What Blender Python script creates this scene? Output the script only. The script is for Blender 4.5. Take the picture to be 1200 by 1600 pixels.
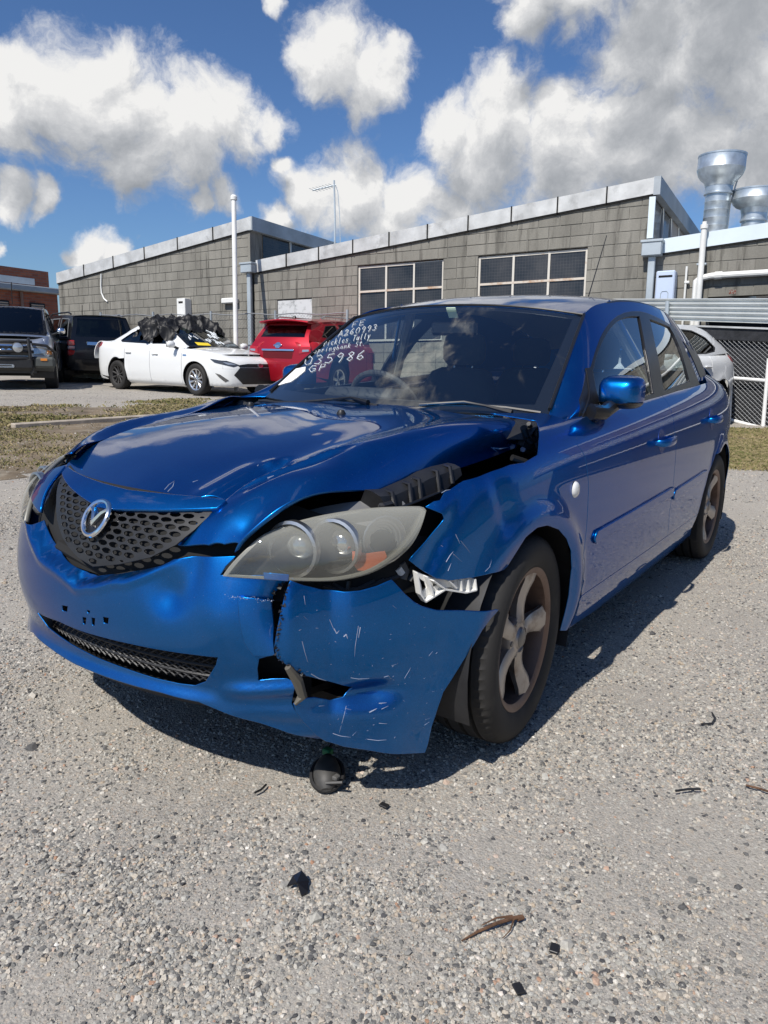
import bpy, bmesh, math, random
import numpy as np
from mathutils import Vector, Matrix
from mathutils.geometry import delaunay_2d_cdt
for _o in list(bpy.data.objects): bpy.data.objects.remove(_o)
random.seed(7); RNG = np.random.default_rng(7)
SC = bpy.context.scene; COL = SC.collection
R_ = math.radians

# ------------------------------------------------------------------ camera
# metres; +X = forward of the blue car, +Y = its left side, Z up, origin on the ground under its front axle
CAM = np.array([1.961, 1.666, 1.139]); YAW, PITCH, ROLL, FPX = 3.7426, -.2089, .0245, 1151.
_f = np.array([math.cos(YAW)*math.cos(PITCH), math.sin(YAW)*math.cos(PITCH), math.sin(PITCH)])
_r = np.cross(_f, [0, 0, 1]); _r /= np.linalg.norm(_r); _u = np.cross(_r, _f)
CR = _r*math.cos(ROLL)+_u*math.sin(ROLL); CU = -_r*math.sin(ROLL)+_u*math.cos(ROLL); CF = _f
cam = bpy.data.objects.new('camera', bpy.data.cameras.new('camera')); COL.objects.link(cam)
cam.matrix_world = Matrix(((CR[0], CU[0], -CF[0], CAM[0]), (CR[1], CU[1], -CF[1], CAM[1]), (CR[2], CU[2], -CF[2], CAM[2]), (0, 0, 0, 1)))
cam.data.sensor_fit = 'VERTICAL'; cam.data.sensor_height = 24.; cam.data.lens = FPX/1600*24
cam.data.clip_start = .05; cam.data.clip_end = 2000
SC.camera = cam
SC.render.resolution_x, SC.render.resolution_y = 768, 1024
SC.view_settings.view_transform = 'Standard'; SC.view_settings.look = 'None'
SC.view_settings.gamma = 1; SC.view_settings.use_curve_mapping = False
SC.view_settings.exposure = 0.14
SC.cycles.max_bounces = 8; SC.cycles.transparent_max_bounces = 12

def ray(px, py):
    return CF+CR*(px-600)/FPX-CU*(py-800)/FPX
def proj(P):
    d = np.asarray(P)-CAM; z = d@CF
    return np.stack([600+FPX*(d@CR)/z, 800-FPX*(d@CU)/z], -1)
def depth(P): return (np.asarray(P)-CAM)@CF
def plane_hit(px, py, P0, n):
    d = ray(px, py); t = np.dot(np.asarray(P0)-CAM, n)/np.dot(d, n); return CAM+d*t
FH = np.array([_f[0], _f[1], 0]); FH /= np.linalg.norm(FH)
RH = np.array([_r[0], _r[1], 0])
def ground_z(x, y):
    d = (np.asarray(x)-CAM[0])*FH[0]+(np.asarray(y)-CAM[1])*FH[1]
    return .30*(1-np.exp(-np.maximum(d-5.5, 0)/6.0))
def on_ground(px, py):
    d = ray(px, py); t = CAM[2]/max(-d[2], 1e-3) if d[2] < 0 else 40
    for _ in range(60):
        P = CAM+d*t; e = P[2]-ground_z(P[0], P[1]); t += e/max(-d[2], .02)*.7
    return CAM+d*t

# ------------------------------------------------------------------ sun and sky
SUN_H = np.array([.999, -.01, 0]); SUN_EL = R_(50)
SUN_V = np.array([SUN_H[0]*math.cos(SUN_EL), SUN_H[1]*math.cos(SUN_EL), math.sin(SUN_EL)])
SUN_V /= np.linalg.norm(SUN_V)
sl = bpy.data.lights.new('sun', 'SUN'); sl.energy = 4.8; sl.angle = R_(.55); sl.color = (1, .95, .88)
so = bpy.data.objects.new('sun', sl); COL.objects.link(so)
so.rotation_euler = Vector(SUN_V).to_track_quat('Z', 'Y').to_euler()

def nd(nt, typ, **kw):
    n = nt.nodes.new(typ)
    for k, v in kw.items():
        if k == 'inp':
            for kk, vv in v.items(): n.inputs[kk].default_value = vv
        else: setattr(n, k, v)
    return n
def mth(nt, op, a, b=None, c=None, clamp=False):
    n = nt.nodes.new('ShaderNodeMath'); n.operation = op; n.use_clamp = clamp
    for i, v in enumerate((a, b, c)):
        if v is None: continue
        if isinstance(v, (int, float)): n.inputs[i].default_value = v
        else: nt.links.new(v, n.inputs[i])
    return n.outputs[0]
def vmth(nt, op, a, b=None, out=0, scale=None):
    n = nt.nodes.new('ShaderNodeVectorMath'); n.operation = op
    for i, v in enumerate((a, b)):
        if v is None: continue
        if isinstance(v, (tuple, list, np.ndarray)): n.inputs[i].default_value = tuple(float(q) for q in v)
        else: nt.links.new(v, n.inputs[i])
    if scale is not None: n.inputs['Scale'].default_value = scale
    return n.outputs['Value'] if out == 'v' else n.outputs[0]
def ramp(nt, src, stops, interp='LINEAR'):
    n = nt.nodes.new('ShaderNodeValToRGB'); n.color_ramp.interpolation = interp
    e = n.color_ramp.elements
    while len(e) < len(stops): e.new(.5)
    for i, (p, c) in enumerate(stops):
        e[i].position = p; e[i].color = (*c, 1) if isinstance(c, (tuple, list)) else (c, c, c, 1)
    nt.links.new(src, n.inputs[0]); return n.outputs[0]
def mixc(nt, fac, a, b, mode='MIX'):
    n = nt.nodes.new('ShaderNodeMix'); n.data_type = 'RGBA'; n.blend_type = mode
    for i, v in ((0, fac), (6, a), (7, b)):
        if isinstance(v, (int, float)): n.inputs[i].default_value = v
        elif isinstance(v, (tuple, list)): n.inputs[i].default_value = (*v, 1)
        else: nt.links.new(v, n.inputs[i])
    return n.outputs[2]
def noise(nt, vec, scale, detail=4, rough=.5, out=0, dist=0):
    n = nt.nodes.new('ShaderNodeTexNoise'); n.inputs['Scale'].default_value = scale
    n.inputs['Detail'].default_value = detail; n.inputs['Roughness'].default_value = rough; n.inputs['Distortion'].default_value = dist
    if vec is not None: nt.links.new(vec, n.inputs['Vector'])
    return n.outputs[out]

W = bpy.data.worlds.new('World'); SC.world = W; W.use_nodes = True
wt = W.node_tree; wt.nodes.clear()
# clouds: soft blobs given by the direction in which each cloud stands in the sky, broken up by noise
BLOBS = [  # direction through a point of the photograph, angular radius in pixels of that photograph
 (95,150,120),(30,180,95),(180,190,120),(270,220,115),(350,205,85),(420,190,50),(60,110,70),(150,110,70),(200,270,70),(15,305,42),(70,312,36),(-60,150,110),
 (520,90,85),(580,110,72),(560,145,50),(470,100,45),(610,80,38),
 (790,200,105),(890,205,90),(980,190,80),(760,250,110),(880,270,110),(700,200,60),(1000,240,120),(1090,220,100),(1000,60,130),(1130,40,150),(890,0,70),(1180,120,110),(1210,250,130),(810,30,60),(1040,130,70),
 (560,300,90),(480,310,55),(650,300,70),(620,350,60),(700,330,60),(330,320,40),(290,325,30),(430,350,40),
 (155,398,42),(130,405,25),(190,400,22),(50,445,30),(0,385,20),(455,258,22),(1300,150,150),(1000,-90,150),(1160,-110,190),(830,-60,90),(430,0,25)]
def cloud_group():
    g = bpy.data.node_groups.new('cloud_density', 'ShaderNodeTree')
    g.interface.new_socket('Vector', in_out='INPUT', socket_type='NodeSocketVector')
    g.interface.new_socket('Density', in_out='OUTPUT', socket_type='NodeSocketFloat')
    gi = g.nodes.new('NodeGroupInput'); go = g.nodes.new('NodeGroupOutput')
    v = gi.outputs[0]
    def wob(s, amp, det, src):
        c = noise(g, src, s, det, .55, out=1)
        c = vmth(g, 'SUBTRACT', c, (.5, .5, .5)); return vmth(g, 'SCALE', c, scale=amp)
    p = vmth(g, 'ADD', v, wob(5., .085, 2, v))
    p = vmth(g, 'ADD', p, wob(15., .06, 5, v))
    cur = None
    for (bx, by, br) in BLOBS:
        c = ray(bx, by); L = np.linalg.norm(c); c = c/L
        rr = br/FPX/L**1.3*1.0
        d = vmth(g, 'DISTANCE', p, c, out='v')
        t = mth(g, 'MULTIPLY_ADD', d, -1/rr, 1.0)
        cur = t if cur is None else mth(g, 'SMOOTH_MAX', cur, t, .22)
    # the rest of the sky carries the same kind of scattered cumulus
    dome = noise(g, p, 2.3, 5, .55)
    dome = mth(g, 'MULTIPLY_ADD', dome, 5.0, -3.05)
    fwd = vmth(g, 'DOT_PRODUCT', v, CF, out='v')
    away = mth(g, 'MULTIPLY_ADD', fwd, -6.0, 4.2, clamp=True)
    dome = mth(g, 'ADD', dome, mth(g, 'MULTIPLY_ADD', away, 2.0, -2.0))
    cur = mth(g, 'MAXIMUM', cur, dome)
    f1 = noise(g, p, 19, 9, .66)
    cur = mth(g, 'ADD', cur, mth(g, 'MULTIPLY_ADD', f1, 1.25, -.64))
    g.links.new(cur, go.inputs[0]); return g
cg = cloud_group()
tc = wt.nodes.new('ShaderNodeTexCoord')
vdir = vmth(wt, 'NORMALIZE', tc.outputs['Generated'])
def dens(off):
    n = wt.nodes.new('ShaderNodeGroup'); n.node_tree = cg
    wt.links.new(vmth(wt, 'ADD', vdir, off) if off is not None else vdir, n.inputs[0]); return n.outputs[0]
d0 = dens(None); dS = dens((SUN_V*.012+np.array([0, 0, .010])).tolist()); dL = dens((SUN_V*.03+np.array([0, 0, .045])).tolist())
alpha = nd(wt, 'ShaderNodeMapRange', interpolation_type='SMOOTHSTEP', inp={1: -.06, 2: .50, 3: 0., 4: 1.}); wt.links.new(d0, alpha.inputs[0])
thick = nd(wt, 'ShaderNodeMapRange', interpolation_type='SMOOTHSTEP', inp={1: -.10, 2: .95, 3: 0., 4: 1.}); wt.links.new(dL, thick.inputs[0])
lit = mth(wt, 'MULTIPLY_ADD', mth(wt, 'SUBTRACT', d0, dS), 1.15, .5, clamp=True)
cv = mth(wt, 'MULTIPLY', mth(wt, 'MULTIPLY_ADD', thick.outputs[0], -.58, 1.0), mth(wt, 'MULTIPLY_ADD', lit, .55, .66))
ccol = ramp(wt, cv, [(.25, (2.7, 2.9, 3.2)), (.55, (4.4, 4.55, 4.8)), (.85, (6.4, 6.45, 6.55)), (1, (8.0, 7.95, 7.85))])
sky = nd(wt, 'ShaderNodeTexSky', sky_type='NISHITA', sun_disc=False, sun_elevation=SUN_EL,
         sun_rotation=math.atan2(SUN_H[0], SUN_H[1]), altitude=50, air_density=1.0, dust_density=.6, ozone_density=2.2)
skyb = mixc(wt, 1.0, sky.outputs[0], (.50, .68, .93), 'MULTIPLY')
skyc = mixc(wt, alpha.outputs[0], skyb, ccol)
bg = wt.nodes.new('ShaderNodeBackground'); bg.inputs['Strength'].default_value = .10
wo = wt.nodes.new('ShaderNodeOutputWorld')
wt.links.new(skyc, bg.inputs['Color']); wt.links.new(bg.outputs[0], wo.inputs[0])

# ------------------------------------------------------------------ helpers
def tag(o, label=None, cat=None, group=None, kind=None):
    if label: o['label'] = label
    if cat: o['category'] = cat
    if group: o['group'] = group
    if kind: o['kind'] = kind
    return o
def empty(name, loc=(0, 0, 0), rot=(0, 0, 0), label=None, cat=None, group=None):
    o = bpy.data.objects.new(name, None); COL.objects.link(o); o.empty_display_size = .1
    o.location = loc; o.rotation_euler = rot
    return tag(o, label, cat, group)
def link(name, me, m=None, parent=None):
    o = bpy.data.objects.new(name, me); COL.objects.link(o)
    if m is not None and not me.materials:
        for q in (m if isinstance(m, (list, tuple)) else [m]): me.materials.append(q)
    if parent is not None: o.parent = parent
    return o
def pymesh(name, V, F, smooth=None, mi=None):
    me = bpy.data.meshes.new(name); me.from_pydata([tuple(map(float, v)) for v in V], [], [tuple(map(int, f)) for f in F])
    if mi is not None: me.polygons.foreach_set('material_index', mi)
    if smooth is not None:
        me.polygons.foreach_set('use_smooth', [True]*len(me.polygons))
        if smooth < 179: me.set_sharp_from_angle(angle=R_(smooth))
    me.update(); return me
def nrm(v): v = np.asarray(v, float); return v/np.linalg.norm(v)
class MB:
    """collects shapes; build() links them as one mesh object"""
    def __init__(s, M=None): s.V = []; s.F = []; s.I = []; s.M = M; s.mi = 0
    def add(s, V, F):
        b = len(s.V); s.V += [tuple(v) for v in V]; s.F += [tuple(i+b for i in f) for f in F]; s.I += [s.mi]*len(F); return s
    def box(s, c, size, rot=None, bev=0):
        c = np.asarray(c, float); h = np.asarray(size, float)/2
        if bev <= 0:
            V = np.array([(x, y, z) for x in (-1, 1) for y in (-1, 1) for z in (-1, 1)])*h
            F = [(0, 1, 3, 2), (4, 6, 7, 5), (0, 4, 5, 1), (2, 3, 7, 6), (0, 2, 6, 4), (1, 5, 7, 3)]
        else:
            V = []; idx = {}
            for sx in (-1, 1):
                for sy in (-1, 1):
                    for sz in (-1, 1):
                        for ax in range(3):
                            p = np.array([sx, sy, sz])*(h-bev); p[ax] = (sx, sy, sz)[ax]*h[ax]
                            idx[(sx, sy, sz, ax)] = len(V); V.append(p)
            F = []
            for ax in range(3):
                a, b = [(1, 2), (2, 0), (0, 1)][ax]
                for sg in (-1, 1):
                    q = []
                    for (u, v) in ((-1, -1), (1, -1), (1, 1), (-1, 1)):
                        k = [0, 0, 0]; k[ax] = sg; k[a] = u; k[b] = v; q.append(idx[(*k, ax)])
                    F.append(tuple(q if sg > 0 else q[::-1]))
            for ax in range(3):
                a, b = [(1, 2), (2, 0), (0, 1)][ax]
                for sa in (-1, 1):
                    for sb in (-1, 1):
                        def K(t, w):
                            k = [0, 0, 0]; k[ax] = t; k[a] = sa; k[b] = sb; return idx[(*k, w)]
                        q = [K(-1, a), K(1, a), K(1, b), K(-1, b)]
                        F.append(tuple(q if sa*sb < 0 else q[::-1]))
            for sx in (-1, 1):
                for sy in (-1, 1):
                    for sz in (-1, 1):
                        q = [idx[(sx, sy, sz, i)] for i in range(3)]
                        F.append(tuple(q if sx*sy*sz > 0 else q[::-1]))
            V = np.array(V)
        if rot is not None: V = V@np.asarray(rot, float).T
        return s.add(V+c, F)
    def tube(s, pts, r, n=8, cap=True, closed=False):
        pts = [np.asarray(p, float) for p in pts]; m = len(pts); rs = r if isinstance(r, (list, tuple)) else [r]*m
        V = []; F = []; prev = None
        for i, p in enumerate(pts):
            if closed: t = pts[(i+1) % m]-pts[i-1]
            else: t = pts[min(i+1, m-1)]-pts[max(i-1, 0)]
            t = nrm(t)
            if prev is None:
                a = np.array([0, 0, 1.]) if abs(t[2]) < .9 else np.array([1., 0, 0]); e = nrm(np.cross(t, a))
            else: e = nrm(prev-t*np.dot(prev, t))
            prev = e; g = np.cross(t, e)
            for k in range(n):
                w = 2*math.pi*k/n; V.append(p+(e*math.cos(w)+g*math.sin(w))*rs[i])
        for i in range(m if closed else m-1):
            for k in range(n):
                j = (i+1) % m; F.append((i*n+k, i*n+(k+1) % n, j*n+(k+1) % n, j*n+k))
        if cap and not closed: F.append(tuple(range(n))[::-1]); F.append(tuple((m-1)*n+k for k in range(n)))
        return s.add(V, F)
    def lathe(s, prof, c=(0, 0, 0), axis=(0, 0, 1), n=32, ref=None, cap=False):
        """prof: list of (radius, height along axis)"""
        ax = nrm(axis); a = np.array([1., 0, 0]) if abs(ax[0]) < .9 else np.array([0, 1., 0])
        if ref is not None: a = np.asarray(ref, float)
        e = nrm(a-ax*np.dot(a, ax)); g = np.cross(ax, e); c = np.asarray(c, float); V = []; F = []
        for (r, h) in prof:
            for k in range(n):
                w = 2*math.pi*k/n; V.append(c+ax*h+(e*math.cos(w)+g*math.sin(w))*r)
        for i in range(len(prof)-1):
            for k in range(n): F.append((i*n+k, i*n+(k+1) % n, (i+1)*n+(k+1) % n, (i+1)*n+k))
        if cap: F.append(tuple(range(n))[::-1]); F.append(tuple((len(prof)-1)*n+k for k in range(n)))
        return s.add(V, F)
    def prism(s, poly, h0, h1, O=(0, 0, 0), ex=(1, 0, 0), ey=(0, 1, 0)):
        O = np.asarray(O, float); ex = np.asarray(ex, float); ey = np.asarray(ey, float); ez = np.cross(ex, ey); n = len(poly)
        ar = sum(poly[i][0]*poly[(i+1) % n][1]-poly[(i+1) % n][0]*poly[i][1] for i in range(n))
        if ar < 0: poly = poly[::-1]
        V = [O+ex*p[0]+ey*p[1]+ez*h0 for p in poly]+[O+ex*p[0]+ey*p[1]+ez*h1 for p in poly]
        F = [tuple(range(n))[::-1], tuple(range(n, 2*n))]+[(i, (i+1) % n, n+(i+1) % n, n+i) for i in range(n)]
        return s.add(V, F)
    def loft(s, rings, cap=True, closed=True):
        n = len(rings[0]); V = [p for r in rings for p in r]; F = []
        for i in range(len(rings)-1):
            for k in range(n if closed else n-1): F.append((i*n+k, i*n+(k+1) % n, (i+1)*n+(k+1) % n, (i+1)*n+k))
        if cap and closed: F.append(tuple(range(n))[::-1]); F.append(tuple((len(rings)-1)*n+k for k in range(n)))
        return s.add(V, F)
    def mesh(s, name, smooth=35):
        return pymesh(name, s.V, s.F, smooth, s.I)
    def build(s, name, m, parent=None, smooth=35):
        return link(name, s.mesh(name, smooth), m, parent)

class Spl:
    """natural cubic spline through points"""
    def __init__(s, P, t=None):
        P = np.asarray(P, float)
        if P.ndim == 1: P = P[:, None]
        if t is None:
            t = np.concatenate([[0], np.cumsum(np.maximum(np.linalg.norm(np.diff(P, axis=0), axis=1), 1e-6))])
        t = np.asarray(t, float); n = len(t); h = np.diff(t); A = np.zeros((n, n)); B = np.zeros((n, P.shape[1]))
        A[0, 0] = A[-1, -1] = 1
        for i in range(1, n-1):
            A[i, i-1] = h[i-1]; A[i, i] = 2*(h[i-1]+h[i]); A[i, i+1] = h[i]
            B[i] = 6*((P[i+1]-P[i])/h[i]-(P[i]-P[i-1])/h[i-1])
        s.t = t; s.P = P; s.M = np.linalg.solve(A, B); s.h = h
    def __call__(s, q):
        q = np.atleast_1d(np.asarray(q, float)); qc = np.clip(q, s.t[0], s.t[-1])
        i = np.clip(np.searchsorted(s.t, qc, side='right')-1, 0, len(s.t)-2)
        h = s.h[i][:, None]; a = (s.t[i+1]-qc)[:, None]/h; b = 1-a
        y = a*s.P[i]+b*s.P[i+1]+((a**3-a)*s.M[i]+(b**3-b)*s.M[i+1])*h*h/6
        d = (q-qc)[:, None]
        if np.any(np.abs(d) > 1e-12):
            sl = (s.P[i+1]-s.P[i])/h+((-(3*a*a-1))*s.M[i]+(3*b*b-1)*s.M[i+1])*h/6
            y = y+sl*d
        return y
class F1:
    """smooth monotone-ish 1-D function (pchip) of (x, y) pairs"""
    def __init__(s, pts):
        pts = sorted(pts); s.x = np.array([p[0] for p in pts], float); s.y = np.array([p[1] for p in pts], float)
        h = np.diff(s.x); d = np.diff(s.y)/h; m = np.zeros(len(s.x)); m[0] = d[0]; m[-1] = d[-1]
        for i in range(1, len(m)-1):
            if d[i-1]*d[i] > 0:
                w1 = 2*h[i]+h[i-1]; w2 = h[i]+2*h[i-1]; m[i] = (w1+w2)/(w1/d[i-1]+w2/d[i])
        s.m = m
    def __call__(s, q):
        q = np.asarray(q, float); qc = np.clip(q, s.x[0], s.x[-1]); i = np.clip(np.searchsorted(s.x, qc, side='right')-1, 0, len(s.x)-2)
        h = s.x[i+1]-s.x[i]; t = (qc-s.x[i])/h
        y = (2*t**3-3*t**2+1)*s.y[i]+(t**3-2*t**2+t)*h*s.m[i]+(-2*t**3+3*t**2)*s.y[i+1]+(t**3-t**2)*h*s.m[i+1]
        return y+(q-qc)*np.where(q < s.x[0], s.m[0], s.m[-1])
class Net:
    """smooth surface through a net of points; parameters a (rows) and b (columns) in 0..1"""
    def __init__(s, net):
        s.N = np.asarray(net, float); m, n, _ = s.N.shape
        ta = np.concatenate([[0], np.cumsum(np.linalg.norm(np.diff(s.N, axis=0), axis=2).mean(1))]); tb = np.concatenate([[0], np.cumsum(np.linalg.norm(np.diff(s.N, axis=1), axis=2).mean(0))])
        s.ta = ta/ta[-1]; s.tb = tb/tb[-1]; s.La = Spl(np.eye(m), s.ta); s.Lb = Spl(np.eye(n), s.tb)
    def __call__(s, a, b):
        return np.einsum('qi,qj,ijk->qk', s.La(a), s.Lb(b), s.N)
def sstep(a, b, x):
    t = np.clip((np.asarray(x, float)-a)/(b-a), 0, 1); return t*t*(3-2*t)

def inv(fn, pts, ra, rb, n=90):
    """surface parameters of the points of a surface seen in given directions"""
    A, B = np.meshgrid(np.linspace(*ra, n), np.linspace(*rb, n), indexing='ij'); A = A.ravel(); B = B.ravel()
    ea = (ra[1]-ra[0])*1e-4; eb = (rb[1]-rb[0])*1e-4
    P = fn(A, B); N = np.cross(fn(A+ea, B)-P, fn(A, B+eb)-P); tocam = np.einsum('ij,ij->i', N, CAM-P)
    sg = np.sign(np.sum(np.sign(tocam)))
    Q = proj(P); out = []
    for p in pts:
        d = np.hypot(Q[:, 0]-p[0], Q[:, 1]-p[1])+np.where(tocam*sg > 0, 0, 60)
        i = int(np.argmin(d)); a, b = A[i], B[i]
        for _ in range(25):
            q = proj(fn(np.array([a, a+ea, a]), np.array([b, b, b+eb])))
            J = np.stack([(q[1]-q[0])/ea, (q[2]-q[0])/eb], 1); e = np.asarray(p[:2], float)-q[0]
            if np.hypot(*e) < .02: break
            try: st = np.linalg.solve(J.T@J+1e-6*np.eye(2)*np.trace(J.T@J), J.T@e)
            except Exception: break
            st[0] = np.clip(st[0], -.08*(ra[1]-ra[0]), .08*(ra[1]-ra[0])); st[1] = np.clip(st[1], -.08*(rb[1]-rb[0]), .08*(rb[1]-rb[0]))
            a += st[0]; b += st[1]
        out.append((float(a), float(b)))
    return out
def pip(P, poly):
    x, y = P[:, 0], P[:, 1]; c = np.zeros(len(P), bool); n = len(poly); j = n-1
    for i in range(n):
        xi, yi = poly[i]; xj, yj = poly[j]
        if yi != yj:
            k = ((yi > y) != (yj > y)) & (x < (xj-xi)*(y-yi)/(yj-yi)+xi); c ^= k
        j = i
    return c
def densify(poly, step, asp=1.):
    o = []; n = len(poly)
    for i in range(n):
        a = np.array(poly[i], float); b = np.array(poly[(i+1) % n], float)
        L = math.hypot(b[0]-a[0], (b[1]-a[1])*asp); k = max(1, int(math.ceil(L/step)))
        for q in range(k): o.append(tuple(a+(b-a)*q/k))
    return o
def smooth_poly(pts, sub=4, closed=True):
    """Catmull-Rom through points; a point given with a third value stays a corner"""
    n = len(pts); o = []
    for i in range(n if closed else n-1):
        p1 = pts[i]; p2 = pts[(i+1) % n]; p0 = pts[i-1] if (closed or i > 0) else p1; p3 = pts[(i+2) % n] if (closed or i+2 < n) else p2
        if len(p1) > 2: p0 = p1
        if len(p2) > 2: p3 = p2
        p0, p1, p2, p3 = [np.array(q[:2], float) for q in (p0, p1, p2, p3)]
        for k in range(sub):
            t = k/sub
            o.append(tuple(.5*((2*p1)+(-p0+p2)*t+(2*p0-5*p1+4*p2-p3)*t*t+(-p0+3*p1-3*p2+p3)*t**3)))
    if not closed: o.append(tuple(pts[-1][:2]))
    return o
def panel(name, fn, poly, m, parent=None, step=.03, thick=.004, holes=(), flip=None, rim=.0016, asp=1., out=None, eps=None, xf=None):
    """a piece of sheet cut out of the smooth surface fn(a,b): exact outline, thickness, rounded edge, exact normals"""
    polys = [densify(poly, step, asp)]+[densify(h, step, asp) for h in holes]
    pts = []; edges = []
    for pl in polys:
        b = len(pts); pts += pl; edges += [(b+i, b+(i+1) % len(pl)) for i in range(len(pl))]
    bd = np.array(pts); lo = bd.min(0); hi = bd.max(0)
    sa = step; sb = step/asp
    ga, gb = np.meshgrid(np.arange(lo[0]+sa*.3, hi[0], sa), np.arange(lo[1]+sb*.3, hi[1], sb), indexing='ij')
    gb = gb+(np.arange(ga.shape[0]) % 2)[:, None]*sb*.5
    G = np.stack([ga.ravel(), gb.ravel()], 1)
    k = pip(G, polys[0])
    for h in polys[1:]: k &= ~pip(G, h)
    G = G[k]
    if len(G):
        keep = np.ones(len(G), bool)
        for c0 in range(0, len(G), 4000):
            g = G[c0:c0+4000]; d = np.min(((g[:, None, 0]-bd[None, :, 0])/sa)**2+((g[:, None, 1]-bd[None, :, 1])/sb)**2, axis=1); keep[c0:c0+4000] = d > .2
        G = G[keep]
    allp = [Vector((float(p[0]), float(p[1])*asp)) for p in pts]+[Vector((float(p[0]), float(p[1])*asp)) for p in G]
    vo, eo, fo, *_ = delaunay_2d_cdt(allp, edges, [], 0, 1e-7)
    Q = np.array([(v[0], v[1]/asp) for v in vo]); T = np.array([tuple(f) for f in fo if len(f) == 3])
    c = Q[T].mean(1); k = pip(c, polys[0])
    for h in polys[1:]: k &= ~pip(c, h)
    T = T[k]; used = np.unique(T); mp = -np.ones(len(Q), int); mp[used] = np.arange(len(used)); Q = Q[used]; T = mp[T]
    ar = (Q[T[:, 1], 0]-Q[T[:, 0], 0])*(Q[T[:, 2], 1]-Q[T[:, 0], 1])-(Q[T[:, 1], 1]-Q[T[:, 0], 1])*(Q[T[:, 2], 0]-Q[T[:, 0], 0])
    T[ar < 0] = T[ar < 0][:, ::-1]
    A, B = Q[:, 0], Q[:, 1]; ea, eb = (eps or (4e-4, 4e-4))
    P = fn(A, B); N = np.cross(fn(A+ea, B)-fn(A-ea, B), fn(A, B+eb)-fn(A, B-eb)); N /= np.maximum(np.linalg.norm(N, axis=1), 1e-12)[:, None]
    if flip is None:
        o3 = np.asarray(out if out is not None else (0, 0, 0), float)
        flip = np.sum(np.einsum('ij,ij->i', N, P-o3)) < 0 if out is not None else False
    if flip: N = -N; T = T[:, ::-1]
    n = len(P); cnt = {}
    for t in T:
        for i in range(3):
            e = (t[i], t[(i+1) % 3]); cnt[e] = 1
    bound = [e for e in cnt if (e[1], e[0]) not in cnt]
    O = np.zeros((n, 3))
    for (i, j) in bound:
        d = P[j]-P[i]; o_ = np.cross(d, N[i]+N[j]); L = np.linalg.norm(o_)
        if L > 1e-12: O[i] += o_/L; O[j] += o_/L
    bv = sorted({i for e in bound for i in e}); L = np.linalg.norm(O[bv], axis=1); O[bv] /= np.maximum(L, 1e-9)[:, None]
    ix = {v: q for q, v in enumerate(bv)}; nb = len(bv)
    Pb, Nb, Ob = P[bv], N[bv], O[bv]
    V = [P, Pb+Ob*rim*.7-Nb*rim*.3, Pb+Ob*rim-Nb*max(thick*.5, rim), Pb+Ob*rim*.6-Nb*thick, P-N*thick]
    NN = [N, (Nb+Ob)/1.41421, Ob, (Ob-Nb)/1.41421, -N]
    off = np.cumsum([0]+[len(v) for v in V]); F = [tuple(t) for t in T]+[tuple(off[4]+t[::-1]) for t in T]
    for (i, j) in bound:
        a, b = ix[i], ix[j]
        F += [(i, off[1]+a, off[1]+b, j), (off[1]+a, off[2]+a, off[2]+b, off[1]+b), (off[2]+a, off[3]+a, off[3]+b, off[2]+b), (off[3]+a, off[4]+i, off[4]+j, off[3]+b)]
    V = np.concatenate(V); NN = np.concatenate(NN)
    if xf is not None: V = V@xf[0].T+xf[1]; NN = NN@xf[0].T
    me = bpy.data.meshes.new(name); me.from_pydata(V.tolist(), [], F)
    me.polygons.foreach_set('use_smooth', [True]*len(me.polygons)); me.update()
    try: me.normals_split_custom_set_from_vertices(NN.tolist())
    except Exception as ex: print('normals', name, ex)
    return link(name, me, m, parent)
def copy_tree(o, parent=None):
    c = o.copy(); COL.objects.link(c); c.parent = parent
    for ch in list(o.children): copy_tree(ch, c)
    return c

# ------------------------------------------------------------------ materials
def mat(name, col=(.5, .5, .5), rough=.5, metal=0., coat=0., spec=.5, emit=None, bump=None, var=None, dirt=None, trans=0., alpha=1., coat_rough=.03, ior=1.45):
    m = bpy.data.materials.new(name); m.use_nodes = True; nt = m.node_tree; b = nt.nodes['Principled BSDF']
    I = b.inputs; I['Base Color'].default_value = (*col, 1); I['Roughness'].default_value = rough; I['Metallic'].default_value = metal
    I['Coat Weight'].default_value = coat; I['Coat Roughness'].default_value = coat_rough; I['Specular IOR Level'].default_value = spec
    I['Transmission Weight'].default_value = trans; I['Alpha'].default_value = alpha; I['IOR'].default_value = ior
    if emit: I['Emission Color'].default_value = (*emit[0], 1); I['Emission Strength'].default_value = emit[1]
    geo = nt.nodes.new('ShaderNodeNewGeometry'); tcn = nt.nodes.new('ShaderNodeTexCoord')
    c = None
    if var:   # (scale, amount): soft tone variation
        f = noise(nt, tcn.outputs['Object'], var[0], 5, .6); lo = tuple(q*(1-var[1]) for q in col); hi = tuple(min(1, q*(1+var[1])) for q in col)
        c = mixc(nt, ramp(nt, f, [(.3, 0.), (.7, 1.)]), lo, hi)
    if dirt:  # (colour, scale, threshold, softness)
        f = noise(nt, tcn.outputs['Object'], dirt[1], 7, .65)
        f = ramp(nt, f, [(dirt[2], 0.), (min(1, dirt[2]+dirt[3]), 1.)]); c = mixc(nt, f, c if c is not None else col, dirt[0])
    if c is not None: nt.links.new(c, I['Base Color'])
    if bump:  # (scale, strength, distance)
        f = noise(nt, tcn.outputs['Object'], bump[0], 5, .6); bp = nd(nt, 'ShaderNodeBump', inp={'Strength': bump[1], 'Distance': bump[2]})
        nt.links.new(f, bp.inputs['Height']); nt.links.new(bp.outputs[0], I['Normal'])
    return m
def bsdf(m): return m.node_tree.nodes['Principled BSDF']
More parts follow.
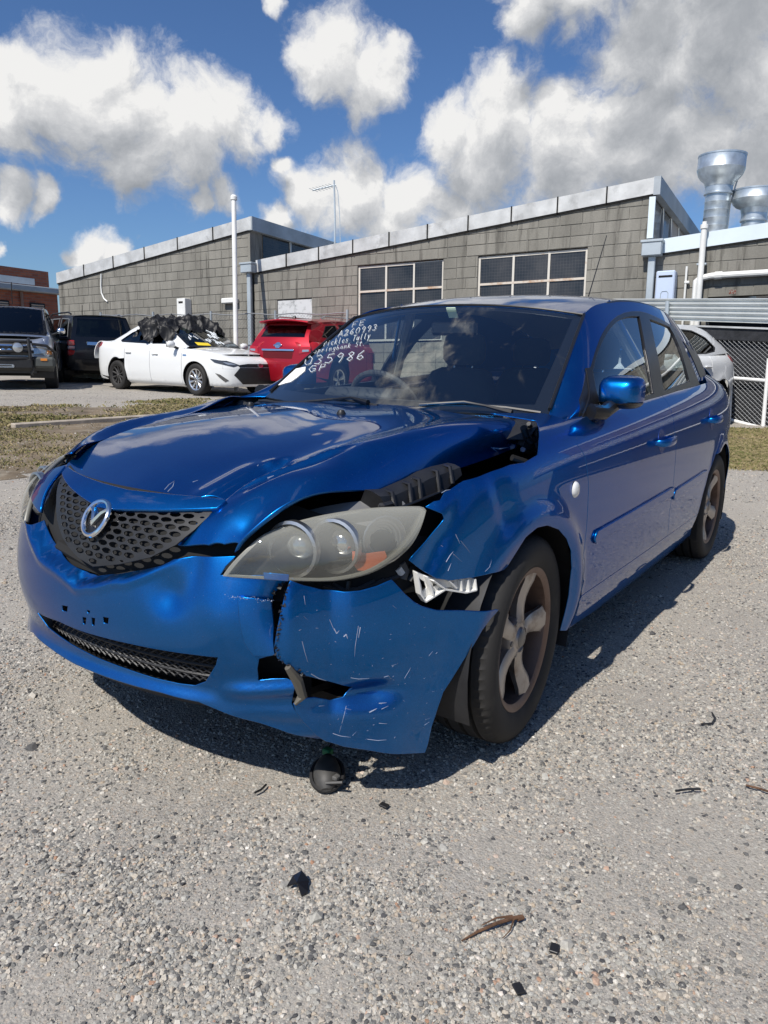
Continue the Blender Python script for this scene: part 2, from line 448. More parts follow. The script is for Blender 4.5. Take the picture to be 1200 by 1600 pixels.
def glass_mat(name, tint=(.75, .85, .83), rough=.0, refl=1.0, refl_gain=1.15):
    """thin pane: tinted see-through plus mirror reflection by angle"""
    m = bpy.data.materials.new(name); m.use_nodes = True; nt = m.node_tree; nt.nodes.clear()
    t = nd(nt, 'ShaderNodeBsdfTransparent'); t.inputs[0].default_value = (*tint, 1)
    g = nd(nt, 'ShaderNodeBsdfGlossy'); g.inputs['Roughness'].default_value = rough; g.inputs[0].default_value = (refl, refl, refl, 1)
    fr = nd(nt, 'ShaderNodeFresnel'); fr.inputs[0].default_value = 1.52
    geo = nt.nodes.new('ShaderNodeNewGeometry')
    fac = mth(nt, 'MULTIPLY', fr.outputs[0], mth(nt, 'SUBTRACT', 1.0, geo.outputs['Backfacing']))
    fac = mth(nt, 'MULTIPLY', fac, refl_gain, clamp=True)
    mx = nt.nodes.new('ShaderNodeMixShader'); nt.links.new(fac, mx.inputs[0]); nt.links.new(t.outputs[0], mx.inputs[1]); nt.links.new(g.outputs[0], mx.inputs[2])
    o = nt.nodes.new('ShaderNodeOutputMaterial'); nt.links.new(mx.outputs[0], o.inputs[0]); return m

# ------------------------------------------------------------------ the factory wall behind the yard
ER = -nrm(ray(-1450, 600)); UB = -nrm(ray(520, 7550)); ER = nrm(ER-UB*np.dot(ER, UB)); NB = np.cross(ER, UB)
if np.dot(NB, CAM-(CAM+CF*10)) < 0: NB = -NB
BP0 = CAM+ray(1010, 440)*13.8
def wst(px, py):
    d = plane_hit(px, py, BP0, NB)-BP0; return np.array([np.dot(d, ER), np.dot(d, UB)])
def wP(s, t, o=0.): return BP0+ER*s+UB*t+NB*o
BM = Matrix(((ER[0], -NB[0], UB[0], BP0[0]), (ER[1], -NB[1], UB[1], BP0[1]), (ER[2], -NB[2], UB[2], BP0[2]), (0, 0, 0, 1)))
# inside a building's own frame: x along the wall to the right, y into the building, z up
def block_material():
    m = mat('grey_block', (.25, .24, .215), .93, spec=.2); nt = m.node_tree; b = bsdf(m)
    oi = nt.nodes.new('ShaderNodeObjectInfo'); geo = nt.nodes.new('ShaderNodeNewGeometry')
    base = ramp(nt, oi.outputs['Random'], [(0, (.262, .250, .218)), (.35, (.287, .274, .239)), (.7, (.30, .287, .25)), (1, (.322, .306, .268))])
    mp = nd(nt, 'ShaderNodeMapping', inp={'Scale': (1.3, 1.3, .35)}); nt.links.new(geo.outputs['Position'], mp.inputs[0])
    st = ramp(nt, noise(nt, mp.outputs[0], 1.6, 6, .65), [(.38, 0.), (.72, 1.)])
    c = mixc(nt, mth(nt, 'MULTIPLY', st, .5), base, (.12, .115, .10))
    mp2 = nd(nt, 'ShaderNodeMapping', inp={'Scale': (5, 5, .5)}); nt.links.new(geo.outputs['Position'], mp2.inputs[0])
    s2 = ramp(nt, noise(nt, mp2.outputs[0], 1.2, 5, .6), [(.54, 0.), (.68, 1.)]); c = mixc(nt, mth(nt, 'MULTIPLY', s2, .75), c, (.08, .075, .065))
    f = noise(nt, geo.outputs['Position'], 60, 4, .7); c = mixc(nt, .35, c, ramp(nt, f, [(.3, .08), (.7, .42)]), 'OVERLAY')
    nt.links.new(c, b.inputs['Base Color'])
    bp = nd(nt, 'ShaderNodeBump', inp={'Strength': .5, 'Distance': .006}); nt.links.new(f, bp.inputs['Height']); nt.links.new(bp.outputs[0], b.inputs['Normal'])
    return m
M_BLOCK = block_material()
M_MORTAR = mat('mortar', (.21, .20, .18), .95, var=(3, .3))
M_GALV = mat('galvanised_fascia', (.50, .505, .495), .5, .15, var=(2.5, .25), dirt=((.30, .30, .29), 3, .55, .2))
M_FLASH = mat('grey_flashing', (.33, .36, .38), .5, .3, var=(2, .2))
M_CREAM = mat('pale_painted_fascia', (.62, .70, .74), .45, var=(1.5, .06))
M_FRAME = mat('cream_window_frame', (.58, .55, .49), .6, dirt=((.30, .15, .07), 6, .62, .12))
M_RUSTF = mat('rusty_window_rail', (.56, .50, .43), .65, dirt=((.36, .19, .09), 5, .50, .2))
M_PIPE = mat('white_pipe', (.72, .72, .69), .45, var=(3, .08))
M_GPIPE = mat('grey_downpipe', (.42, .47, .50), .45, .25, var=(3, .1))
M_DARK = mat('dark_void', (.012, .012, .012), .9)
M_ROOF = mat('roof_sheet', (.42, .43, .43), .5, .4, var=(1, .15))
def pane_material():
    m = mat('wired_glass', (.025, .027, .03), .12, spec=.6); nt = m.node_tree; b = bsdf(m)
    tcn = nt.nodes.new('ShaderNodeTexCoord'); sp = nt.nodes.new('ShaderNodeSeparateXYZ'); nt.links.new(tcn.outputs['Object'], sp.inputs[0])
    g = None
    for k, per in ((0, .06), (2, .06)):
        w = mth(nt, 'FRACT', mth(nt, 'DIVIDE', sp.outputs[k], per)); w = mth(nt, 'LESS_THAN', w, .09); g = w if g is None else mth(nt, 'MAXIMUM', g, w)
    d = noise(nt, tcn.outputs['Object'], 1.3, 4, .6)
    c = mixc(nt, mth(nt, 'MULTIPLY', g, .25), ramp(nt, d, [(.35, (.016, .018, .02)), (.7, (.05, .05, .052))]), (.16, .15, .14))
    nt.links.new(c, b.inputs['Base Color'])
    nt.links.new(ramp(nt, d, [(.35, .08), (.7, .3)]), b.inputs['Roughness']); return m
M_PANE = pane_material()
HB = .217*13.8/13.8; LB = HB*2.02
TJ = wst(1012, 434.5)[1]
def clip_half(poly, p, n):
    o = []
    for i in range(len(poly)):
        a = poly[i]; b = poly[(i+1) % len(poly)]; da = (a[0]-p[0])*n[0]+(a[1]-p[1])*n[1]; db = (b[0]-p[0])*n[0]+(b[1]-p[1])*n[1]
        if da >= 0: o.append(a)
        if (da >= 0) != (db >= 0):
            k = da/(da-db); o.append((a[0]+(b[0]-a[0])*k, a[1]+(b[1]-a[1])*k))
    return o
FULL = MB().box((0, .045, 0), (LB-.010, .09, HB-.010), bev=.006).mesh('block', None)
FULL.materials.append(M_BLOCK)
def lay_blocks(par, s0, s1, tlo, topline, holes, seed, vis):
    """courses of blocks from s0 to s1 below a sloping top line, left open round the holes"""
    rn = random.Random(seed); low = MB(); n = 0
    (ax, at), (bx, bt) = topline; nx, nt_ = (bt-at), -(bx-ax); L = math.hypot(nx, nt_); nx /= L; nt_ /= L
    k0 = int(math.floor((tlo-TJ)/HB)); k1 = int(math.ceil((max(at, bt)-TJ)/HB))
    for k in range(k0, k1+1):
        ta, tb = TJ+k*HB+.006, TJ+(k+1)*HB-.006
        x = s0-(LB*.5 if k % 2 else 0)
        xs = []
        while x < s1:
            w = LB
            if rn.random() < .04: w = LB*.5
            xs.append((x, x+w)); x += w
        for (xa, xb) in xs:
            rects = [(max(xa, s0)+.006, min(xb, s1)-.006, ta, tb)]
            for (ha, hb, hc, hd) in holes:
                nr = []
                for (a, b, c, d) in rects:
                    if b <= ha or a >= hb or d <= hc or c >= hd: nr.append((a, b, c, d)); continue
                    if a < ha: nr.append((a, ha-.004, c, d))
                    if b > hb: nr.append((hb+.004, b, c, d))
                    if d > hd and d-hd > .05: nr.append((max(a, ha), min(b, hb), hd, d))
                rects = nr
            for (a, b, c, d) in rects:
                if b-a < .03 or d-c < .02: continue
                po = clip_half([(a, c), (b, c), (b, d), (a, d)], (ax, at), (nx, nt_))
                if len(po) < 3: continue
                cx, ct = (a+b)/2, (c+d)/2; q = proj(wP(cx, ct))
                jit = rn.uniform(-.003, .003)
                if not vis(q) or n >= 300:
                    low.prism(po, 0, .09, (0, jit, 0), (1, 0, 0), (0, 0, 1)) if False else low.box((cx, .045+jit, ct), (b-a, .09, d-c)) if len(po) == 4 and abs(po[2][1]-d) < 1e-6 else low.add([(p[0], 0, p[1]) for p in po], [tuple(range(len(po)))])
                    continue
                n += 1
                if len(po) == 4 and abs((b-a)-(LB-.012)) < .002 and abs((d-c)-(HB-.012)) < .002:
                    o = link('block', FULL, None, par); o.location = (cx, jit, ct)
                else:
                    mb = MB(); nn = len(po); V = [(p[0]-cx, 0, p[1]-ct) for p in po]+[(p[0]-cx, .09, p[1]-ct) for p in po]
                    mb.add(V, [tuple(range(nn)), tuple(range(nn, 2*nn))[::-1]]+[((i+1) % nn, i, nn+i, nn+(i+1) % nn) for i in range(nn)])
                    o = mb.build('block', M_BLOCK, par, None); o.location = (cx, jit, ct)
    if low.V:
        tag(low.build('block_course', M_BLOCK, par, None), kind='stuff')
    return n
def bxz(mb, a, b, y0, y1, c, d): mb.box(((a+b)/2, (y0+y1)/2, (c+d)/2), (b-a, y1-y0, d-c))
def fascia(par, p0, p1, hgt, nseg, m, depth_=.10, joint=True, seed=0):
    rn = random.Random(seed)
    for i in range(nseg):
        u0, u1 = i/nseg, (i+1)/nseg; a = np.array(p0)+(np.array(p1)-p0)*u0; b = np.array(p0)+(np.array(p1)-p0)*u1; j = rn.uniform(-.004, .004)
        mb = MB(); V = [(q[0], y, q[1]+h) for y in (-.05+j, depth_) for q, h in ((a, 0), (b, 0), (b, hgt), (a, hgt))]
        mb.add(V, [(0, 1, 2, 3), (7, 6, 5, 4), (1, 0, 4, 5), (3, 2, 6, 7), (0, 3, 7, 4), (2, 1, 5, 6)])
        mb.build('fascia_sheet', m, par, None)
        if joint and i:
            MB().box((a[0], -.058, a[1]+hgt*.5), (.022, .03, hgt+.015)).build('joint_strip', M_DARK, par)
    ang = math.atan2(p1[1]-p0[1], p1[0]-p0[0]); L = math.hypot(p1[0]-p0[0], p1[1]-p0[1]); c = (np.array(p0)+p1)/2
    MB().box((c[0], -.012, c[1]-.012), (L, .05, .03), rot=((math.cos(ang), 0, -math.sin(ang)), (0, 1, 0), (math.sin(ang), 0, math.cos(ang)))).build('drip_edge', M_DARK, par)
def window(par, a, b, c, d, cols, rows, rail_m=M_RUSTF):
    w = empty('window'); w.parent = par
    mb = MB(); t = .045
    for x in np.linspace(a+t/2, b-t/2, cols+1): bxz(mb, x-t/2, x+t/2, .05, .09, c, d)
    bxz(mb, a, b, .055, .085, d-t, d); bxz(mb, a, b, .055, .085, c, c+t); mb.build('frame', M_FRAME, w)
    for r in range(1, rows):
        z = c+(d-c)*r/rows; mb = MB(); bxz(mb, a+t, b-t, .047, .082, z-.022, z+.022); mb.build('rail', rail_m, w)
    xs = np.linspace(a+t/2, b-t/2, cols+1); zs = [c+(d-c)*r/rows for r in range(rows+1)]
    for i in range(cols):
        for r in range(rows):
            mb = MB(); bxz(mb, xs[i]+.02, xs[i+1]-.02, .066, .074, zs[r]+.02, zs[r+1]-.02); o = mb.build('pane', M_PANE, w)
            o.rotation_euler = (random.uniform(-.004, .004), 0, random.uniform(-.004, .004))
    return w
def building(name, label):
    o = empty(name, label=label, cat='building'); o.matrix_world = BM; return o
BASE = -2.2
# near bay with the two big windows
near = building('block_workshop', 'grey block workshop with two big steel windows and a rising metal roof edge')
s_l, s_r = wst(397, 440)[0], wst(1013, 400)[0]
rk0 = wst(405, 424.7); rk1 = wst(1022, 303.5)
k = (rk1[1]-rk0[1])/(rk1[0]-rk0[0]); rake = [(s_l, rk0[1]+k*(s_l-rk0[0])), (s_r, rk0[1]+k*(s_r-rk0[0]))]
w1a, w1b = wst(558.5, 413), wst(693, 397); w2a, w2b = wst(747, 391.5), wst(919, 373)
cH = TJ+HB*round(((w1a[1]+w1b[1]+w2a[1]+w2b[1])/4-TJ)/HB)
wb = cH-HB*8
small = (wst(433, 478)[0], wst(487, 478)[0], cH-HB*9, TJ+HB*round((wst(460, 474)[1]-TJ)/HB))
holes = [(w1a[0], w1b[0], wb, cH), (w2a[0], w2b[0], wb, cH), small]
nblk = lay_blocks(near, s_l, s_r, BASE, rake, holes, 1, lambda q: q[1] < 500 and 380 < q[0] < 1200)
mb = MB()
def backing(par, s0, s1, topl, holes):
    xs = sorted({s0, s1, *[h[0] for h in holes], *[h[1] for h in holes]}); mb = MB()
    tz = lambda x: topl[0][1]+(topl[1][1]-topl[0][1])*(x-topl[0][0])/(topl[1][0]-topl[0][0])
    for a, b in zip(xs[:-1], xs[1:]):
        segs = [(BASE, None)]
        for h in holes:
            if a >= h[0]-1e-6 and b <= h[1]+1e-6: segs = [(BASE, h[2]), (h[3], None)]
        for (lo, hi) in segs:
            za, zb = (tz(a), tz(b)) if hi is None else (hi, hi)
            V = [(a, .012, lo), (b, .012, lo), (b, .012, zb), (a, .012, za), (a, .2, lo), (b, .2, lo), (b, .2, zb), (a, .2, za)]
            mb.add(V, [(0, 1, 2, 3), (7, 6, 5, 4), (1, 0, 4, 5), (3, 2, 6, 7), (0, 3, 7, 4), (2, 1, 5, 6)])
    return mb.build('wall', M_MORTAR, par, None)
backing(near, s_l, s_r, rake, holes)
FH_ = .46
fascia(near, (s_l+.1, rake[0][1]), (s_r+.12, rake[1][1]+k*.12), FH_*.62, 10, M_GALV, seed=2)
window(near, w1a[0], w1b[0], cH-HB*7.8, cH-.02, 3, 3); window(near, w2a[0], w2b[0], cH-HB*7.8, cH-.02, 3, 3)
mb = MB(); bxz(mb, small[0], small[1], .03, .06, small[2], small[3]-.02); mb.build('boarded_opening', mat('weathered_board', (.55, .56, .56), .8, dirt=((.25, .26, .26), 8, .5, .2)), near)
mb = MB(); bxz(mb, s_l, s_r, .5, .55, BASE, rake[0][1]); mb.build('interior', M_DARK, near)
for sx, lo in ((s_l, BASE), (s_r, BASE)):
    mb = MB(); bxz(mb, sx-.1, sx+.0, .2, 11, lo, (rake[0][1] if sx == s_l else rake[1][1]-1.75)); mb.build('side_wall', M_BLOCK, near)
mb = MB(); V = []
for (sx, tz) in ((s_l, rake[0][1]+.2), (s_r, rake[1][1]+.2)):
    V += [(sx, .05, tz), (sx, 11, tz), (sx, .05, tz-.05), (sx, 11, tz-.05)]
mb.add(V, [(0, 4, 5, 1), (2, 3, 7, 6), (0, 2, 6, 4), (1, 5, 7, 3), (0, 1, 3, 2), (4, 6, 7, 5)]); mb.build('roof', M_ROOF, near, None)
def clerestory(par, sx, ztop, zlo, dep, npan, y0, m_p):
    """strip of glazing in the face that looks to the right, under a deep flashing"""
    mb = MB(); bxz(mb, sx+.02, sx+.14, -.05, dep, ztop-.02, ztop+.30); mb.build('ridge_flashing', M_FLASH, par)
    ys = np.linspace(y0, dep, npan+1)
    for i in range(npan):
        mb = MB(); bxz(mb, sx-.01, sx+.0, ys[i]+.03, ys[i+1]-.03, zlo, ztop-.02); mb.build('pane', m_p[i % len(m_p)], par)
        mb = MB(); bxz(mb, sx-.02, sx+.03, ys[i+1]-.03, ys[i+1]+.03, zlo, ztop-.02); mb.build('mullion', M_FLASH, par)
    if y0 > .3:
        mb = MB(); bxz(mb, sx-.05, sx+.02, .0, y0-.03, zlo, ztop-.02); mb.build('end_pier', M_BLOCK, par)
M_TAN = mat('tan_blind', (.38, .34, .30), .6)
clerestory(near, s_r, rake[1][1], rake[1][1]-1.75, 11, 11, .15, [M_PANE, M_PANE, M_TAN, M_TAN, M_PANE])
mb = MB(); a = wst(1017, 308); b = wst(1021, 372); bxz(mb, a[0]-.02, a[0]+.09, -.03, .02, b[1], a[1]); mb.build('corner_strip', M_CREAM, near)
# left bay
left = building('block_annex', 'plain grey block workshop behind the parked cars with a slim white light fitting')
l_l, l_r = wst(92.5, 470)[0], wst(390, 400)[0]
lr0, lr1 = wst(92.5, 443), wst(388, 359.5)
lrake = [(l_l, lr0[1]), (l_r, lr1[1])]
nblk2 = lay_blocks(left, l_l, l_r, BASE, lrake, [], 5, lambda q: q[1] < 520 and q[0] > 85)
backing(left, l_l, l_r, lrake, [])
fascia(left, lrake[0], (l_r+.1, lrake[1][1]), .30, 6, M_GALV, seed=4)
mb = MB(); V = []
for (sx, tz) in ((lrake[0][0], lrake[0][1]+.2), (l_r, lrake[1][1]+.2)):
    V += [(sx, .05, tz), (sx, 11, tz), (sx, .05, tz-.05), (sx, 11, tz-.05)]
mb.add(V, [(0, 4, 5, 1), (2, 3, 7, 6), (0, 2, 6, 4), (1, 5, 7, 3), (0, 1, 3, 2), (4, 6, 7, 5)]); mb.build('roof', M_ROOF, left, None)
clerestory(left, l_r, lrake[1][1], lrake[1][1]-1.6, 11, 9, .5, [M_PANE])
a = wst(351, 467); b = wst(374, 474)
mb = MB(); mb.box(((a[0]+b[0])/2, -.08, (a[1]+b[1])/2), (b[0]-a[0], .14, a[1]-b[1]), bev=.02); mb.build('light_fitting', M_PIPE, left)
pts = [wst(159.5, 428), wst(159, 446), wst(160, 458), wst(164, 467), wst(169, 471.5)]
MB().tube([(p[0], -.03, p[1]) for p in pts], .022, 6).build('hanging_hose', M_PIPE, left)
# right bay
right = building('low_block_shed', 'low block shed with pale blue fascia at the right end of the wall')
r_l, r_r = s_r+.06, wst(1200, 400)[0]+7
f0, f1 = wst(1037, 396), wst(1200, 372); kf = (f1[1]-f0[1])/(f1[0]-f0[0]); frk = [(r_l, f0[1]+kf*(r_l-f0[0])), (r_r, f0[1]+kf*(r_r-f0[0]))]
dop = (wst(1106, 463)[0], r_r-1.0, BASE, wst(1108, 464)[1])
nblk3 = lay_blocks(right, r_l, r_r, BASE, frk, [dop], 9, lambda q: q[1] < 470 and q[0] < 1215)
backing(right, r_l, r_r, frk, [dop])
mb = MB(); bxz(mb, dop[0], dop[1], .5, .55, BASE, dop[3]); mb.build('doorway_void', M_DARK, right)
hf = wst(1042, 373)[1]-(f0[1]+kf*(wst(1042, 373)[0]-f0[0]))
fascia(right, (r_l+.12, frk[0][1]+kf*.12), frk[1], hf, 1, M_CREAM, joint=False)
mb = MB(); V = []
for (sx, tz) in ((r_l, frk[0][1]+hf-.06), (r_r, frk[1][1]+hf-.06)):
    V += [(sx, .05, tz), (sx, 11, tz), (sx, .05, tz-.05), (sx, 11, tz-.05)]
mb.add(V, [(0, 4, 5, 1), (2, 3, 7, 6), (0, 2, 6, 4), (1, 5, 7, 3), (0, 1, 3, 2), (4, 6, 7, 5)]); mb.build('roof', M_ROOF, right, None)
a = wst(1139.5, 453); b = wst(1150, 459)
MB().box(((a[0]+b[0])/2, -.001, (a[1]+b[1])/2), (b[0]-a[0], .004, a[1]-b[1])).build('red_paint_mark', mat('faded_red_paint', (.16, .05, .035), .9, dirt=((.25, .24, .21), 30, .5, .05)), right)
print('blocks', nblk, nblk2, nblk3)
def on_wall(name, label, cat): 
    o = building(name, label); o['category'] = cat; return o
# rainwater pipes
for (nm, hx0, hy0, hx1, hy1, pxa, pya, lab) in (('downpipe', 1007, 379, 1036, 401, 1016, 470, 'wide pale downpipe under a square rain head at the right corner of the wall'), ('downpipe', 385, 413, 402, 427, 396, 540, 'narrow grey downpipe with small rain head between the two workshop bays')):
    o = on_wall(nm, lab, 'downpipe'); a, b = wst(hx0, hy0), wst(hx1, hy1); c = wst(pxa, pya)
    mb = MB(); w = b[0]-a[0]; h = a[1]-b[1]; mb.box(((a[0]+b[0])/2, -.13, (a[1]+b[1])/2), (w, .22, h), bev=.012); mb.box(((a[0]+b[0])/2, -.13, a[1]-.02), (w+.05, .26, .05), bev=.01); mb.build('rain_head', M_GPIPE, o)
    r = (.06 if nm and hx0 > 900 else .055)
    mb = MB()
    xc = (a[0]+b[0])/2
    mb.box((xc, -.1, (b[1]+BASE)/2), (r*2.1, r*1.6, b[1]-BASE), bev=.012); mb.build('pipe', M_GPIPE, o)
o = on_wall('vent_pipe', 'tall thin white vent pipe with a cap on the pale fascia', 'pipe'); a, b = wst(1102, 358), wst(1094, 466)
mb = MB(); mb.tube([(a[0], -.14, a[1]), (a[0], -.14, BASE)], .052, 12); mb.build('pipe', M_PIPE, o)
mb = MB(); mb.tube([(a[0], -.14, a[1]-.02), (a[0], -.14, a[1]+.05)], .068, 12); mb.tube([(a[0], -.14, a[1]+.05), (a[0], -.14, a[1]+.10)], .04, 12); mb.build('cap', M_PIPE, o)
mb = MB(); z = wst(1097, 414)[1]; mb.box((a[0], -.07, z), (.16, .14, .03)); mb.build('bracket', M_GPIPE, o)
o = on_wall('waste_pipe', 'horizontal white waste pipe with an elbow on the low block shed', 'pipe'); a, b = wst(1099, 433), wst(1200, 428); 
e = wst(1089, 440); MB().tube([(b[0]+6, -.1, b[1]+.02), (a[0]+.15, -.1, a[1]), (e[0]+.06, -.1, a[1]-.03), (e[0], -.1, e[1]), (e[0], -.1, BASE)], .055, 10).build('pipe', M_PIPE, o)
mb = MB(); mb.tube([(a[0]+.2, -.1, a[1]), (a[0]+.32, -.1, a[1])], .068, 10); mb.build('coupling', M_PIPE, o)
o = on_wall('water_heater', 'pale blue wall mounted water heater beside the wide downpipe', 'water heater'); a, b = wst(1030, 427), wst(1056, 470)
mb = MB(); mb.box(((a[0]+b[0])/2, -.15, a[1]-.36), (b[0]-a[0], .28, .72), bev=.02); mb.build('case', mat('pale_blue_enamel', (.50, .58, .72), .4), o)
mb = MB(); x = (a[0]+b[0])/2; mb.box((x, -.292, a[1]-.1), ((b[0]-a[0])*.72, .008, .035)); mb.build('vent_slot', M_DARK, o)
hd = (b[0]-a[0])*.2
mb = MB(); mb.tube([(x-hd, -.292, a[1]-.72), (x-hd, -.292, a[1]-.40), (x-hd*.6, -.292, a[1]-.36), (x+hd*.6, -.292, a[1]-.36), (x+hd, -.292, a[1]-.40), (x+hd, -.292, a[1]-.72)], .008, 5); mb.build('cover_edge', M_GPIPE, o)
o = on_wall('gas_pipe', 'thin white standpipe with a valve between water heater and vent pipe', 'pipe'); a = wst(1074, 417)
MB().tube([(a[0], -.06, a[1]), (a[0], -.06, BASE)], .02, 8).build('pipe', M_PIPE, o); MB().box((a[0]+.02, -.06, a[1]-.28), (.09, .05, .05), bev=.01).build('valve', M_PIPE, o)
o = on_wall('meter_box', 'grey electric meter box on the plain block wall above the white sedan', 'meter box'); a, b = wst(286, 468), wst(300, 500)
mb = MB(); mb.box(((a[0]+b[0])/2, -.12, (a[1]+b[1])/2), (b[0]-a[0], .24, a[1]-b[1]), bev=.01); mb.build('case', M_PIPE, o)
mb = MB(); mb.box(((a[0]+b[0])/2, -.242, a[1]-.1), ((b[0]-a[0])*.5, .006, .05)); mb.build('window', M_DARK, o)
MB().tube([((a[0]+b[0])/2, -.1, b[1]), ((a[0]+b[0])/2, -.1, b[1]-1.2)], .03, 8).build('conduit', M_GPIPE, o)
# the two ducts on the shed roof
M_DUCT = mat('galvanised_duct', (.52, .57, .60), .42, .75, var=(5, .22), bump=(5, .06, .02))
for (cx, ytop, ybell, yneck, ybase, rb, rp, lab) in ((1129, 243, 279, 289, 362, 35, 18.5, 'taller galvanised exhaust duct with a wide bell top on the shed roof'), (1183, 297, 322, 332, 360, 35, 17, 'shorter galvanised exhaust duct at the edge of the picture')):
    d0 = 16.0; C = CAM+ray(cx, ytop)*d0; C2 = CAM+ray(cx, ybase)*d0; sc = d0/FPX
    o = empty('exhaust_duct', tuple(C), label=lab, cat='exhaust duct')
    H = (ybase-ytop)*sc; R = rb*sc; r = rp*sc; hb = (ybell-ytop)*sc; hn = (yneck-ytop)*sc
    mb = MB(); mb.lathe([(R*.97, -.02), (R*1.0, 0), (R*1.02, 0), (R*1.02, -.03), (R, -.03), (R, -hb*.56), (R*1.012, -hb*.58), (R*.985, -hb*.66), (R*.93, -hb*.82), (R*.80, -hb*.98), (r*1.22, -hb*1.1), (r*1.12, -hn)], n=48); mb.build('bell', M_DUCT, o, 40)
    mb = MB(); prof = []; h = -hn
    prof = [(r*1.1, h+.02), (r*1.1, h-.12), (r*1.16, h-.13), (r*1.16, h-.16), (r, h-.165)]
    z = h-.165
    while z > -H-2.5:
        prof += [(r, z-.145), (r*1.018, z-.15), (r*1.018, z-.158), (r, z-.165)]; z -= .165
    mb.lathe(prof, n=48); mb.build('duct', M_DUCT, o, 40)
    MB().tube([RH*R*.78+np.array([0, 0, -hb]), RH*r*1.28+np.array([0, 0, -hn*1.15]), RH*r*1.1+np.array([0, 0, -hn*1.6]), RH*r*1.1+np.array([0, 0, -H-1])], .018, 6).build('drain_wire', M_PIPE, o)
# TV antenna on the ridge
o = empty('tv_antenna', label='thin television antenna on a mast above the roof ridge', cat='antenna'); D_ = 21.0
P = lambda x, y, d=D_: CAM+ray(x, y)*d
MB().tube([P(523, 400), P(523.5, 345), P(522, 282)], .028, 6).build('mast', M_GPIPE, o)
MB().tube([P(488, 297.5), P(525, 289)], .022, 6).build('boom', M_GPIPE, o)
mb = MB()
for i in range(7):
    a = P(490+i*5, 297-i*1.15); mb.tube([a-NB*.22, a+NB*.22], .006, 5)
mb.build('dipole', M_GPIPE, o)
MB().tube([P(532, 400), P(531, 340), P(528, 300), P(525, 291)], .012, 5).build('cable', M_GPIPE, o)
# flag-less pole
o = empty('steel_pole', label='tall white steel pole standing before the block wall behind the red car', cat='pole'); D_ = 17.2
a, b = P(365.3, 311, D_), P(370, 640, D_)
MB().tube([a, b], .056, 12).build('pole', M_PIPE, o); MB().lathe([(.0, .1), (.05, .09), (.08, .05), (.08, -.02)], a, n=12).build('cap', M_PIPE, o)
# ------------------------------------------------------------------ red brick building at the left edge
def brick_material():
    m = mat('red_brick', (.30, .09, .05), .85); nt = m.node_tree; b = bsdf(m)
    tcn = nt.nodes.new('ShaderNodeTexCoord'); sp = nt.nodes.new('ShaderNodeSeparateXYZ'); nt.links.new(tcn.outputs['Object'], sp.inputs[0])
    cb = nt.nodes.new('ShaderNodeCombineXYZ'); nt.links.new(mth(nt, 'ADD', sp.outputs[0], sp.outputs[1]), cb.inputs[0]); nt.links.new(sp.outputs[2], cb.inputs[1])
    br = nd(nt, 'ShaderNodeTexBrick', inp={'Color1': (.27, .075, .042, 1), 'Color2': (.42, .13, .065, 1), 'Mortar': (.20, .15, .12, 1), 'Scale': 1, 'Mortar Size': .008, 'Brick Width': .24, 'Row Height': .086})
    nt.links.new(cb.outputs[0], br.inputs[0]); c = mixc(nt, mth(nt, 'MULTIPLY', ramp(nt, noise(nt, tcn.outputs['Object'], 1.2, 5, .6), [(.4, 0.), (.7, 1.)]), .35), br.outputs[0], (.16, .055, .035))
    nt.links.new(c, b.inputs['Base Color']); return m
M_BRICK = brick_material()
bk = empty('brick_building', label='red brick building with a parapet and louvred windows at the left edge', cat='building')
DB = 27.0
bz = P(92, 500, DB); ax_ = nrm(P(10, 505, DB*.93)-bz); ax_[2] = 0; ax_ = nrm(ax_); ay_ = np.array([ax_[1], -ax_[0], 0])
if np.dot(ay_, bz-CAM) < 0: ay_ = -ay_
bk.matrix_world = Matrix(((ax_[0], ay_[0], 0, bz[0]), (ax_[1], ay_[1], 0, bz[1]), (ax_[2], ay_[2], 1, 0), (0, 0, 0, 1)))
pz = DB/FPX
def bh(y): return (CAM+ray(80, y)*DB)[2]
z_par, z_fl0, z_fl1 = bh(426), bh(452), bh(461)
mb = MB(); mb.box((5, 4.0, z_fl1/2-.5), (10, 8, z_fl1+1)); mb.build('wall', M_BRICK, bk)
mb = MB(); mb.box((4.95, 3.9, (z_fl0+z_fl1)/2), (10.3, 8.3, z_fl0-z_fl1), bev=.03); mb.build('roof_edge', M_FLASH, bk)
mb = MB(); mb.box((4.98, .6, (z_par+z_fl0)/2), (9.9, .5, z_par-z_fl0)); mb.box((.3, 4, (z_par+z_fl0)/2), (.5, 7, z_par-z_fl0)); mb.build('parapet', M_BRICK, bk)
mb = MB(); mb.box((4.4, .33, z_fl0+.18), (7.4, .1, .22)); mb.build('flashing', M_PIPE, bk)
for u in (.9, 2.35):
    w = empty('window'); w.parent = bk; zt, zb = bh(478), bh(494)
    mb = MB(); mb.box((u, .02, (zt+zb)/2), (.62, .1, zt-zb+.06)); mb.build('opening', M_DARK, w)
    for i in range(5):
        zz = zb+(zt-zb)*(i+.5)/5; MB().box((u, -.03, zz), (.52, .03, .045), rot=((1, 0, 0), (0, .8, -.6), (0, .6, .8))).build('slat', M_TAN, w)
MB().tube([(1.55, -.05, z_fl1), (1.55, -.05, -.5)], .05, 8).build('downpipe', mat('brown_pipe', (.25, .15, .11), .6), bk)
mb = MB(); mb.box((3.1, 1.6, z_par+1.0), (.7, .7, 2.6)); mb.build('chimney', M_BRICK, bk)

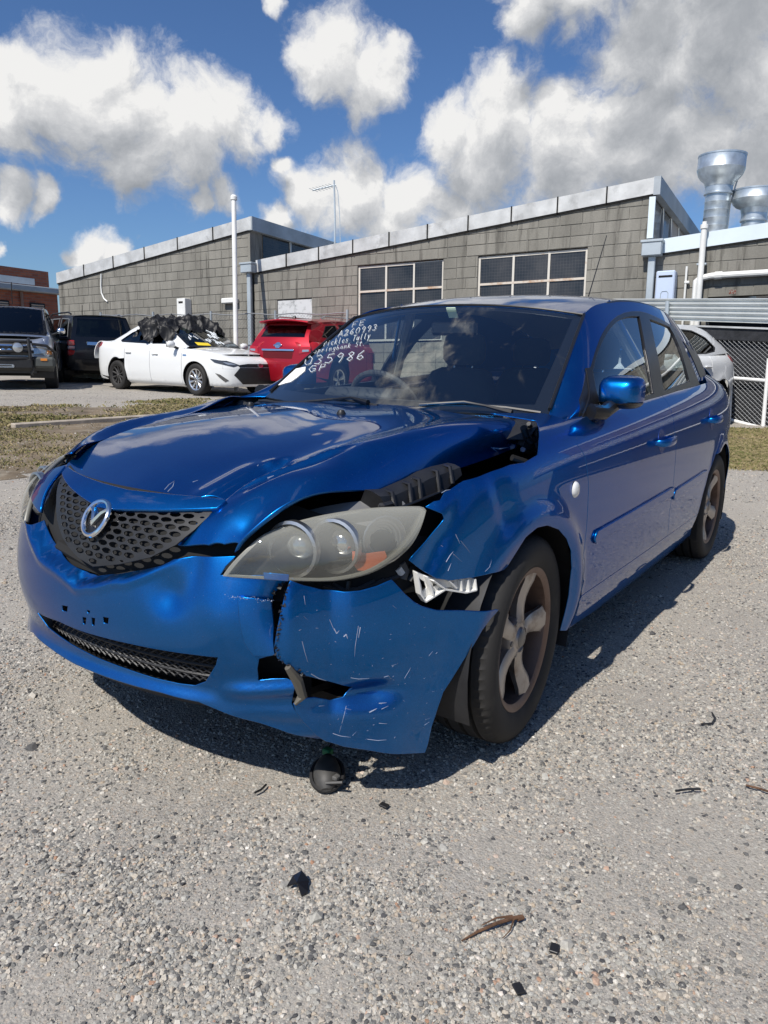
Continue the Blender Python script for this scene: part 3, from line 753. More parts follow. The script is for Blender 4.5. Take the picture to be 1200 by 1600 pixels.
# ------------------------------------------------------------------ fence and gate on the right
def fence_pt(x, y, d): return CAM+ray(x, y)*d
FA, FBp = 13.0, 11.55
gA = CAM+ray(1040, 600)*FA; gB = CAM+ray(1200, 600)*FBp; fx = nrm(gB-gA); fn_ = nrm(np.cross(fx, UB)); 
if np.dot(fn_, CAM-gA) < 0: fn_ = -fn_
def fh(x, y): return plane_hit(x, y, gA, fn_)
M_CORR = mat('corrugated_steel', (.56, .585, .575), .38, .45, var=(2, .12))
M_BLKB = mat('black_weathered_board', (.022, .023, .026), .7, var=(8, .5), bump=(6, .5, .01))
M_WHT = mat('white_gate_paint', (.78, .78, .76), .5, dirt=((.35, .30, .24), 14, .66, .08))
M_WIRE = mat('galvanised_wire', (.26, .27, .28), .5, .5)
fen = empty('corrugated_fence', label='horizontal corrugated steel fence above a black board on the right', cat='fence')
def ext(y0, y1, e0=0, e1=0):
    a, b = fh(1040, y0), fh(1200, y1); d = b-a; return a-nrm(d)*e0, b+nrm(d)*e1
def strip(mb, a, b, c, d, th, back=0.):
    """slab between upper edge a-b and lower edge c-d"""
    V = [p-fn_*(back+o) for o in (0, th) for p in (c, d, b, a)]
    mb.add(V, [(0, 1, 2, 3), (7, 6, 5, 4), (1, 0, 4, 5), (3, 2, 6, 7), (0, 3, 7, 4), (2, 1, 5, 6)])
ca, cb_ = ext(466.5, 466, 6, 7); da, db = ext(500.5, 505.5, 6, 7)
mb = MB(); NW = 5; seg = 12; V = []; F = []
for i in range(NW*seg+1):
    t = i/(NW*seg); o = .022*math.cos(2*math.pi*(t*NW-.18)); 
    for (p, q) in ((ca, da), (cb_, db)): V.append(p+(q-p)*t+fn_*o)
for i in range(NW*seg): F.append((2*i, 2*i+1, 2*i+3, 2*i+2))
n0 = len(V); V += [v-fn_*.006 for v in V]; F += [tuple(n0+j for j in f[::-1]) for f in F]
mb.add(V, F); mb.build('corrugated_sheet', M_CORR, fen, 80)
e0, e1 = ext(506.5, 512, 6, 7); f0_, f1_ = ext(509, 515, 6, 7); mb = MB(); strip(mb, e0, e1, f0_, f1_, .04, -.03); mb.build('lower_rail', M_GALV, fen)
e0, e1 = ext(509, 515, 6, 7); f0_, f1_ = ext(527, 534, 6, 7); mb = MB(); strip(mb, e0, e1, f0_, f1_, .04, -.0); mb.build('board', M_BLKB, fen)
p = fh(1046, 471); mb = MB(); mb.tube([p+fn_*.06, fh(1045, 492)+fn_*.06], .035, 8); mb.build('post', M_GPIPE, fen)
gate = empty('chain_link_gate', label='white framed chain link gate backed by dark board', cat='gate')
e0, e1 = ext(527, 534, 5, 6); f0_, f1_ = ext(655, 668, 5, 6); mb = MB(); strip(mb, e0, e1, f0_, f1_, .03, .10); mb.build('backing_board', M_BLKB, gate)
for (ya, yb, nm) in ((590.5, 595, 'rail'), (656.5, 671.5, 'rail')):
    a, b = fh(1143, ya), fh(1200, yb); d = nrm(b-a); mb = MB(); mb.tube([a-d*4, b+d*5], .028, 10); mb.build(nm, M_WHT, gate)
for (xa, ya, xb, yb) in ((1202, 560, 1192.5, 669), (1143, 590, 1139.5, 662)):
    mb = MB(); mb.tube([fh(xa, ya)+fn_*.012, fh(xb, yb)+fn_*.012], .03, 10); mb.build('upright', M_WHT, gate)
mb = MB(); a0, b0 = ext(528, 535, 4, 5); a1, b1 = ext(656, 671, 4, 5); L = np.linalg.norm(b0-a0); Hh = np.linalg.norm(a1-a0)
def gp(u, v): return a0+(b0-a0)*u+((a1-a0)*(1-u)+(b1-b0)*u)*v
pitch = .082; nW = int((L+Hh)/pitch)
for sgn in (1, -1):
    for i in range(-int(Hh/pitch), int(L/pitch)+1):
        u0 = i*pitch; u1 = u0+Hh; 
        if sgn < 0: u0, u1 = u1, u0
        pts = []
        for (us, vs, ue, ve) in ((u0, 0, u1, 1),):
            ta, tb = 0., 1.; du = ue-us
            lo, hi = sorted(((0-us)/du, (L-us)/du)); ta = max(0, lo); tb = min(1, hi)
            if tb-ta < .02: continue
            q0 = gp((us+du*ta)/L, ta); q1 = gp((us+du*tb)/L, tb); o = fn_*(.004*sgn); mb.tube([q0+o, q1+o], .0028, 4, cap=False)
tag(mb.build('wire_mesh', M_WIRE, gate), kind='stuff')

# chain-link fence before the block wall, behind the parked cars
cl = empty('wire_fence', label='sagging chain link fence along the foot of the block wall', cat='fence')
A_ = wP(*wst(192, 500), .75); B_ = wP(*wst(570, 500), .75)
A_ = np.array([*A_[:2], 0]); B_ = np.array([*B_[:2], 0]); zt = 1.75
LL = np.linalg.norm(B_-A_); d_ = (B_-A_)/LL
mb = MB(); pit = .085
for sgn in (1, -1):
    for i in range(-int(zt/pit), int(LL/pit)+1):
        u0 = i*pit; u1 = u0+zt
        if sgn < 0: u0, u1 = u1, u0
        du = u1-u0; lo, hi = sorted((-u0/du, (LL-u0)/du)); ta, tb = max(0, lo), min(1, hi)
        if tb-ta < .02: continue
        mb.tube([A_+d_*(u0+du*ta)+np.array([0, 0, .3+zt*(ta)]), A_+d_*(u0+du*tb)+np.array([0, 0, .3+zt*tb])], .0022, 3, cap=False)
tag(mb.build('wire_mesh', M_WIRE, cl), kind='stuff')
MB().tube([A_+d_*LL*t+np.array([0, 0, .3+zt-.04*math.sin(t*19)**2]) for t in np.linspace(0, 1, 30)], .012, 5).build('top_wire', M_WIRE, cl)
for t in np.linspace(0.0, 1, 5): MB().tube([A_+d_*LL*t+np.array([0, 0, -.2]), A_+d_*LL*t+np.array([0, 0, .36+zt])], .03, 8).build('post', M_FLASH, cl)

# what stands to the right of the picture and shows in the car's side and windows: more fence and the next shed
side = empty('side_shed', label='long pale shed beyond the right hand fence, seen mirrored in the car', cat='building')
mb = MB(); mb.box((-1, 15.5, 2.0), (22, 6, 4.4)); mb.build('wall', M_MORTAR, side)
mb = MB(); mb.box((-1, 15.4, 4.45), (22.3, 6.5, .6)); mb.build('fascia', M_CREAM, side)
sf = empty('side_fence', label='corrugated fence running along the right side of the yard', cat='fence')
mb = MB(); V = []; F = []
for i in range(12*8+1):
    t = i/96; o = .022*math.cos(2*math.pi*t*12)
    for x in (-11, 9): V.append((x, 9.5+o, .3+1.7*t))
for i in range(96): F.append((2*i, 2*i+1, 2*i+3, 2*i+2))
mb.add(V, F); mb.build('corrugated_sheet', M_CORR, sf, 80)
for x in range(-11, 10, 3): MB().tube([(x, 9.56, -.1), (x, 9.56, 2.05)], .035, 8).build('post', M_GPIPE, sf)

# ------------------------------------------------------------------ the yard
def ground_material():
    m = mat('sandy_gravel_ground', (.3, .27, .22), .95, spec=.15); nt = m.node_tree; b = bsdf(m)
    geo = nt.nodes.new('ShaderNodeNewGeometry'); p = geo.outputs['Position']
    big = noise(nt, p, .9, 6, .6); fine = noise(nt, p, 160, 5, .75)
    vo = nd(nt, 'ShaderNodeTexVoronoi', inp={'Scale': 180.}); nt.links.new(p, vo.inputs['Vector'])
    vo2 = nd(nt, 'ShaderNodeTexVoronoi', inp={'Scale': 115.}); nt.links.new(p, vo2.inputs['Vector'])
    sep = nt.nodes.new('ShaderNodeSeparateColor'); nt.links.new(vo.outputs['Color'], sep.inputs[0])
    sep2 = nt.nodes.new('ShaderNodeSeparateColor'); nt.links.new(vo2.outputs['Color'], sep2.inputs[0])
    pal = [(0, (.10, .10, .105)), (.25, (.20, .195, .19)), (.5, (.29, .28, .265)), (.72, (.36, .335, .30)), (.88, (.34, .25, .18)), (1, (.52, .50, .47))]
    st = ramp(nt, sep.outputs[0], pal); st2 = ramp(nt, sep2.outputs[1], pal)
    st = mixc(nt, mth(nt, 'GREATER_THAN', sep2.outputs[0], .55), st, st2)
    dust = mixc(nt, ramp(nt, fine, [(.3, 0.), (.7, 1.)]), (.265, .243, .207), (.47, .437, .378))
    msk = ramp(nt, mth(nt, 'MULTIPLY_ADD', fine, .35, big), [(.45, .75), (.78, .2)])
    c = mixc(nt, msk, dust, st)
    nt.links.new(c, b.inputs['Base Color'])
    h = mth(nt, 'ADD', mth(nt, 'MULTIPLY', vo.outputs['Distance'], -.6), mth(nt, 'ADD', fine, mth(nt, 'MULTIPLY', vo2.outputs['Distance'], -.7)))
    bp = nd(nt, 'ShaderNodeBump', inp={'Strength': .6, 'Distance': .005}); nt.links.new(h, bp.inputs['Height']); nt.links.new(bp.outputs[0], b.inputs['Normal'])
    return m
def und(x, y):
    return .006*np.sin(x*2.1+.5)*np.sin(y*1.7+1)+.004*np.sin(x*5.3+y*3.1)+.003*np.sin(x*9.1-y*7.7+1.3)
def gz(x, y):
    d = np.hypot(np.asarray(x), np.asarray(y)+.2); return ground_z(x, y)+und(np.asarray(x), np.asarray(y))-.004
gx = np.concatenate([np.linspace(-160, -16, 16), np.linspace(-15, 4.6, 140), np.linspace(6, 120, 12)]); gy = np.concatenate([np.linspace(-140, -28, 12), np.linspace(-27, 5, 150), np.linspace(6, 120, 12)])
XX, YY = np.meshgrid(gx, gy, indexing='ij'); ZZ = gz(XX, YY); nx, ny = XX.shape
V = np.stack([XX.ravel(), YY.ravel(), ZZ.ravel()], 1); ii = np.arange(nx*ny).reshape(nx, ny)
F = np.stack([ii[:-1, :-1].ravel(), ii[1:, :-1].ravel(), ii[1:, 1:].ravel(), ii[:-1, 1:].ravel()], 1)
gnd = link('ground', pymesh('ground', V, F, 180), ground_material()); tag(gnd, 'gravel yard of pale grey and tan stones', kind='structure')

# loose stones: a scatter of small angular pebbles
def pebble_material():
    m = mat('pebble', (.3, .3, .3), .85, spec=.25); nt = m.node_tree; b = bsdf(m)
    oi = nt.nodes.new('ShaderNodeObjectInfo'); tcn = nt.nodes.new('ShaderNodeTexCoord')
    pal = [(0, (.055, .055, .06)), (.14, (.125, .123, .122)), (.30, (.21, .205, .198)), (.46, (.285, .275, .255)), (.60, (.335, .328, .312)), (.72, (.40, .378, .345)), (.80, (.33, .27, .21)), (.86, (.42, .40, .37)), (.93, (.36, .31, .26)), (.965, (.50, .48, .45)), (.988, (.30, .17, .11)), (1, (.62, .60, .57))]
    pal = [(a, tuple(min(.75, q*w) for q, w in zip(b, (1.13, 1.12, 1.06)))) for a, b in pal]; c = ramp(nt, oi.outputs['Random'], pal); f = noise(nt, tcn.outputs['Object'], 2.5, 5, .7)
    c = mixc(nt, .45, c, ramp(nt, f, [(.25, .15), (.75, .85)]), 'OVERLAY'); nt.links.new(c, b.inputs['Base Color']); return m
M_PEB = pebble_material()
pcol = bpy.data.collections.new('pebble_shapes')
for i in range(7):
    bm = bmesh.new(); bmesh.ops.create_icosphere(bm, subdivisions=1, radius=1.0)
    rr = np.random.default_rng(40+i)
    for v in bm.verts:
        v.co = v.co*float(rr.uniform(.62, 1.25)); v.co.x *= float(rr.uniform(.95, 1.05))
    for v in bm.verts: v.co.z *= (.62, .5, .75, .58, .68, .45, .8)[i]; v.co.y *= (.8, .95, .7, .85, 1, .75, .9)[i]
    me = bpy.data.meshes.new('pebble'); bm.to_mesh(me); bm.free(); me.materials.append(M_PEB)
    me.polygons.foreach_set('use_smooth', [False]*len(me.polygons))
    pcol.objects.link(bpy.data.objects.new('pebble', me))
# where the stones lie: dense near the camera, thinned in sandy patches
SANDY = [(*on_ground(a, b)[:2], c) for a, b, c in ((790, 1325, .14), (600, 1335, .10), (560, 1275, .16), (640, 1500, .09), (250, 1255, .18), (90, 1550, .14), (1110, 1330, .22), (400, 1215, .12), (960, 1400, .12), (330, 1400, .10), (520, 1540, .08), (1000, 1090, .15), (180, 1130, .12), (720, 1380, .08), (1150, 1480, .12))]
def scatter(nmax, dmin, dmax, rmin, rmax, seed, power=2.2, sandy=.5):
    r = np.random.default_rng(seed); n = nmax
    u = r.random(n); dd = dmin*(dmax/dmin)**u if power == 0 else (dmin**(2-power)+(dmax**(2-power)-dmin**(2-power))*u)**(1/(2-power)) if abs(power-2) > 1e-6 else dmin*(dmax/dmin)**u
    w = (r.random(n)-.5)*2*(.60*dd+.35)
    x = CAM[0]+FH[0]*dd+RH[0]*w; y = CAM[1]+FH[1]*dd+RH[1]*w
    pn = (np.sin(x*3.1+1.7*np.sin(y*2.3))+np.sin(y*3.7+2.1*np.sin(x*1.9+1))+.7*np.sin(x*7.3+y*5.1)+.5*np.sin(x*13.1-y*11.7))/3.2
    for sx_, sy_, sr_ in SANDY: pn = np.maximum(pn, 1.0*np.exp(-(((x-sx_)**2+(y-sy_)**2)/sr_**2)*(1+.5*np.sin(x*23+y*17)))-.05+.12*np.sin(x*41)*np.sin(y*37))
    rad = rmin*(rmax/rmin)**(r.random(n)**2.0)
    keep = r.random(n)*np.where(rad < .0026, 1.9, 1.) > min(1., sandy)*sstep(.10, .75, pn)
    x, y, dd, rad = x[keep], y[keep], dd[keep], rad[keep]
    return x, y, rad, r
def pebble_field(name, label, x, y, rad, r):
    z = gz(x, y)-rad*r.uniform(-.15, .36, len(x))
    me = bpy.data.meshes.new(name); me.from_pydata(np.stack([x, y, z], 1).tolist(), [], [])
    a = me.attributes.new('stone_scale', 'FLOAT', 'POINT'); a.data.foreach_set('value', rad.astype(np.float32))
    a = me.attributes.new('stone_rot', 'FLOAT_VECTOR', 'POINT'); rot = np.stack([r.uniform(-.5, .5, len(x)), r.uniform(-.5, .5, len(x)), r.uniform(0, 6.28, len(x))], 1); a.data.foreach_set('vector', rot.astype(np.float32).ravel())
    a = me.attributes.new('stone_kind', 'INT', 'POINT'); a.data.foreach_set('value', r.integers(0, 7, len(x)).astype(np.int32))
    o = link(name, me, M_PEB); tag(o, label, kind='stuff')
    g = bpy.data.node_groups.new(name+'_nodes', 'GeometryNodeTree')
    g.interface.new_socket('Geometry', in_out='INPUT', socket_type='NodeSocketGeometry'); g.interface.new_socket('Geometry', in_out='OUTPUT', socket_type='NodeSocketGeometry')
    gi = g.nodes.new('NodeGroupInput'); go = g.nodes.new('NodeGroupOutput')
    ci = g.nodes.new('GeometryNodeCollectionInfo'); ci.inputs[0].default_value = pcol; ci.inputs[1].default_value = True; ci.inputs[2].default_value = True
    ip = g.nodes.new('GeometryNodeInstanceOnPoints'); ip.inputs['Pick Instance'].default_value = True
    def at(nm, ty):
        n = g.nodes.new('GeometryNodeInputNamedAttribute'); n.data_type = ty; n.inputs[0].default_value = nm; return n.outputs[0]
    g.links.new(gi.outputs[0], ip.inputs['Points']); g.links.new(ci.outputs[0], ip.inputs['Instance'])
    g.links.new(at('stone_scale', 'FLOAT'), ip.inputs['Scale']); g.links.new(at('stone_kind', 'INT'), ip.inputs['Instance Index'])
    er = g.nodes.new('FunctionNodeEulerToRotation'); g.links.new(at('stone_rot', 'FLOAT_VECTOR'), er.inputs[0]); g.links.new(er.outputs[0], ip.inputs['Rotation'])
    g.links.new(ip.outputs[0], go.inputs[0])
    md = o.modifiers.new('scatter', 'NODES'); md.node_group = g
    return o
x1, y1, r1, q1 = scatter(520000, .62, 5.5, .0013, .0082, 11, 1.4, .86)
x2, y2, r2, q2 = scatter(120000, 4.5, 18, .004, .012, 12, 1.2, .7)
x3, y3, r3, q3 = scatter(700, .8, 9, .010, .019, 13, 1.2, .3)
GAP = [None]
pebble_field('gravel', 'loose angular gravel of mixed grey, tan and brown stones', np.concatenate([x1, x2, x3]), np.concatenate([y1, y2, y3]), np.concatenate([r1, r2, r3]), q1)

# bare soil under the grass strips
def soil(name, label, px, seed):
    r = random.Random(seed); pts = densify([tuple(on_ground(*p)[:2]) for p in px], .18); pts = [(x+r.gauss(0, .07), y+r.gauss(0, .07)) for x, y in pts]
    m = mat('dry_soil', (.15, .115, .075), .95, var=(3, .45), bump=(30, .6, .02), dirt=((.30, .26, .20), 4, .5, .25))
    return tag(panel(name, lambda a, b: np.stack([a, b, gz(a, b)+.003], 1), pts, m, None, step=.25, thick=.002, flip=False, rim=.001), label, kind='structure')
soil('soil', 'bare brown soil under the grass strip behind the bonnet', [(-90, 636), (60, 634), (200, 636), (330, 632), (430, 622), (440, 645), (330, 672), (260, 690), (150, 712), (110, 730), (60, 742), (0, 756), (-90, 775)], 1)
soil('soil', 'brown soil under the grass at the chain link gate', [(1085, 668), (1300, 672), (1300, 745), (1200, 735), (1140, 728), (1085, 728)], 2)
# patchy grass strips
def blade_material():
    m = mat('grass_blade', (.08, .11, .03), .8, spec=.2); nt = m.node_tree; b = bsdf(m); oi = nt.nodes.new('ShaderNodeObjectInfo')
    geo = nt.nodes.new('ShaderNodeNewGeometry'); f = noise(nt, geo.outputs['Position'], .8, 4, .6); rnd = nt.nodes.new('ShaderNodeNewGeometry').outputs['Random Per Island']
    nt.links.new(ramp(nt, mth(nt, 'ADD', mth(nt, 'MULTIPLY', rnd, .5), mth(nt, 'MULTIPLY', f, .6)), [(.2, (.085, .11, .03)), (.36, (.16, .165, .06)), (.52, (.28, .235, .11)), (.8, (.36, .29, .17))]), b.inputs['Base Color']); return m
M_GRASS = blade_material()
def grass(name, label, quad, n, h, seed, thr):
    r = np.random.default_rng(seed); V = []; F = []; q = [on_ground(*p)[:2] for p in quad]
    uv = r.random((n, 2)); P = [(1-u)*(1-v)*q[0]+u*(1-v)*q[1]+u*v*q[2]+(1-u)*v*q[3] for u, v in uv]; P = np.array(P)
    pn = (np.sin(P[:, 0]*1.7+1.3*np.sin(P[:, 1]*1.1))+np.sin(P[:, 1]*2.3+np.sin(P[:, 0]*2.9))+.6*np.sin(P[:, 0]*5.1+P[:, 1]*4.3))/2.6
    edge = np.minimum(np.minimum(uv[:, 1], 1-uv[:, 1])*5, 1)
    P = P[(pn+r.normal(0, .25, n) > thr) & (r.random(n) < edge)]
    Z = gz(P[:, 0], P[:, 1]); 
    for (x, y), z in zip(P, Z):
        for _ in range(3):
            a = r.uniform(0, 6.28); hh = h*r.uniform(.35, 1.2); w = .0035+.003*r.random(); ox, oy = r.normal(0, .025, 2); lx, ly = r.normal(0, .6, 2)*hh
            b = len(V); ca, sa = math.cos(a)*w, math.sin(a)*w
            V += [(x+ox-ca, y+oy-sa, z-.01), (x+ox+ca, y+oy+sa, z-.01), (x+ox+lx+ca*.3, y+oy+ly+sa*.3, z+hh), (x+ox+lx*1.7, y+oy+ly*1.7, z+hh*.85)]
            F += [(b, b+1, b+2), (b, b+2, b+3)]
    return tag(link(name, pymesh(name, V, F), M_GRASS), label, kind='stuff')
grass('grass', 'patchy green and straw coloured grass strip behind the bonnet', [(-60, 640), (420, 618), (420, 648), (-60, 672)], 20000, .040, 3, .12)
grass('dry_grass', 'dry trampled grass and weeds left of the bonnet', [(-80, 668), (420, 640), (330, 690), (-80, 765)], 20000, .020, 4, .2)
grass('grass', 'short green grass at the foot of the chain link gate', [(1080, 668), (1280, 672), (1280, 742), (1080, 730)], 22000, .035, 5, -.3)
# half buried kerb board
a, b = on_ground(20, 668), on_ground(330, 647); mb = MB(); d = nrm(b-a); L = np.linalg.norm(b-a); nn = np.array([-d[1], d[0], 0])
mb.box((a+b)/2+np.array([0, 0, .015]), (L, .14, .07), rot=np.stack([d, nn, np.cross(d, nn)], 1), bev=.01)
tag(mb.build('kerb', mat('worn_timber_edging', (.36, .31, .25), .9, var=(6, .3))), 'low worn edging board across the dry grass', 'kerb')

# ------------------------------------------------------------------ body surfaces of the blue hatchback
def bpx(px, py, ax, val):
    d = ray(px, py); t = (val-CAM[ax])/d[ax]; return CAM+d*t
_pl = [(.905, 0), (.897, .15), (.870, .30), (.822, .44), (.745, .57), (.63, .685), (.48, .772), (.28, .83), (.0, .862), (-.4, .872), (-1.0, .876), (-1.7, .876), (-2.3, .874), (-2.75, .862), (-3.1, .82), (-3.32, .72), (-3.45, .5), (-3.51, .25), (-3.53, 0)]
_full = [(x, -y) for x, y in _pl[:0:-1]]+_pl
_sp = Spl(_full); _mid = _sp.t[len(_pl)-1]
def plan(s): return _sp(np.asarray(s)+_mid)
def plan_n(s):
    d = plan(np.asarray(s)+2e-3)-plan(np.asarray(s)-2e-3); d /= np.linalg.norm(d, axis=1)[:, None]; return np.stack([d[:, 1], -d[:, 0]], 1)
def s_of_x(x):   # arc parameter on the left side with that x
    ss = np.linspace(.0, 5.2, 2000); return float(np.interp(-x, -plan(ss)[:, 0], ss))
_SIDE = np.array([(.14, -.16, .14), (.17, -.09, .165), (.20, -.058, .20), (.26, -.034, .26), (.34, -.016, .34), (.45, -.004, .45), (.57, .002, .57), (.66, 0, .66), (.75, -.006, .75), (.83, -.018, .83), (.88, -.034, .876), (.94, -.072, .922), (1.0, -.125, .948), (1.08, -.20, .965)])
_NOSE = np.array([(.14, -.14, .15), (.18, -.085, .175), (.215, -.045, .205), (.25, -.012, .245), (.29, -.012, .29), (.33, -.018, .33), (.40, -.004, .40), (.46, .004, .46), (.54, .0, .54), (.60, -.012, .60), (.66, -.032, .66), (.72, -.06, .715), (.78, -.10, .762), (.84, -.16, .80), (.90, -.23, .83), (1.08, -.42, .88)])
so_, sz_ = Spl(_SIDE[:, 1:], _SIDE[:, 0]), None
no_ = Spl(_NOSE[:, 1:], _NOSE[:, 0])
_dz = F1([(-4.2, .03), (-3.6, .10), (-2.9, .10), (-2.1, .072), (-1.2, .032), (-.4, 0), (0, -.02), (.35, -.07), (.6, -.12), (.9, -.16)])
def wrap(s, v):
    s = np.asarray(s, float); v = np.asarray(v, float)
    c = plan(s); n = plan_n(s); w = (1-sstep(.50, 1.25, np.abs(s)))[:, None]
    pr = so_(v)*(1-w)+no_(v)*w
    x = c[:, 0]; dz = _dz(x)*(1-w[:, 0])*np.clip((v-.66)/.34, 0, 1.3)
    flare = np.zeros(len(s))
    for xc in (0., -2.64):   # wheel-arch flares
        r = np.hypot(x-xc, pr[:, 1]-.33); flare += .016*np.exp(-((r-.36)/.045)**2)*(1-w[:, 0])*(np.abs(x-xc) < .7)
    o = pr[:, 0]+flare
    return np.stack([c[:, 0]+n[:, 0]*o, c[:, 1]+n[:, 1]*o, pr[:, 1]+dz], 1)
# bonnet
_hx = [-.47, -.22, .06, .34, .56, .70, .79, .835, .85]
_hood = []
_zc = [.958, .948, .922, .874, .82, .775, .735, .69, .64]
_yr = [-.68, -.675, -.655, -.62, -.575, -.53, -.495, -.47, -.46]; _zr = [.922, .908, .880, .838, .782, .728, .685, .645, .60]
_lo = [(812, 697, .600), (745, 722, .605), (690, 741, .605), (625, 763, .60), (520, 767, .565), (440, 790, .52), (392, 828, .475), (374, 848, .452), (362, 872, .43)]
_cr = [(812, 659, .585), (735, 664, .575), (672, 673, .56), (597, 692, .535), (540, 709, .50), (462, 737, .45), (395, 770, .405), (360, 806, .40), (340, 840, .39)]
for i, x in enumerate(_hx):
    L = bpx(_lo[i][0], _lo[i][1], 1, _lo[i][2]); K = bpx(_cr[i][0], _cr[i][1], 1, _cr[i][2]); C0 = np.array([x, 0, _zc[i]]); Rr = np.array([x+.0-(.03 if i > 3 else 0)*(i-3), _yr[i], _zr[i]])
    fr = lambda t, a, b, e: a+(b-a)*np.array([t, t, t**e])
    row = [Rr, fr(.62, C0, Rr, 2.2), fr(.3, C0, Rr, 2.2), C0, fr(.42, C0, K, 2.0), fr(.8, C0, K, 2.0), K, (K+L)/2+np.array([0, .012, .004]), L]
    _hood.append(row)
hood_net = Net(_hood)
# cabin: belt line B and roof edge T on the left side
_B = np.array([(-.40, .778, .945), (-.75, .778, .966), (-1.1, .775, .984), (-1.55, .770, 1.004), (-2.0, .757, 1.028), (-2.45, .735, 1.052), (-2.9, .69, 1.068), (-3.25, .60, 1.06)])
_T = np.array([(-.485, .672, .948), (-.775, .622, 1.155), (-1.02, .578, 1.318), (-1.36, .560, 1.392), (-1.8, .556, 1.424), (-2.3, .548, 1.412), (-2.8, .525, 1.335), (-3.2, .49, 1.215)])
def cabin_net(sg):
    rows = []
    for b, t in zip(_B, _T):
        r = []
        for k in (0, .33, .66, .9, 1):
            p = b+(t-b)*k; p = p+np.array([0, .055*k*(1-k)*1.6, 0]); 
            r.append(p*np.array([1, sg, 1]))
        rows.append(r)
    return Net(rows)
for _i in range(len(_B)-1):
    _p = wrap(np.array([s_of_x(_B[_i, 0])]), np.array([.985]))[0]; _B[_i, 1] = min(_B[_i, 1], _p[1]-.002); _B[_i, 2] = .5*_B[_i, 2]+.5*_p[2]
cabL, cabR = cabin_net(1), cabin_net(-1)
_rc = [(-.955, 1.362), (-1.33, 1.430), (-1.8, 1.461), (-2.3, 1.45), (-2.8, 1.380), (-3.22, 1.262)]
roof_net = Net([[np.array([t[0], y, t[2]]) if abs(q) == 1 else np.array([t[0]+(c[0]-t[0])*(1-abs(q)**2.4), y, t[2]+(c[1]-t[2])*(1-abs(q)**2.4)]) for q in (-1, -.85, -.5, 0, .5, .85, 1) for y in [q*t[1]]] for t, c in zip(_T[2:], _rc)])
# windscreen between the two front edges
_ws = []
for k, cx, cz in ((0, -.36, .935), (.5, -.665, 1.165), (1, -.955, 1.362)):
    t = _T[0]*(1-k)+_T[2]*k if k in (0, 1) else _T[1]
    _ws.append([np.array([t[0]+(cx-t[0])*(1-abs(q)**2.2), q*t[1], t[2]+(cz-t[2])*(1-abs(q)**2.2)]) for q in (-1, -.7, -.35, 0, .35, .7, 1)])
ws_net = Net(_ws)

# ------------------------------------------------------------------ paints and car materials
def paint(name, base, flake=.35, metal=.75, rough=.32, dust=.0):
    m = mat(name, base, rough, metal, coat=.85, coat_rough=.02); nt = m.node_tree; b = bsdf(m)
    b.inputs['Coat IOR'].default_value = 1.36
    if metal >= .9: b.inputs['Specular Tint'].default_value = (.04, .26, .45, 1)
    tcn = nt.nodes.new('ShaderNodeTexCoord')
    vo = nd(nt, 'ShaderNodeTexVoronoi', inp={'Scale': 900.}); nt.links.new(tcn.outputs['Object'], vo.inputs['Vector'])
    sp = nt.nodes.new('ShaderNodeSeparateColor'); nt.links.new(vo.outputs['Color'], sp.inputs[0])
    c = mixc(nt, mth(nt, 'MULTIPLY', sp.outputs[0], flake), base, tuple(min(1, q*2.0+.01) for q in base))
    if dust:
        f = ramp(nt, noise(nt, tcn.outputs['Object'], 7, 8, .7), [(.45, 0.), (.8, 1.)])
        sx = nt.nodes.new('ShaderNodeSeparateXYZ'); nt.links.new(tcn.outputs['Object'], sx.inputs[0])
        lowf = mth(nt, 'SUBTRACT', 1.0, mth(nt, 'DIVIDE', sx.outputs[2], .55), clamp=True)
        fac = mth(nt, 'MULTIPLY', mth(nt, 'ADD', mth(nt, 'MULTIPLY', f, .25), mth(nt, 'MULTIPLY', lowf, .5)), dust, clamp=True)
        c = mixc(nt, fac, c, (.26, .235, .20)); nt.links.new(mth(nt, 'MULTIPLY_ADD', fac, -.8, metal, clamp=True), b.inputs['Metallic'])
        nt.links.new(mth(nt, 'MULTIPLY_ADD', fac, -.9, 1., clamp=True), b.inputs['Coat Weight'])
        vs = nd(nt, 'ShaderNodeTexNoise', inp={'Scale': 260., 'Detail': 2.}); nt.links.new(tcn.outputs['Object'], vs.inputs['Vector'])
        sk = mth(nt, 'GREATER_THAN', vs.outputs[0], .75); c = mixc(nt, mth(nt, 'MULTIPLY', sk, .35), c, (.5, .5, .48))
    nt.links.new(c, b.inputs['Base Color']); return m
BLUE = (.0, .108, .35)
M_BLUE = paint('blue_metallic_paint', BLUE, dust=.20, metal=.97, rough=.34)
M_BLK = mat('black_plastic', (.018, .018, .019), .45, var=(12, .3))
M_TRIM = mat('satin_black_trim', (.012, .012, .013), .3)
M_RUB = mat('tyre_rubber', (.020, .019, .018), .75, dirt=((.05, .045, .038), 7, .55, .3), bump=(60, .15, .002))
M_ALLOY = mat('dusty_alloy', (.44, .405, .37), .36, .75, dirt=((.13, .08, .055), 11, .52, .25))
M_RIMB = mat('brake_dust_rim', (.20, .135, .105), .45, .6, dirt=((.09, .055, .04), 9, .5, .25))
M_CHR = mat('chrome', (.80, .80, .80), .12, 1.)
M_SIL = mat('silver_reflector', (.50, .50, .50), .38, 1.)
M_WHTP = mat('white_plastic', (.70, .69, .65), .5)
M_ORG = mat('orange_plastic', (.55, .13, .04), .25, coat=.5)
M_GREY = mat('grey_liner', (.085, .083, .08), .7, var=(9, .4))
M_CLOTH = mat('charcoal_seat_cloth', (.065, .066, .068), .95)
M_DASH = mat('dark_dash', (.055, .058, .062), .6)
M_BEIGE = mat('pale_pillar_trim', (.34, .33, .30), .8)
M_GLASS = glass_mat('car_glass', (.90, .94, .93), refl_gain=1.5)
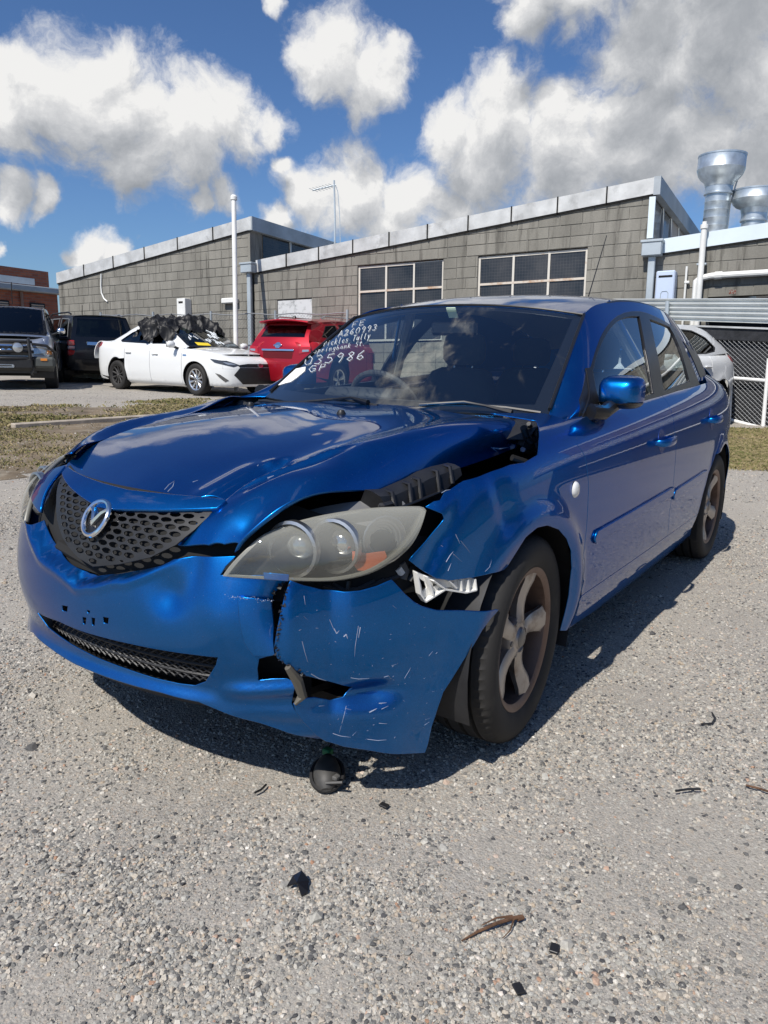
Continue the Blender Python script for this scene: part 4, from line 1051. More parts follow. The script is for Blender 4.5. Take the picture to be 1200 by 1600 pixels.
M_GLASSW = glass_mat('windscreen_glass', (.92, .95, .95), refl_gain=2.4)
M_SCR = mat('bare_scratch', (.25, .30, .39), .6)
M_PEN = mat('white_paint_pen', (.60, .64, .66), .6)
M_PAPER = mat('white_paper', (.78, .78, .76), .7)
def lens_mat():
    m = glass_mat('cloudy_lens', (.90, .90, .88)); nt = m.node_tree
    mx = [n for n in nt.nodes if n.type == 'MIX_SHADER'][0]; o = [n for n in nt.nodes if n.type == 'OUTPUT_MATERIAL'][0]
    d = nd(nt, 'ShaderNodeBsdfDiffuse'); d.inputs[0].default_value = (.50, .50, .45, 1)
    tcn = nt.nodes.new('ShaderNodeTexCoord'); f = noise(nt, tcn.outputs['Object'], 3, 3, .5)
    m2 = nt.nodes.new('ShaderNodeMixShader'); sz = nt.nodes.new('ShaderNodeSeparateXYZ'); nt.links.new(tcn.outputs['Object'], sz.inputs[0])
    top_ = mth(nt, 'MULTIPLY', mth(nt, 'SUBTRACT', sz.outputs[2], .665), 9., clamp=True)  # whiter towards the top: sheen of sun and sky painted into the haze
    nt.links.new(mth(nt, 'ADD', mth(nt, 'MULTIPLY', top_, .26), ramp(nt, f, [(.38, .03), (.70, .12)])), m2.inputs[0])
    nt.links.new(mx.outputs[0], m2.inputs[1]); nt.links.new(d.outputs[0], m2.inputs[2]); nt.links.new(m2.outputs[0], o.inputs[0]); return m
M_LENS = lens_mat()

car = empty('blue_hatchback', (0, 0, 0), label='dented blue hatchback with a torn front bumper and exposed headlight', cat='car')
CIN = (-1.3, 0, .55)
def W(pts, ra=(-1.3, 4.6), rb=(.14, 1.15)): return inv(wrap, pts, ra, rb)
def mirror(poly): return [(-a, b) for a, b in poly][::-1]
# dents: (pixel-free) positions on the bonnet in x, y
def hood_fn(a, b):
    P = hood_net(a, b); x, y = P[:, 0], P[:, 1]
    def ridge(x0, y0, x1, y1, w, h, ends=.5):
        d = np.array([x1-x0, y1-y0]); L = np.hypot(*d); d /= L; u = ((x-x0)*d[0]+(y-y0)*d[1])/L; v = (x-x0)*-d[1]+(y-y0)*d[0]
        return h*np.exp(-(v/w)**2)*sstep(-ends*.5, ends*.5, u)*sstep(1+ends*.5, 1-ends*.5, u)
    dz = ridge(.715, .292, .47, .300, .027, -.032, .35)+ridge(.70, .215, .50, .225, .03, .007)
    dz += ridge(.67, .345, .40, .445, .010, .012)-ridge(.66, .378, .40, .475, .016, .008)
    dz += .007*np.exp(-(((x-.475)/.022)**2+((y-.262)/.018)**2))-.006*np.exp(-(((x-.45)/.02)**2+((y-.30)/.02)**2))
    dz += .004*np.sin(x*26+y*9)*np.exp(-(((x-.5)/.2)**2+((y-.47)/.07)**2))-.005*np.exp(-(((x-.12)/.16)**2+((y-.45)/.09)**2))
    P = P.copy(); P[:, 2] += dz; return P
HX = lambda pts: inv(hood_fn, pts, (0, 1), (0, 1))
trim_line = [(350, 780), (310, 776.5), (247, 771), (200, 766), (160, 756), (125, 742), (104, 729.5), (97, 739)]
hp = HX([(373, 848.5), (350, 849.3), (325, 850), (300, 850.6), (277, 851), (303, 827), (337, 794), (352, 783)]+trim_line+[(90, 762), (82, 790), (77, 799)])
# corners along the free edges of the bonnet in surface parameters
hp = [(a, min(b, 1.0)) for a, b in hp]
edge_r = [(float(a), 0.0) for a in np.linspace(.985, 0, 22)]
rear = [(0.0, float(b)) for b in np.linspace(0, .93, 12)][1:]+[(.003, .965), (.008, .985), (.016, 1.0)]
edge_l = [(float(a), 1.0) for a in np.linspace(.016, .985, 28)][1:]
hpoly = hp+[(.985, .02)]+edge_r+rear+edge_l
hood = panel('hood', hood_fn, hpoly, M_BLUE, car, step=.0085, thick=.012, flip=None, out=(0, 0, -1), rim=.003, eps=(1e-3, 1e-3))
hood['label'] = 'dented blue bonnet lifted along its left edge'
# trim bar above the grille
_hc = W([(277, 851), (303, 827), (337, 794), (352, 783), (378, 774), (420, 800), (400, 826), (392, 836), (373, 849)], (0, 1), (.5, 1.1))
_hc = [(-a, b) for a, b in _hc][::-1]
panel('hood_corner', lambda s, v: wrap(s, v)+np.concatenate([plan_n(s)*.004, np.zeros((len(np.atleast_1d(s)), 1))], 1), _hc, M_BLUE, hood, step=.02, thick=.01, out=CIN, rim=.003)
def nosefn(o, dv=0.):
    def f(s, v):
        P = wrap(s, v+dv); n = plan_n(s); P = P.copy(); P[:, :2] += n*o; return P
    return f
tf = nosefn(.006)
tp = inv(tf, [(97, 738), (105, 729), (125, 741.5), (160, 755), (200, 765.5), (247, 770.5), (310, 776), (347, 779), (352, 782), (338, 792.5), (260, 795), (215, 794.5), (172, 794), (150, 789), (135, 780), (120, 769), (110, 760), (102, 750)], (-1, 1), (.5, 1))
panel('grille_bar', tf, tp, M_BLUE, car, step=.02, thick=.02, out=CIN, rim=.003)
# grille with oval holes
gf = nosefn(-.012)
gpx = [(97.5, 743), (110, 758), (135, 778), (172, 793), (260, 794), (337, 792.5), (325, 807), (303, 828), (275, 851), (235, 870.5), (185, 881.5), (145, 885), (122, 871), (108, 856), (97, 838), (89, 812), (88, 782)]
gp_ = inv(gf, gpx, (-1, 1), (.5, 1)); ga = np.array(gp_)
holes = []
sx_, sv_ = .043, .0168
from math import cos, sin, pi
inner = [tuple(np.mean(ga, 0)+(p-np.mean(ga, 0))*.985) for p in ga]
for j in range(-9, 13):
    for i in range(-12, 13):
        c = (i*sx_+(sx_/2 if j % 2 else 0), .655+j*sv_)
        h = [(c[0]+.0192*cos(q), c[1]+.0074*sin(q)) for q in np.linspace(0, 2*pi, 11)[:-1]]
        for k in (1, .8, .6, .42):
            h2 = [(c[0]+(p[0]-c[0])*k, c[1]+(p[1]-c[1])*k) for p in h]
            if pip(np.array(h2), inner).all(): holes.append(h2); break
g = panel('grille', gf, gp_, M_BLK, car, step=.03, thick=.004, holes=holes, out=CIN, rim=.0008)
# badge: oval ring with a winged V, standing on the grille
bd = empty('badge'); bd.parent = car
bf = nosefn(.006)
c0 = inv(bf, [(150, 807)], (-1, 1), (.5, 1))[0]
def bpt(u, v, o=0.):
    s, w = np.array([c0[0]+u]), np.array([c0[1]+v]); P = bf(s, w)[0]; n = plan_n(s)[0]; return P+np.array([n[0]*.93, n[1]*.93, .35])*o
mb = MB(); mb.tube([bpt(.045*cos(q), .047*sin(q)*(1-.06*sin(q))) for q in np.linspace(0, 2*pi, 41)[:-1]], .0068, 8, closed=True); mb.build('ring', M_CHR, bd)
wing = [(u*.72, v*.88) for u, v in [(0, -.030), (-.012, -.012), (-.030, .010), (-.058, .028), (-.040, .030), (-.018, .018), (0, -.004), (.018, .018), (.040, .030), (.058, .028), (.030, .010), (.012, -.012)]]
mb = MB(); V = [bpt(u, v, .004) for u, v in wing]+[bpt(u*.97, v, -.008) for u, v in wing]+[bpt(0, -.0135, .009), bpt(-.019, .0148, .008), bpt(.019, .0148, .008)]
n = len(wing); F = [(i, (i+1) % n, 24) for i in (0, 6-1, 6, 11)]+[(0, 24, 11)]
F = []
lft = [0, 1, 2, 3, 4, 5, 6]; rgt = [6, 7, 8, 9, 10, 11, 0]
F += [(0, 1, 24), (1, 2, 25, 24), (2, 3, 25), (3, 4, 25), (4, 5, 25), (5, 6, 24, 25), (6, 7, 26, 24), (7, 8, 26), (8, 9, 26), (9, 10, 26), (10, 11, 24, 26), (11, 0, 24)]
F += [((i+1) % n, i, n+i, n+(i+1) % n) for i in range(n)]
mb.add(V, F); mb.build('wing', M_CHR, bd, 25)
mb = MB(); mb.add([bpt(.043*cos(q), .044*sin(q), -.006) for q in np.linspace(0, 2*pi, 25)[:-1]], [tuple(range(24))]); mb.build('backplate', M_TRIM, bd, None)

# ---- front bumper: main piece (with the number-plate holes and both lower openings)
_lq = inv(wrap, [(47, 832), (54, 852), (66, 874), (90, 892), (106, 905), (120, 917), (136, 916), (154, 914.5), (177.5, 907.5), (197, 907), (220, 899), (245, 889)], (-1, 1), (.4, .9)); _ledge = F1(_lq)
def bump_fn(s, v):
    P = wrap(s, v); n = plan_n(s); o = np.zeros(len(P)); s = np.asarray(s); v = np.asarray(v)
    # crease below the grille: ledge leaning in above a V line
    vl = _ledge(s); o -= .038*sstep(0, .022, v-vl)*sstep(.36, .24, s)*sstep(-.48, -.36, s)-.006*np.exp(-((v-vl+.006)/.012)**2)*sstep(.34, .22, s)
    # dent left of the headlight corner, slight bulges of the buckled skin
    o -= .02*np.exp(-(((s-.30)/.05)**2+((v-.57)/.05)**2))+.012*np.exp(-(((s-.36)/.03)**2+((v-.63)/.06)**2))
    o += .008*np.exp(-(((s-.44)/.05)**2+((v-.52)/.07)**2))
    o -= .035*np.exp(-(((s-.60)/.06)**2+((v-.555)/.09)**2))*(v > 0)
    o += .018*np.exp(-(((v-.345-.10*(s-.5))/.022)**2))*sstep(.40, .50, s)*sstep(.70, .62, s)
    o -= .018*np.exp(-(((v-.262+.05*(s-.5))/.02)**2))*sstep(.42, .55, s)*sstep(.8, .65, s)
    o += .012*np.exp(-((v-.305)/.022)**2)*sstep(.5, .3, np.abs(s))
    P[:, :2] += n*o[:, None]; return P
BX = lambda pts: inv(bump_fn, pts, (-1.2, 1.3), (.14, .9))
top = [(50, 820, 1), (69, 813), (74, 828), (82, 845), (98, 868), (120, 887), (140, 897), (152, 900, 1), (178, 897), (220, 891), (252, 884), (272, 874), (300, 870.5), (367, 869.5, 1), (352, 884), (343, 899, 1), (412, 899), (451, 899, 1), (449.7, 904.7), (440, 914), (430, 925, 1), (426, 932), (424, 954), (427, 979), (426, 1001), (428, 1022, 1), (414, 1026), (404, 1029, 1), (401, 1045), (402.5, 1064, 1), (425, 1061.5), (447.5, 1061), (462, 1067, 1), (458, 1082), (455, 1098), (459, 1108, 1), (472, 1124), (490, 1145), (506, 1155.5, 1), (486, 1152.5), (436, 1139), (380, 1123), (310, 1096), (250, 1081), (200, 1068), (150, 1051), (115, 1036), (78, 1012), (52, 988, 1)]
tpx = BX([q[:2] for q in top])
sR = -1.06
bump_poly = tpx+[(-.55, .262), (-.8, .225), (sR-.03, .18), (sR-.18, .45), (sR-.17, .575), (-.98, .63), (-.80, .62), (-.62, .625), (-.45, .632)]
low = BX([(57, 956), (90, 970), (125, 985), (200, 1005), (275, 1019), (341, 1027), (338, 1040), (322, 1066), (305, 1072), (280, 1069), (240, 1060), (200, 1047), (150, 1028), (110, 1007), (75, 981)])
fogR = [(-.60, .30), (-.62, .38), (-.78, .375), (-.80, .33)]
plates = []
for (x0, y0, x1, y1) in ((96, 945, 106, 957), (128, 963, 135, 977), (142, 964, 149, 979), (160, 963, 170, 976), (135, 952, 141, 960)):
    plates.append(BX([(x0, y0), (x1, y0+2), (x1-1, y1), (x0+1, y1-2)]))
bmp = empty('front_bumper'); bmp.parent = car; bmp['label'] = 'torn blue front bumper with empty number plate holes'
panel('bumper_skin', bump_fn, bump_poly, M_BLUE, bmp, step=.0105, thick=.004, holes=[low, fogR]+plates, out=CIN, rim=.002)
# little flap standing off above the tear, and the ragged black edge of the tear
ff = nosefn(.004)
panel('torn_tab', ff, inv(ff, [(412, 895), (451, 898), (450, 908), (413, 904)], (0, 1.2), (.4, .8)), M_BLUE, bmp, step=.02, out=CIN)
# flap of the main skin, folded outward under the crack
fl = nosefn(.012)
flp = inv(fl, [(352, 931), (380, 935), (396, 936), (412, 939), (422.7, 939), (425, 956), (427, 979), (426, 1001), (428, 1023), (413.7, 1026), (400, 1027), (380, 1028), (365, 1022), (358, 990)], (0, 1.2), (.2, .8))
def flap_fn(s, v):
    P = bump_fn(s, v); n = plan_n(s); k = sstep(.40, .60, s); P[:, :2] += n*(k*.022+.003)[:, None]; return P
panel('torn_flap', flap_fn, inv(flap_fn, [(372, 933), (396, 936), (412, 938), (422.7, 939), (425, 956), (427, 979), (426, 1001), (428, 1023), (413.7, 1025), (396, 1024), (382, 1004), (375, 970)], (0, 1.2), (.2, .8)), M_BLUE, bmp, step=.012, out=CIN, rim=.003)
# lower grille: diamond lattice on a dark backing
lg = nosefn(-.035); la = np.array(low); lo_, hi_ = la.min(0), la.max(0); mb = MB()
for sgn in (1, -1):
    for i in range(-14, 40):
        s0 = lo_[0]-.2+i*.026; pts = []
        for t in np.linspace(0, 1, 9):
            v = lo_[1]+(hi_[1]-lo_[1])*(t if sgn > 0 else 1-t); s = s0+t*.16
            if lo_[0]-.02 < s < hi_[0]+.02: pts.append(lg(np.array([s]), np.array([v]))[0])
        if len(pts) > 1: mb.tube(pts, .0022, 4, cap=False)
for v in (.355, .385): mb.tube([lg(np.array([s]), np.array([v]))[0] for s in np.linspace(lo_[0], hi_[0], 20)], .004, 5)
mb.build('lower_grille', M_BLK, bmp)
mb = MB(); _tp = [tuple(plan(np.array([s]))[0]-plan_n(np.array([s]))[0]*.045) for s in np.linspace(-1.05, .62, 30)]+[(.60, .52), (.42, .56), (.05, .56), (.05, -.62)]
mb.prism(_tp, .275, .295); mb.build('light_block_tray', M_BLK, car)  # unseen tray added to keep sun from leaking in behind the bumper lip
# ---- torn left piece, hanging outward
def torn_fn(s, v):
    P = wrap(s, v); n = plan_n(s); s = np.asarray(s); v = np.asarray(v)
    pr = no_(v); w = 1-sstep(.50, 1.25, np.abs(s)); cur = so_(v)[:, 0]*(1-w)+pr[:, 0]*w
    tgt = -.012*sstep(.35, .12, v)+.0*v
    o = .016+np.where(v < .45, (tgt-cur)*sstep(.45, .22, v)*.92, 0)
    o += .018*sstep(.85, 1.25, s)*sstep(.2, .5, v)
    o += .02*sstep(.66, .60, s)-.012*np.exp(-((s-.70)/.03)**2)
    o -= .03*np.exp(-(((s-.80)/.10)**2+((v-.345)/.03)**2))*sstep(.95, .8, s)
    o += .006*np.sin(s*31)*np.exp(-((v-.22)/.08)**2)
    P[:, :2] += n*o[:, None]; P[:, 2] += -.012; return P
TX = lambda pts: inv(torn_fn, pts, (.3, 1.5), (.1, .8))
tl = [(454, 908, 1), (474, 916), (504, 923), (537, 926), (564, 924), (589, 917), (612, 907, 1), (633, 930), (647, 942), (660, 949), (683, 955), (733, 955.5), (779, 953, 1), (766, 968), (754, 984), (725, 1030), (705, 1062), (692, 1082), (684, 1105), (674, 1136), (664, 1176, 1), (633, 1177.5), (583, 1173), (537, 1166), (510, 1158), (495, 1148, 1), (476, 1128), (464, 1112), (460, 1100, 1), (470, 1096), (480, 1092, 1), (492, 1091), (515, 1095.5), (537, 1089.5), (553, 1073.5, 1), (530, 1069), (515, 1064.5), (495, 1059.5), (476.5, 1055), (462, 1047), (447.5, 1037.5), (434, 1028, 1), (430, 1010), (434, 985), (439, 960), (445, 935)]
tpo = TX([q[:2] for q in tl])
panel('torn_corner', torn_fn, tpo, M_BLUE, bmp, step=.0125, thick=.005, out=CIN, rim=.0025)['label'] = 'scratched blue bumper corner torn off the headlight'
# dark lining behind the bumper, the beam, and the fog-lamp pocket
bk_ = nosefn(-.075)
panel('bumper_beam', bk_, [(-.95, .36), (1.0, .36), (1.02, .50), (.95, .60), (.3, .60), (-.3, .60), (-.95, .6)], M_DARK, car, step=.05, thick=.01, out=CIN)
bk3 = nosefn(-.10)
panel('lower_backing', bk3, [(-.95, .27), (.66, .27), (.66, .50), (-.95, .50)], M_DARK, car, step=.05, thick=.01, out=CIN)  # plain dark panel added so no bright ground shows through the lower grille
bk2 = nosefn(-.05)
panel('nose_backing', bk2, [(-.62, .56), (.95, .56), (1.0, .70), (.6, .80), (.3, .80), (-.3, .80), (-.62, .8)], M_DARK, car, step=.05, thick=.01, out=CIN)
mb = MB(); q = [torn_fn(np.array([a]), np.array([b]))[0] for a, b in TX([(455, 1040), (470, 1060), (478, 1085), (466, 1098)])]
mb.tube([p+np.array([.012, .0, 0]) for p in q], [.008, .014, .012, .004], 8); mb.build('bent_bracket', mat('muddy_plastic', (.10, .09, .07), .7), bmp)
# ragged plastic along the tear
rs_ = random.Random(11)
for fn_t, px_, rg_, m_, nm_ in ((bump_fn, [(451, 902), (440, 914), (429, 926), (425, 940), (425, 960), (427, 982), (427, 1004), (428, 1022)], ((0, 1.2), (.2, .8)), M_BLK, 'torn_edge'), (torn_fn, [(453, 910), (446, 930), (440, 955), (436, 985), (432, 1010), (435, 1028), (452, 1040), (478, 1056)], ((.3, 1.5), (.1, .8)), M_BLK, 'torn_edge'), (bump_fn, [(354, 931), (372, 934), (392, 935), (410, 938), (423, 938)], ((0, 1.2), (.2, .8)), M_SCR, 'crack_line')):
    q_ = inv(fn_t, px_, *rg_); P_ = [fn_t(np.array([a]), np.array([b]))[0] for a, b in q_]; sp_ = Spl(np.array(P_)); mb = MB()
    for t in np.linspace(0, sp_.t[-1], 46):
        p = sp_([t])[0]+nrm(CAM-sp_([t])[0])*(.004 if nm_ == 'torn_edge' else .0245)+np.array([rs_.gauss(0, .002) for _ in range(3)]); a1 = np.array([rs_.gauss(0, 1) for _ in range(3)]); a1 = nrm(a1); a2 = nrm(np.cross(a1, [.3, .5, .8])); k = rs_.uniform(.002, .0075) if nm_ == 'torn_edge' else rs_.uniform(.001, .003)
        mb.add([p-a1*k, p+a1*k, p+a2*k*rs_.uniform(.4, 1.3), p+np.cross(a1, a2)*k*.5], [(0, 1, 2), (0, 3, 1), (1, 3, 2), (0, 2, 3)])
    tag(mb.build(nm_, m_, bmp, None), kind='stuff')
# radiator support hints seen through the gap under the grille
mb = MB(); mb.tube([(.83, -.20, .60), (.84, .02, .565), (.84, .2, .585)], .018, 6); mb.build('lock_bar', M_DARK, car)

# scratches: thin bare streaks lying on the skin
def streak(mb, fn, pts, rngs, w=.0016, o=.0012):
    w = w*.42; q = inv(fn, pts, *rngs); P = [fn(np.array([a]), np.array([b]))[0] for a, b in q]; P = [p+nrm(CAM-p)*o for p in P]
    for i in range(len(P)-1):
        d = P[i+1]-P[i]; n_ = nrm(np.cross(d, CAM-P[i]))*w*.5; n2 = n_*(.3 if i == len(P)-2 else 1)
        up = nrm(CAM-P[i])*.0006
        mb.add([P[i]-n_, P[i]+n_, P[i+1]+n2, P[i+1]-n2, P[i]-n_-up, P[i]+n_-up, P[i+1]+n2-up, P[i+1]-n2-up], [(0, 1, 2, 3), (7, 6, 5, 4), (0, 4, 5, 1), (2, 6, 7, 3), (1, 5, 6, 2), (3, 7, 4, 0)])
rt = ((.3, 1.5), (.1, .8)); rn_ = random.Random(4)
mb = MB()
for pts, w in (([(522, 982), (526, 990), (530, 985)], .004), ([(537, 995), (541, 991), (543, 998)], .006), ([(560, 978), (555, 1010), (554, 1026)], .0022), ([(563, 980), (560, 997)], .005), ([(548, 1059), (560, 1061), (577, 1060)], .003), ([(600, 1058), (607, 1056), (612, 1061)], .0025), ([(577, 1113), (583, 1110), (589, 1107)], .006), ([(592, 1099), (604, 1098)], .005), ([(596, 1108), (607, 1103)], .003), ([(541, 1103), (537, 1120), (530, 1145)], .0022), ([(540, 1107), (549, 1109)], .0018), ([(486, 1053), (498, 1060), (510, 1064)], .004), ([(515, 968), (520, 980), (523, 986)], .002), ([(472, 1002), (476, 1018), (481, 1035)], .0025), ([(520, 1146), (532, 1150), (548, 1152)], .003), ([(574, 1155), (590, 1157), (604, 1156)], .003), ([(632, 1060), (638, 1050), (642, 1043)], .002), ([(475, 931), (477, 945)], .0025), ([(592, 1130), (605, 1131)], .003)):
    streak(mb, torn_fn, pts, rt, w)
for _ in range(70):
    x = rn_.uniform(455, 690); y = rn_.uniform(1015, 1165) if rn_.random() < .75 else rn_.uniform(940, 1020); L = rn_.choice([2, 2, 3, 3, 4, 9]); a = rn_.uniform(-1.2, .8)
    if not pip(np.array([(x, y), (x+L*math.cos(a), y+L*math.sin(a))]), [q[:2] for q in tl]).all(): continue
    streak(mb, torn_fn, [(x, y), (x+L*math.cos(a), y+L*math.sin(a))], rt, rn_.uniform(.0008, .0024))
tag(mb.build('scratch', M_SCR, bmp, None), kind='stuff')
mb = MB(); rh = ((0, 1), (0, 1))
for pts, w in (([(257, 765), (264, 757), (273, 751)], .004), ([(262, 768), (270, 760), (272, 753)], .005), ([(301, 753), (310, 750)], .004), ([(418, 747), (428, 743)], .009), ([(402, 728), (404, 726)], .008), ([(770, 700), (780, 701), (795, 699)], .010), ([(768, 699), (777, 706)], .006), ([(150, 777), (157, 772)], .003)):
    streak(mb, hood_fn, pts, rh, w, .002)
tag(mb.build('scratch', M_SCR, hood, None), kind='stuff')

# ---- wings, doors, rear quarters
shut1 = [(897, 663), (902, 695), (914, 713), (919.5, 755), (916.5, 825), (910.5, 895), (906, 940)]
shut2 = [(1040, 622), (1048, 640), (1053, 664), (1056.5, 699), (1054, 735), (1051, 765), (1046, 800), (1040, 846)]
fpx = [(664, 791, 1), (675, 783), (684, 781), (692, 769), (703, 765), (725, 752), (767, 740), (797, 727), (820, 723.5), (841, 711, 1), (843, 690), (842.5, 668, 1), (838, 657, 1)]
ft = W([p[:2] for p in fpx], (.2, 2.2), (.3, 1.2))
sd1 = W(shut1, (1.2, 2.4), (.14, 1.1))
arch = [(876, 985), (889.5, 930), (894, 887), (893, 860), (886, 841), (874, 827), (856, 820.5), (840, 824), (822, 839), (806, 864), (793, 885), (788, 890), (768, 895), (739, 901.5), (705, 906), (683, 903), (660, 889), (640, 875), (652, 862), (667, 847), (687, 822), (694, 811), (688, 801)]
fa = W(arch, (.4, 2.2), (.14, 1.0))
gap = .003
wing_poly = ft+[(sd1[0][0]-.23, 1.16), (sd1[0][0]-.02, 1.06)]+[(a-gap, b) for a, b in sd1]+[(sd1[-1][0]-.02, .27), (sd1[-1][0]-.03, .225)]+fa
def wing_fn(s, v):
    P = wrap(s, v); n = plan_n(s); s = np.asarray(s); v = np.asarray(v)
    o = .012*np.exp(-(((s-1.02)/.05)**2+((v-.80)/.08)**2))-.014*np.exp(-(((s-1.0-(v-.7)*.6)/.035)**2))*sstep(.9, .7, v)*sstep(.55, .65, v)
    o -= .008*np.exp(-(((s-1.22-(.85-v)*.25)/.04)**2))*sstep(.62, .75, v)
    P[:, :2] += n*o[:, None]; return P
wl = panel('fender', wing_fn, wing_poly, M_BLUE, car, step=.018, thick=.004, out=CIN, rim=.002); wl['label'] = 'bent blue front wing open along the headlight'
mb = MB()
for pts, w in (([(689, 852), (710, 867), (722, 878)], .002), ([(697, 878), (703, 868), (708, 862)], .004), ([(700, 892), (705, 880)], .004), ([(720, 845), (728, 855), (735, 864)], .002), ([(712, 835), (719, 850)], .003), ([(758, 893), (765, 886), (768, 876)], .002), ([(690, 770), (697, 766), (704, 765)], .004)):
    streak(mb, wing_fn, pts, ((.4, 1.6), (.4, 1)), w)
tag(mb.build('scratch', M_SCR, wl, None), kind='stuff')
def side_panel(name, poly, **k):
    a = panel(name, wrap, poly, M_BLUE, car, step=.035, thick=.004, out=CIN, rim=.0018, **k)
    return a
sd2 = W(shut2, (2.4, 3.4), (.14, 1.1))
s1 = [q[0] for q in sd1]; 
belt_v = lambda s: 1.0+.0*s
top1 = [(float(s), .985) for s in np.linspace(sd2[0][0]-.004, sd1[0][0]+.004, 9)]
dl = [(a+gap, b) for a, b in sd1]; dr = [(a-gap, b) for a, b in sd2]
sill_v = .345; d1 = dl[:-1]+[(dl[-1][0], .345), (dr[-1][0], .345)]+dr[::-1][1:]
d1[0] = (d1[0][0], .985); d1[-1] = (d1[-1][0], .985)
rshut = [(4.02, .985), (4.05, .90), (4.03, .80), (3.98, .72), (3.83, .655), (3.70, .56), (3.645, .45), (3.63, .345)]
d2 = [(a+gap, b) for a, b in sd2][:-1]+[(sd2[-1][0]+gap, .345)]+rshut[::-1]; d2[0] = (d2[0][0], .985)
s_rw = s_of_x(-2.64)
rarc = [(s_rw+.365*cos(q), .33+.365*sin(q)) for q in np.linspace(pi*1.06, -.10*pi, 30)]
quarter = [(a+gap*1.5, b) for a, b in rshut[:-1]]+[q for q in rarc if q[0] > 3.60 or True]
# quarter: after the door edge goes round the wheel arch, then to the tail
quarter = [(rshut[0][0]+gap, .985), (rshut[1][0]+gap, .90), (rshut[2][0]+gap, .80), (rshut[3][0]+gap, .72)]+[(a, b) for a, b in [(3.835, .652)]]+[(s_rw+.355*cos(q), .33+.355*sin(q)) for q in np.linspace(pi*.62, -.12*pi, 20)]+[(s_rw+.40, .24), (4.75, .26), (4.72, .5), (4.66, .72), (4.6, 1.04), (4.3, 1.06)]
sill = [(sd1[-1][0]-.03, .222), (sd1[-1][0]-.02, .30), (sd1[-1][0]+.01, .34), (2.3, .34), (2.95, .34), (3.55, .342), (3.63, .34), (3.60, .27), (3.66, .215), (3.4, .185), (2.9, .18), (2.3, .185)]
for sg in (1, -1):
    mk = (lambda p: p) if sg > 0 else mirror
    d = side_panel('door', mk(d1)); d['label'] = 'front door' ; e = side_panel('door', mk(d2)); e['label'] = 'rear door'
    side_panel('rear_quarter', mk(quarter)); side_panel('side_sill', mk(sill))
    # rub strips and handles belong to their doors
    for dd, (sa, sb), hs in ((d, (sd1[3][0]+.07, sd2[5][0]-.012), sd2[2][0]-.22), (e, (sd2[5][0]+.012, 3.62), 3.72)):
        mfn = nosefn(.010) if sg > 0 else nosefn(.010)
        st = [(sa, .545), (sa+.02, .528), (sb, .553), (sb, .588), (sa+.02, .568)]
        panel('rub_strip', mfn, mk(st), M_BLUE, dd, step=.05, thick=.012, out=CIN, rim=.004)
        hn = empty('handle'); hn.parent = dd
        zv = .80 if dd is d else .815
        pts = [wrap(np.array([sg*(hs+t)]), np.array([zv+.01*t]))[0]+np.array([0, sg*o, 0]) for t, o in ((-.10, .004), (-.085, .032), (-.03, .042), (.04, .042), (.085, .034), (.10, .006))]
        mb = MB(); rings = []
        for i, p in enumerate(pts):
            hw = (.010, .016, .019, .019, .017, .012)[i]; dp = .010
            rings.append([p+np.array([0, sg*dp*cos(q), hw*sin(q)]) for q in np.linspace(0, 2*pi, 13)[:-1]])
        mb.loft(rings); mb.build('grip', M_BLUE, hn, 60)
        cup = [(sg*(hs+.055*cos(q)), zv+.045*sin(q)) for q in np.linspace(0, 2*pi, 21)[:-1]]
        panel('cup', nosefn(.0015), cup, mat('shaded_cup_blue', (.002, .03, .2), .4, .5, coat=.6), hn, step=.03, thick=.003, out=CIN, rim=.001)  # flat disc of darker blue, the hollow's shade put into its colour
# right front wing (undamaged)
wr = [(-1.82+.0, .985), (-1.64, 1.06), (-1.2, 1.05), (-.98, 1.0), (-.80, .93), (-.66, .885), (-.90, .80), (-.95, .70), (-.98, .635), (-1.22, .58)]+[(-(1.432-(.365*cos(q))), .33+.355*sin(q)) for q in np.linspace(pi*.26, pi*.0, 4)][:0]
s_fw = s_of_x(0)
wr = [(-(sd1[0][0]), .985), (-1.70, 1.05), (-1.4, 1.06), (-1.15, 1.03), (-.96, .97), (-.80, .90), (-.70, .86), (-.93, .80), (-.95, .70), (-.99, .63), (-(s_fw-.28), .575)]+[(-(s_fw+.36*cos(q)), .33+.355*sin(q)) for q in np.linspace(pi*.78, -.1*pi, 22)]+[(-(sd1[-1][0]-.03), .225)]+[(-(a-gap), b) for a, b in sd1[::-1]]
def wing_right(s, v):
    P = wrap(s, v); P[:, 2] -= .055*sstep(.88, 1.05, np.asarray(v))*sstep(-1.75, -1.45, np.asarray(s)); return P
panel('fender', wing_right, wr, M_BLUE, car, step=.03, thick=.004, out=CIN, rim=.002)
# side repeater lamp
rp_ = W([(898.5, 765)], (1.2, 2.2), (.5, .9))[0]
mb = MB(); p0 = wrap(*map(np.array, ([rp_[0]], [rp_[1]])))[0]; mb.lathe([(0, .012), (.018, .010), (.024, .006), (.027, 0)], p0, (0, 1, .03), 20); mb.build('side_repeater', mat('clear_lamp', (.7, .7, .68), .15, coat=1.), car)
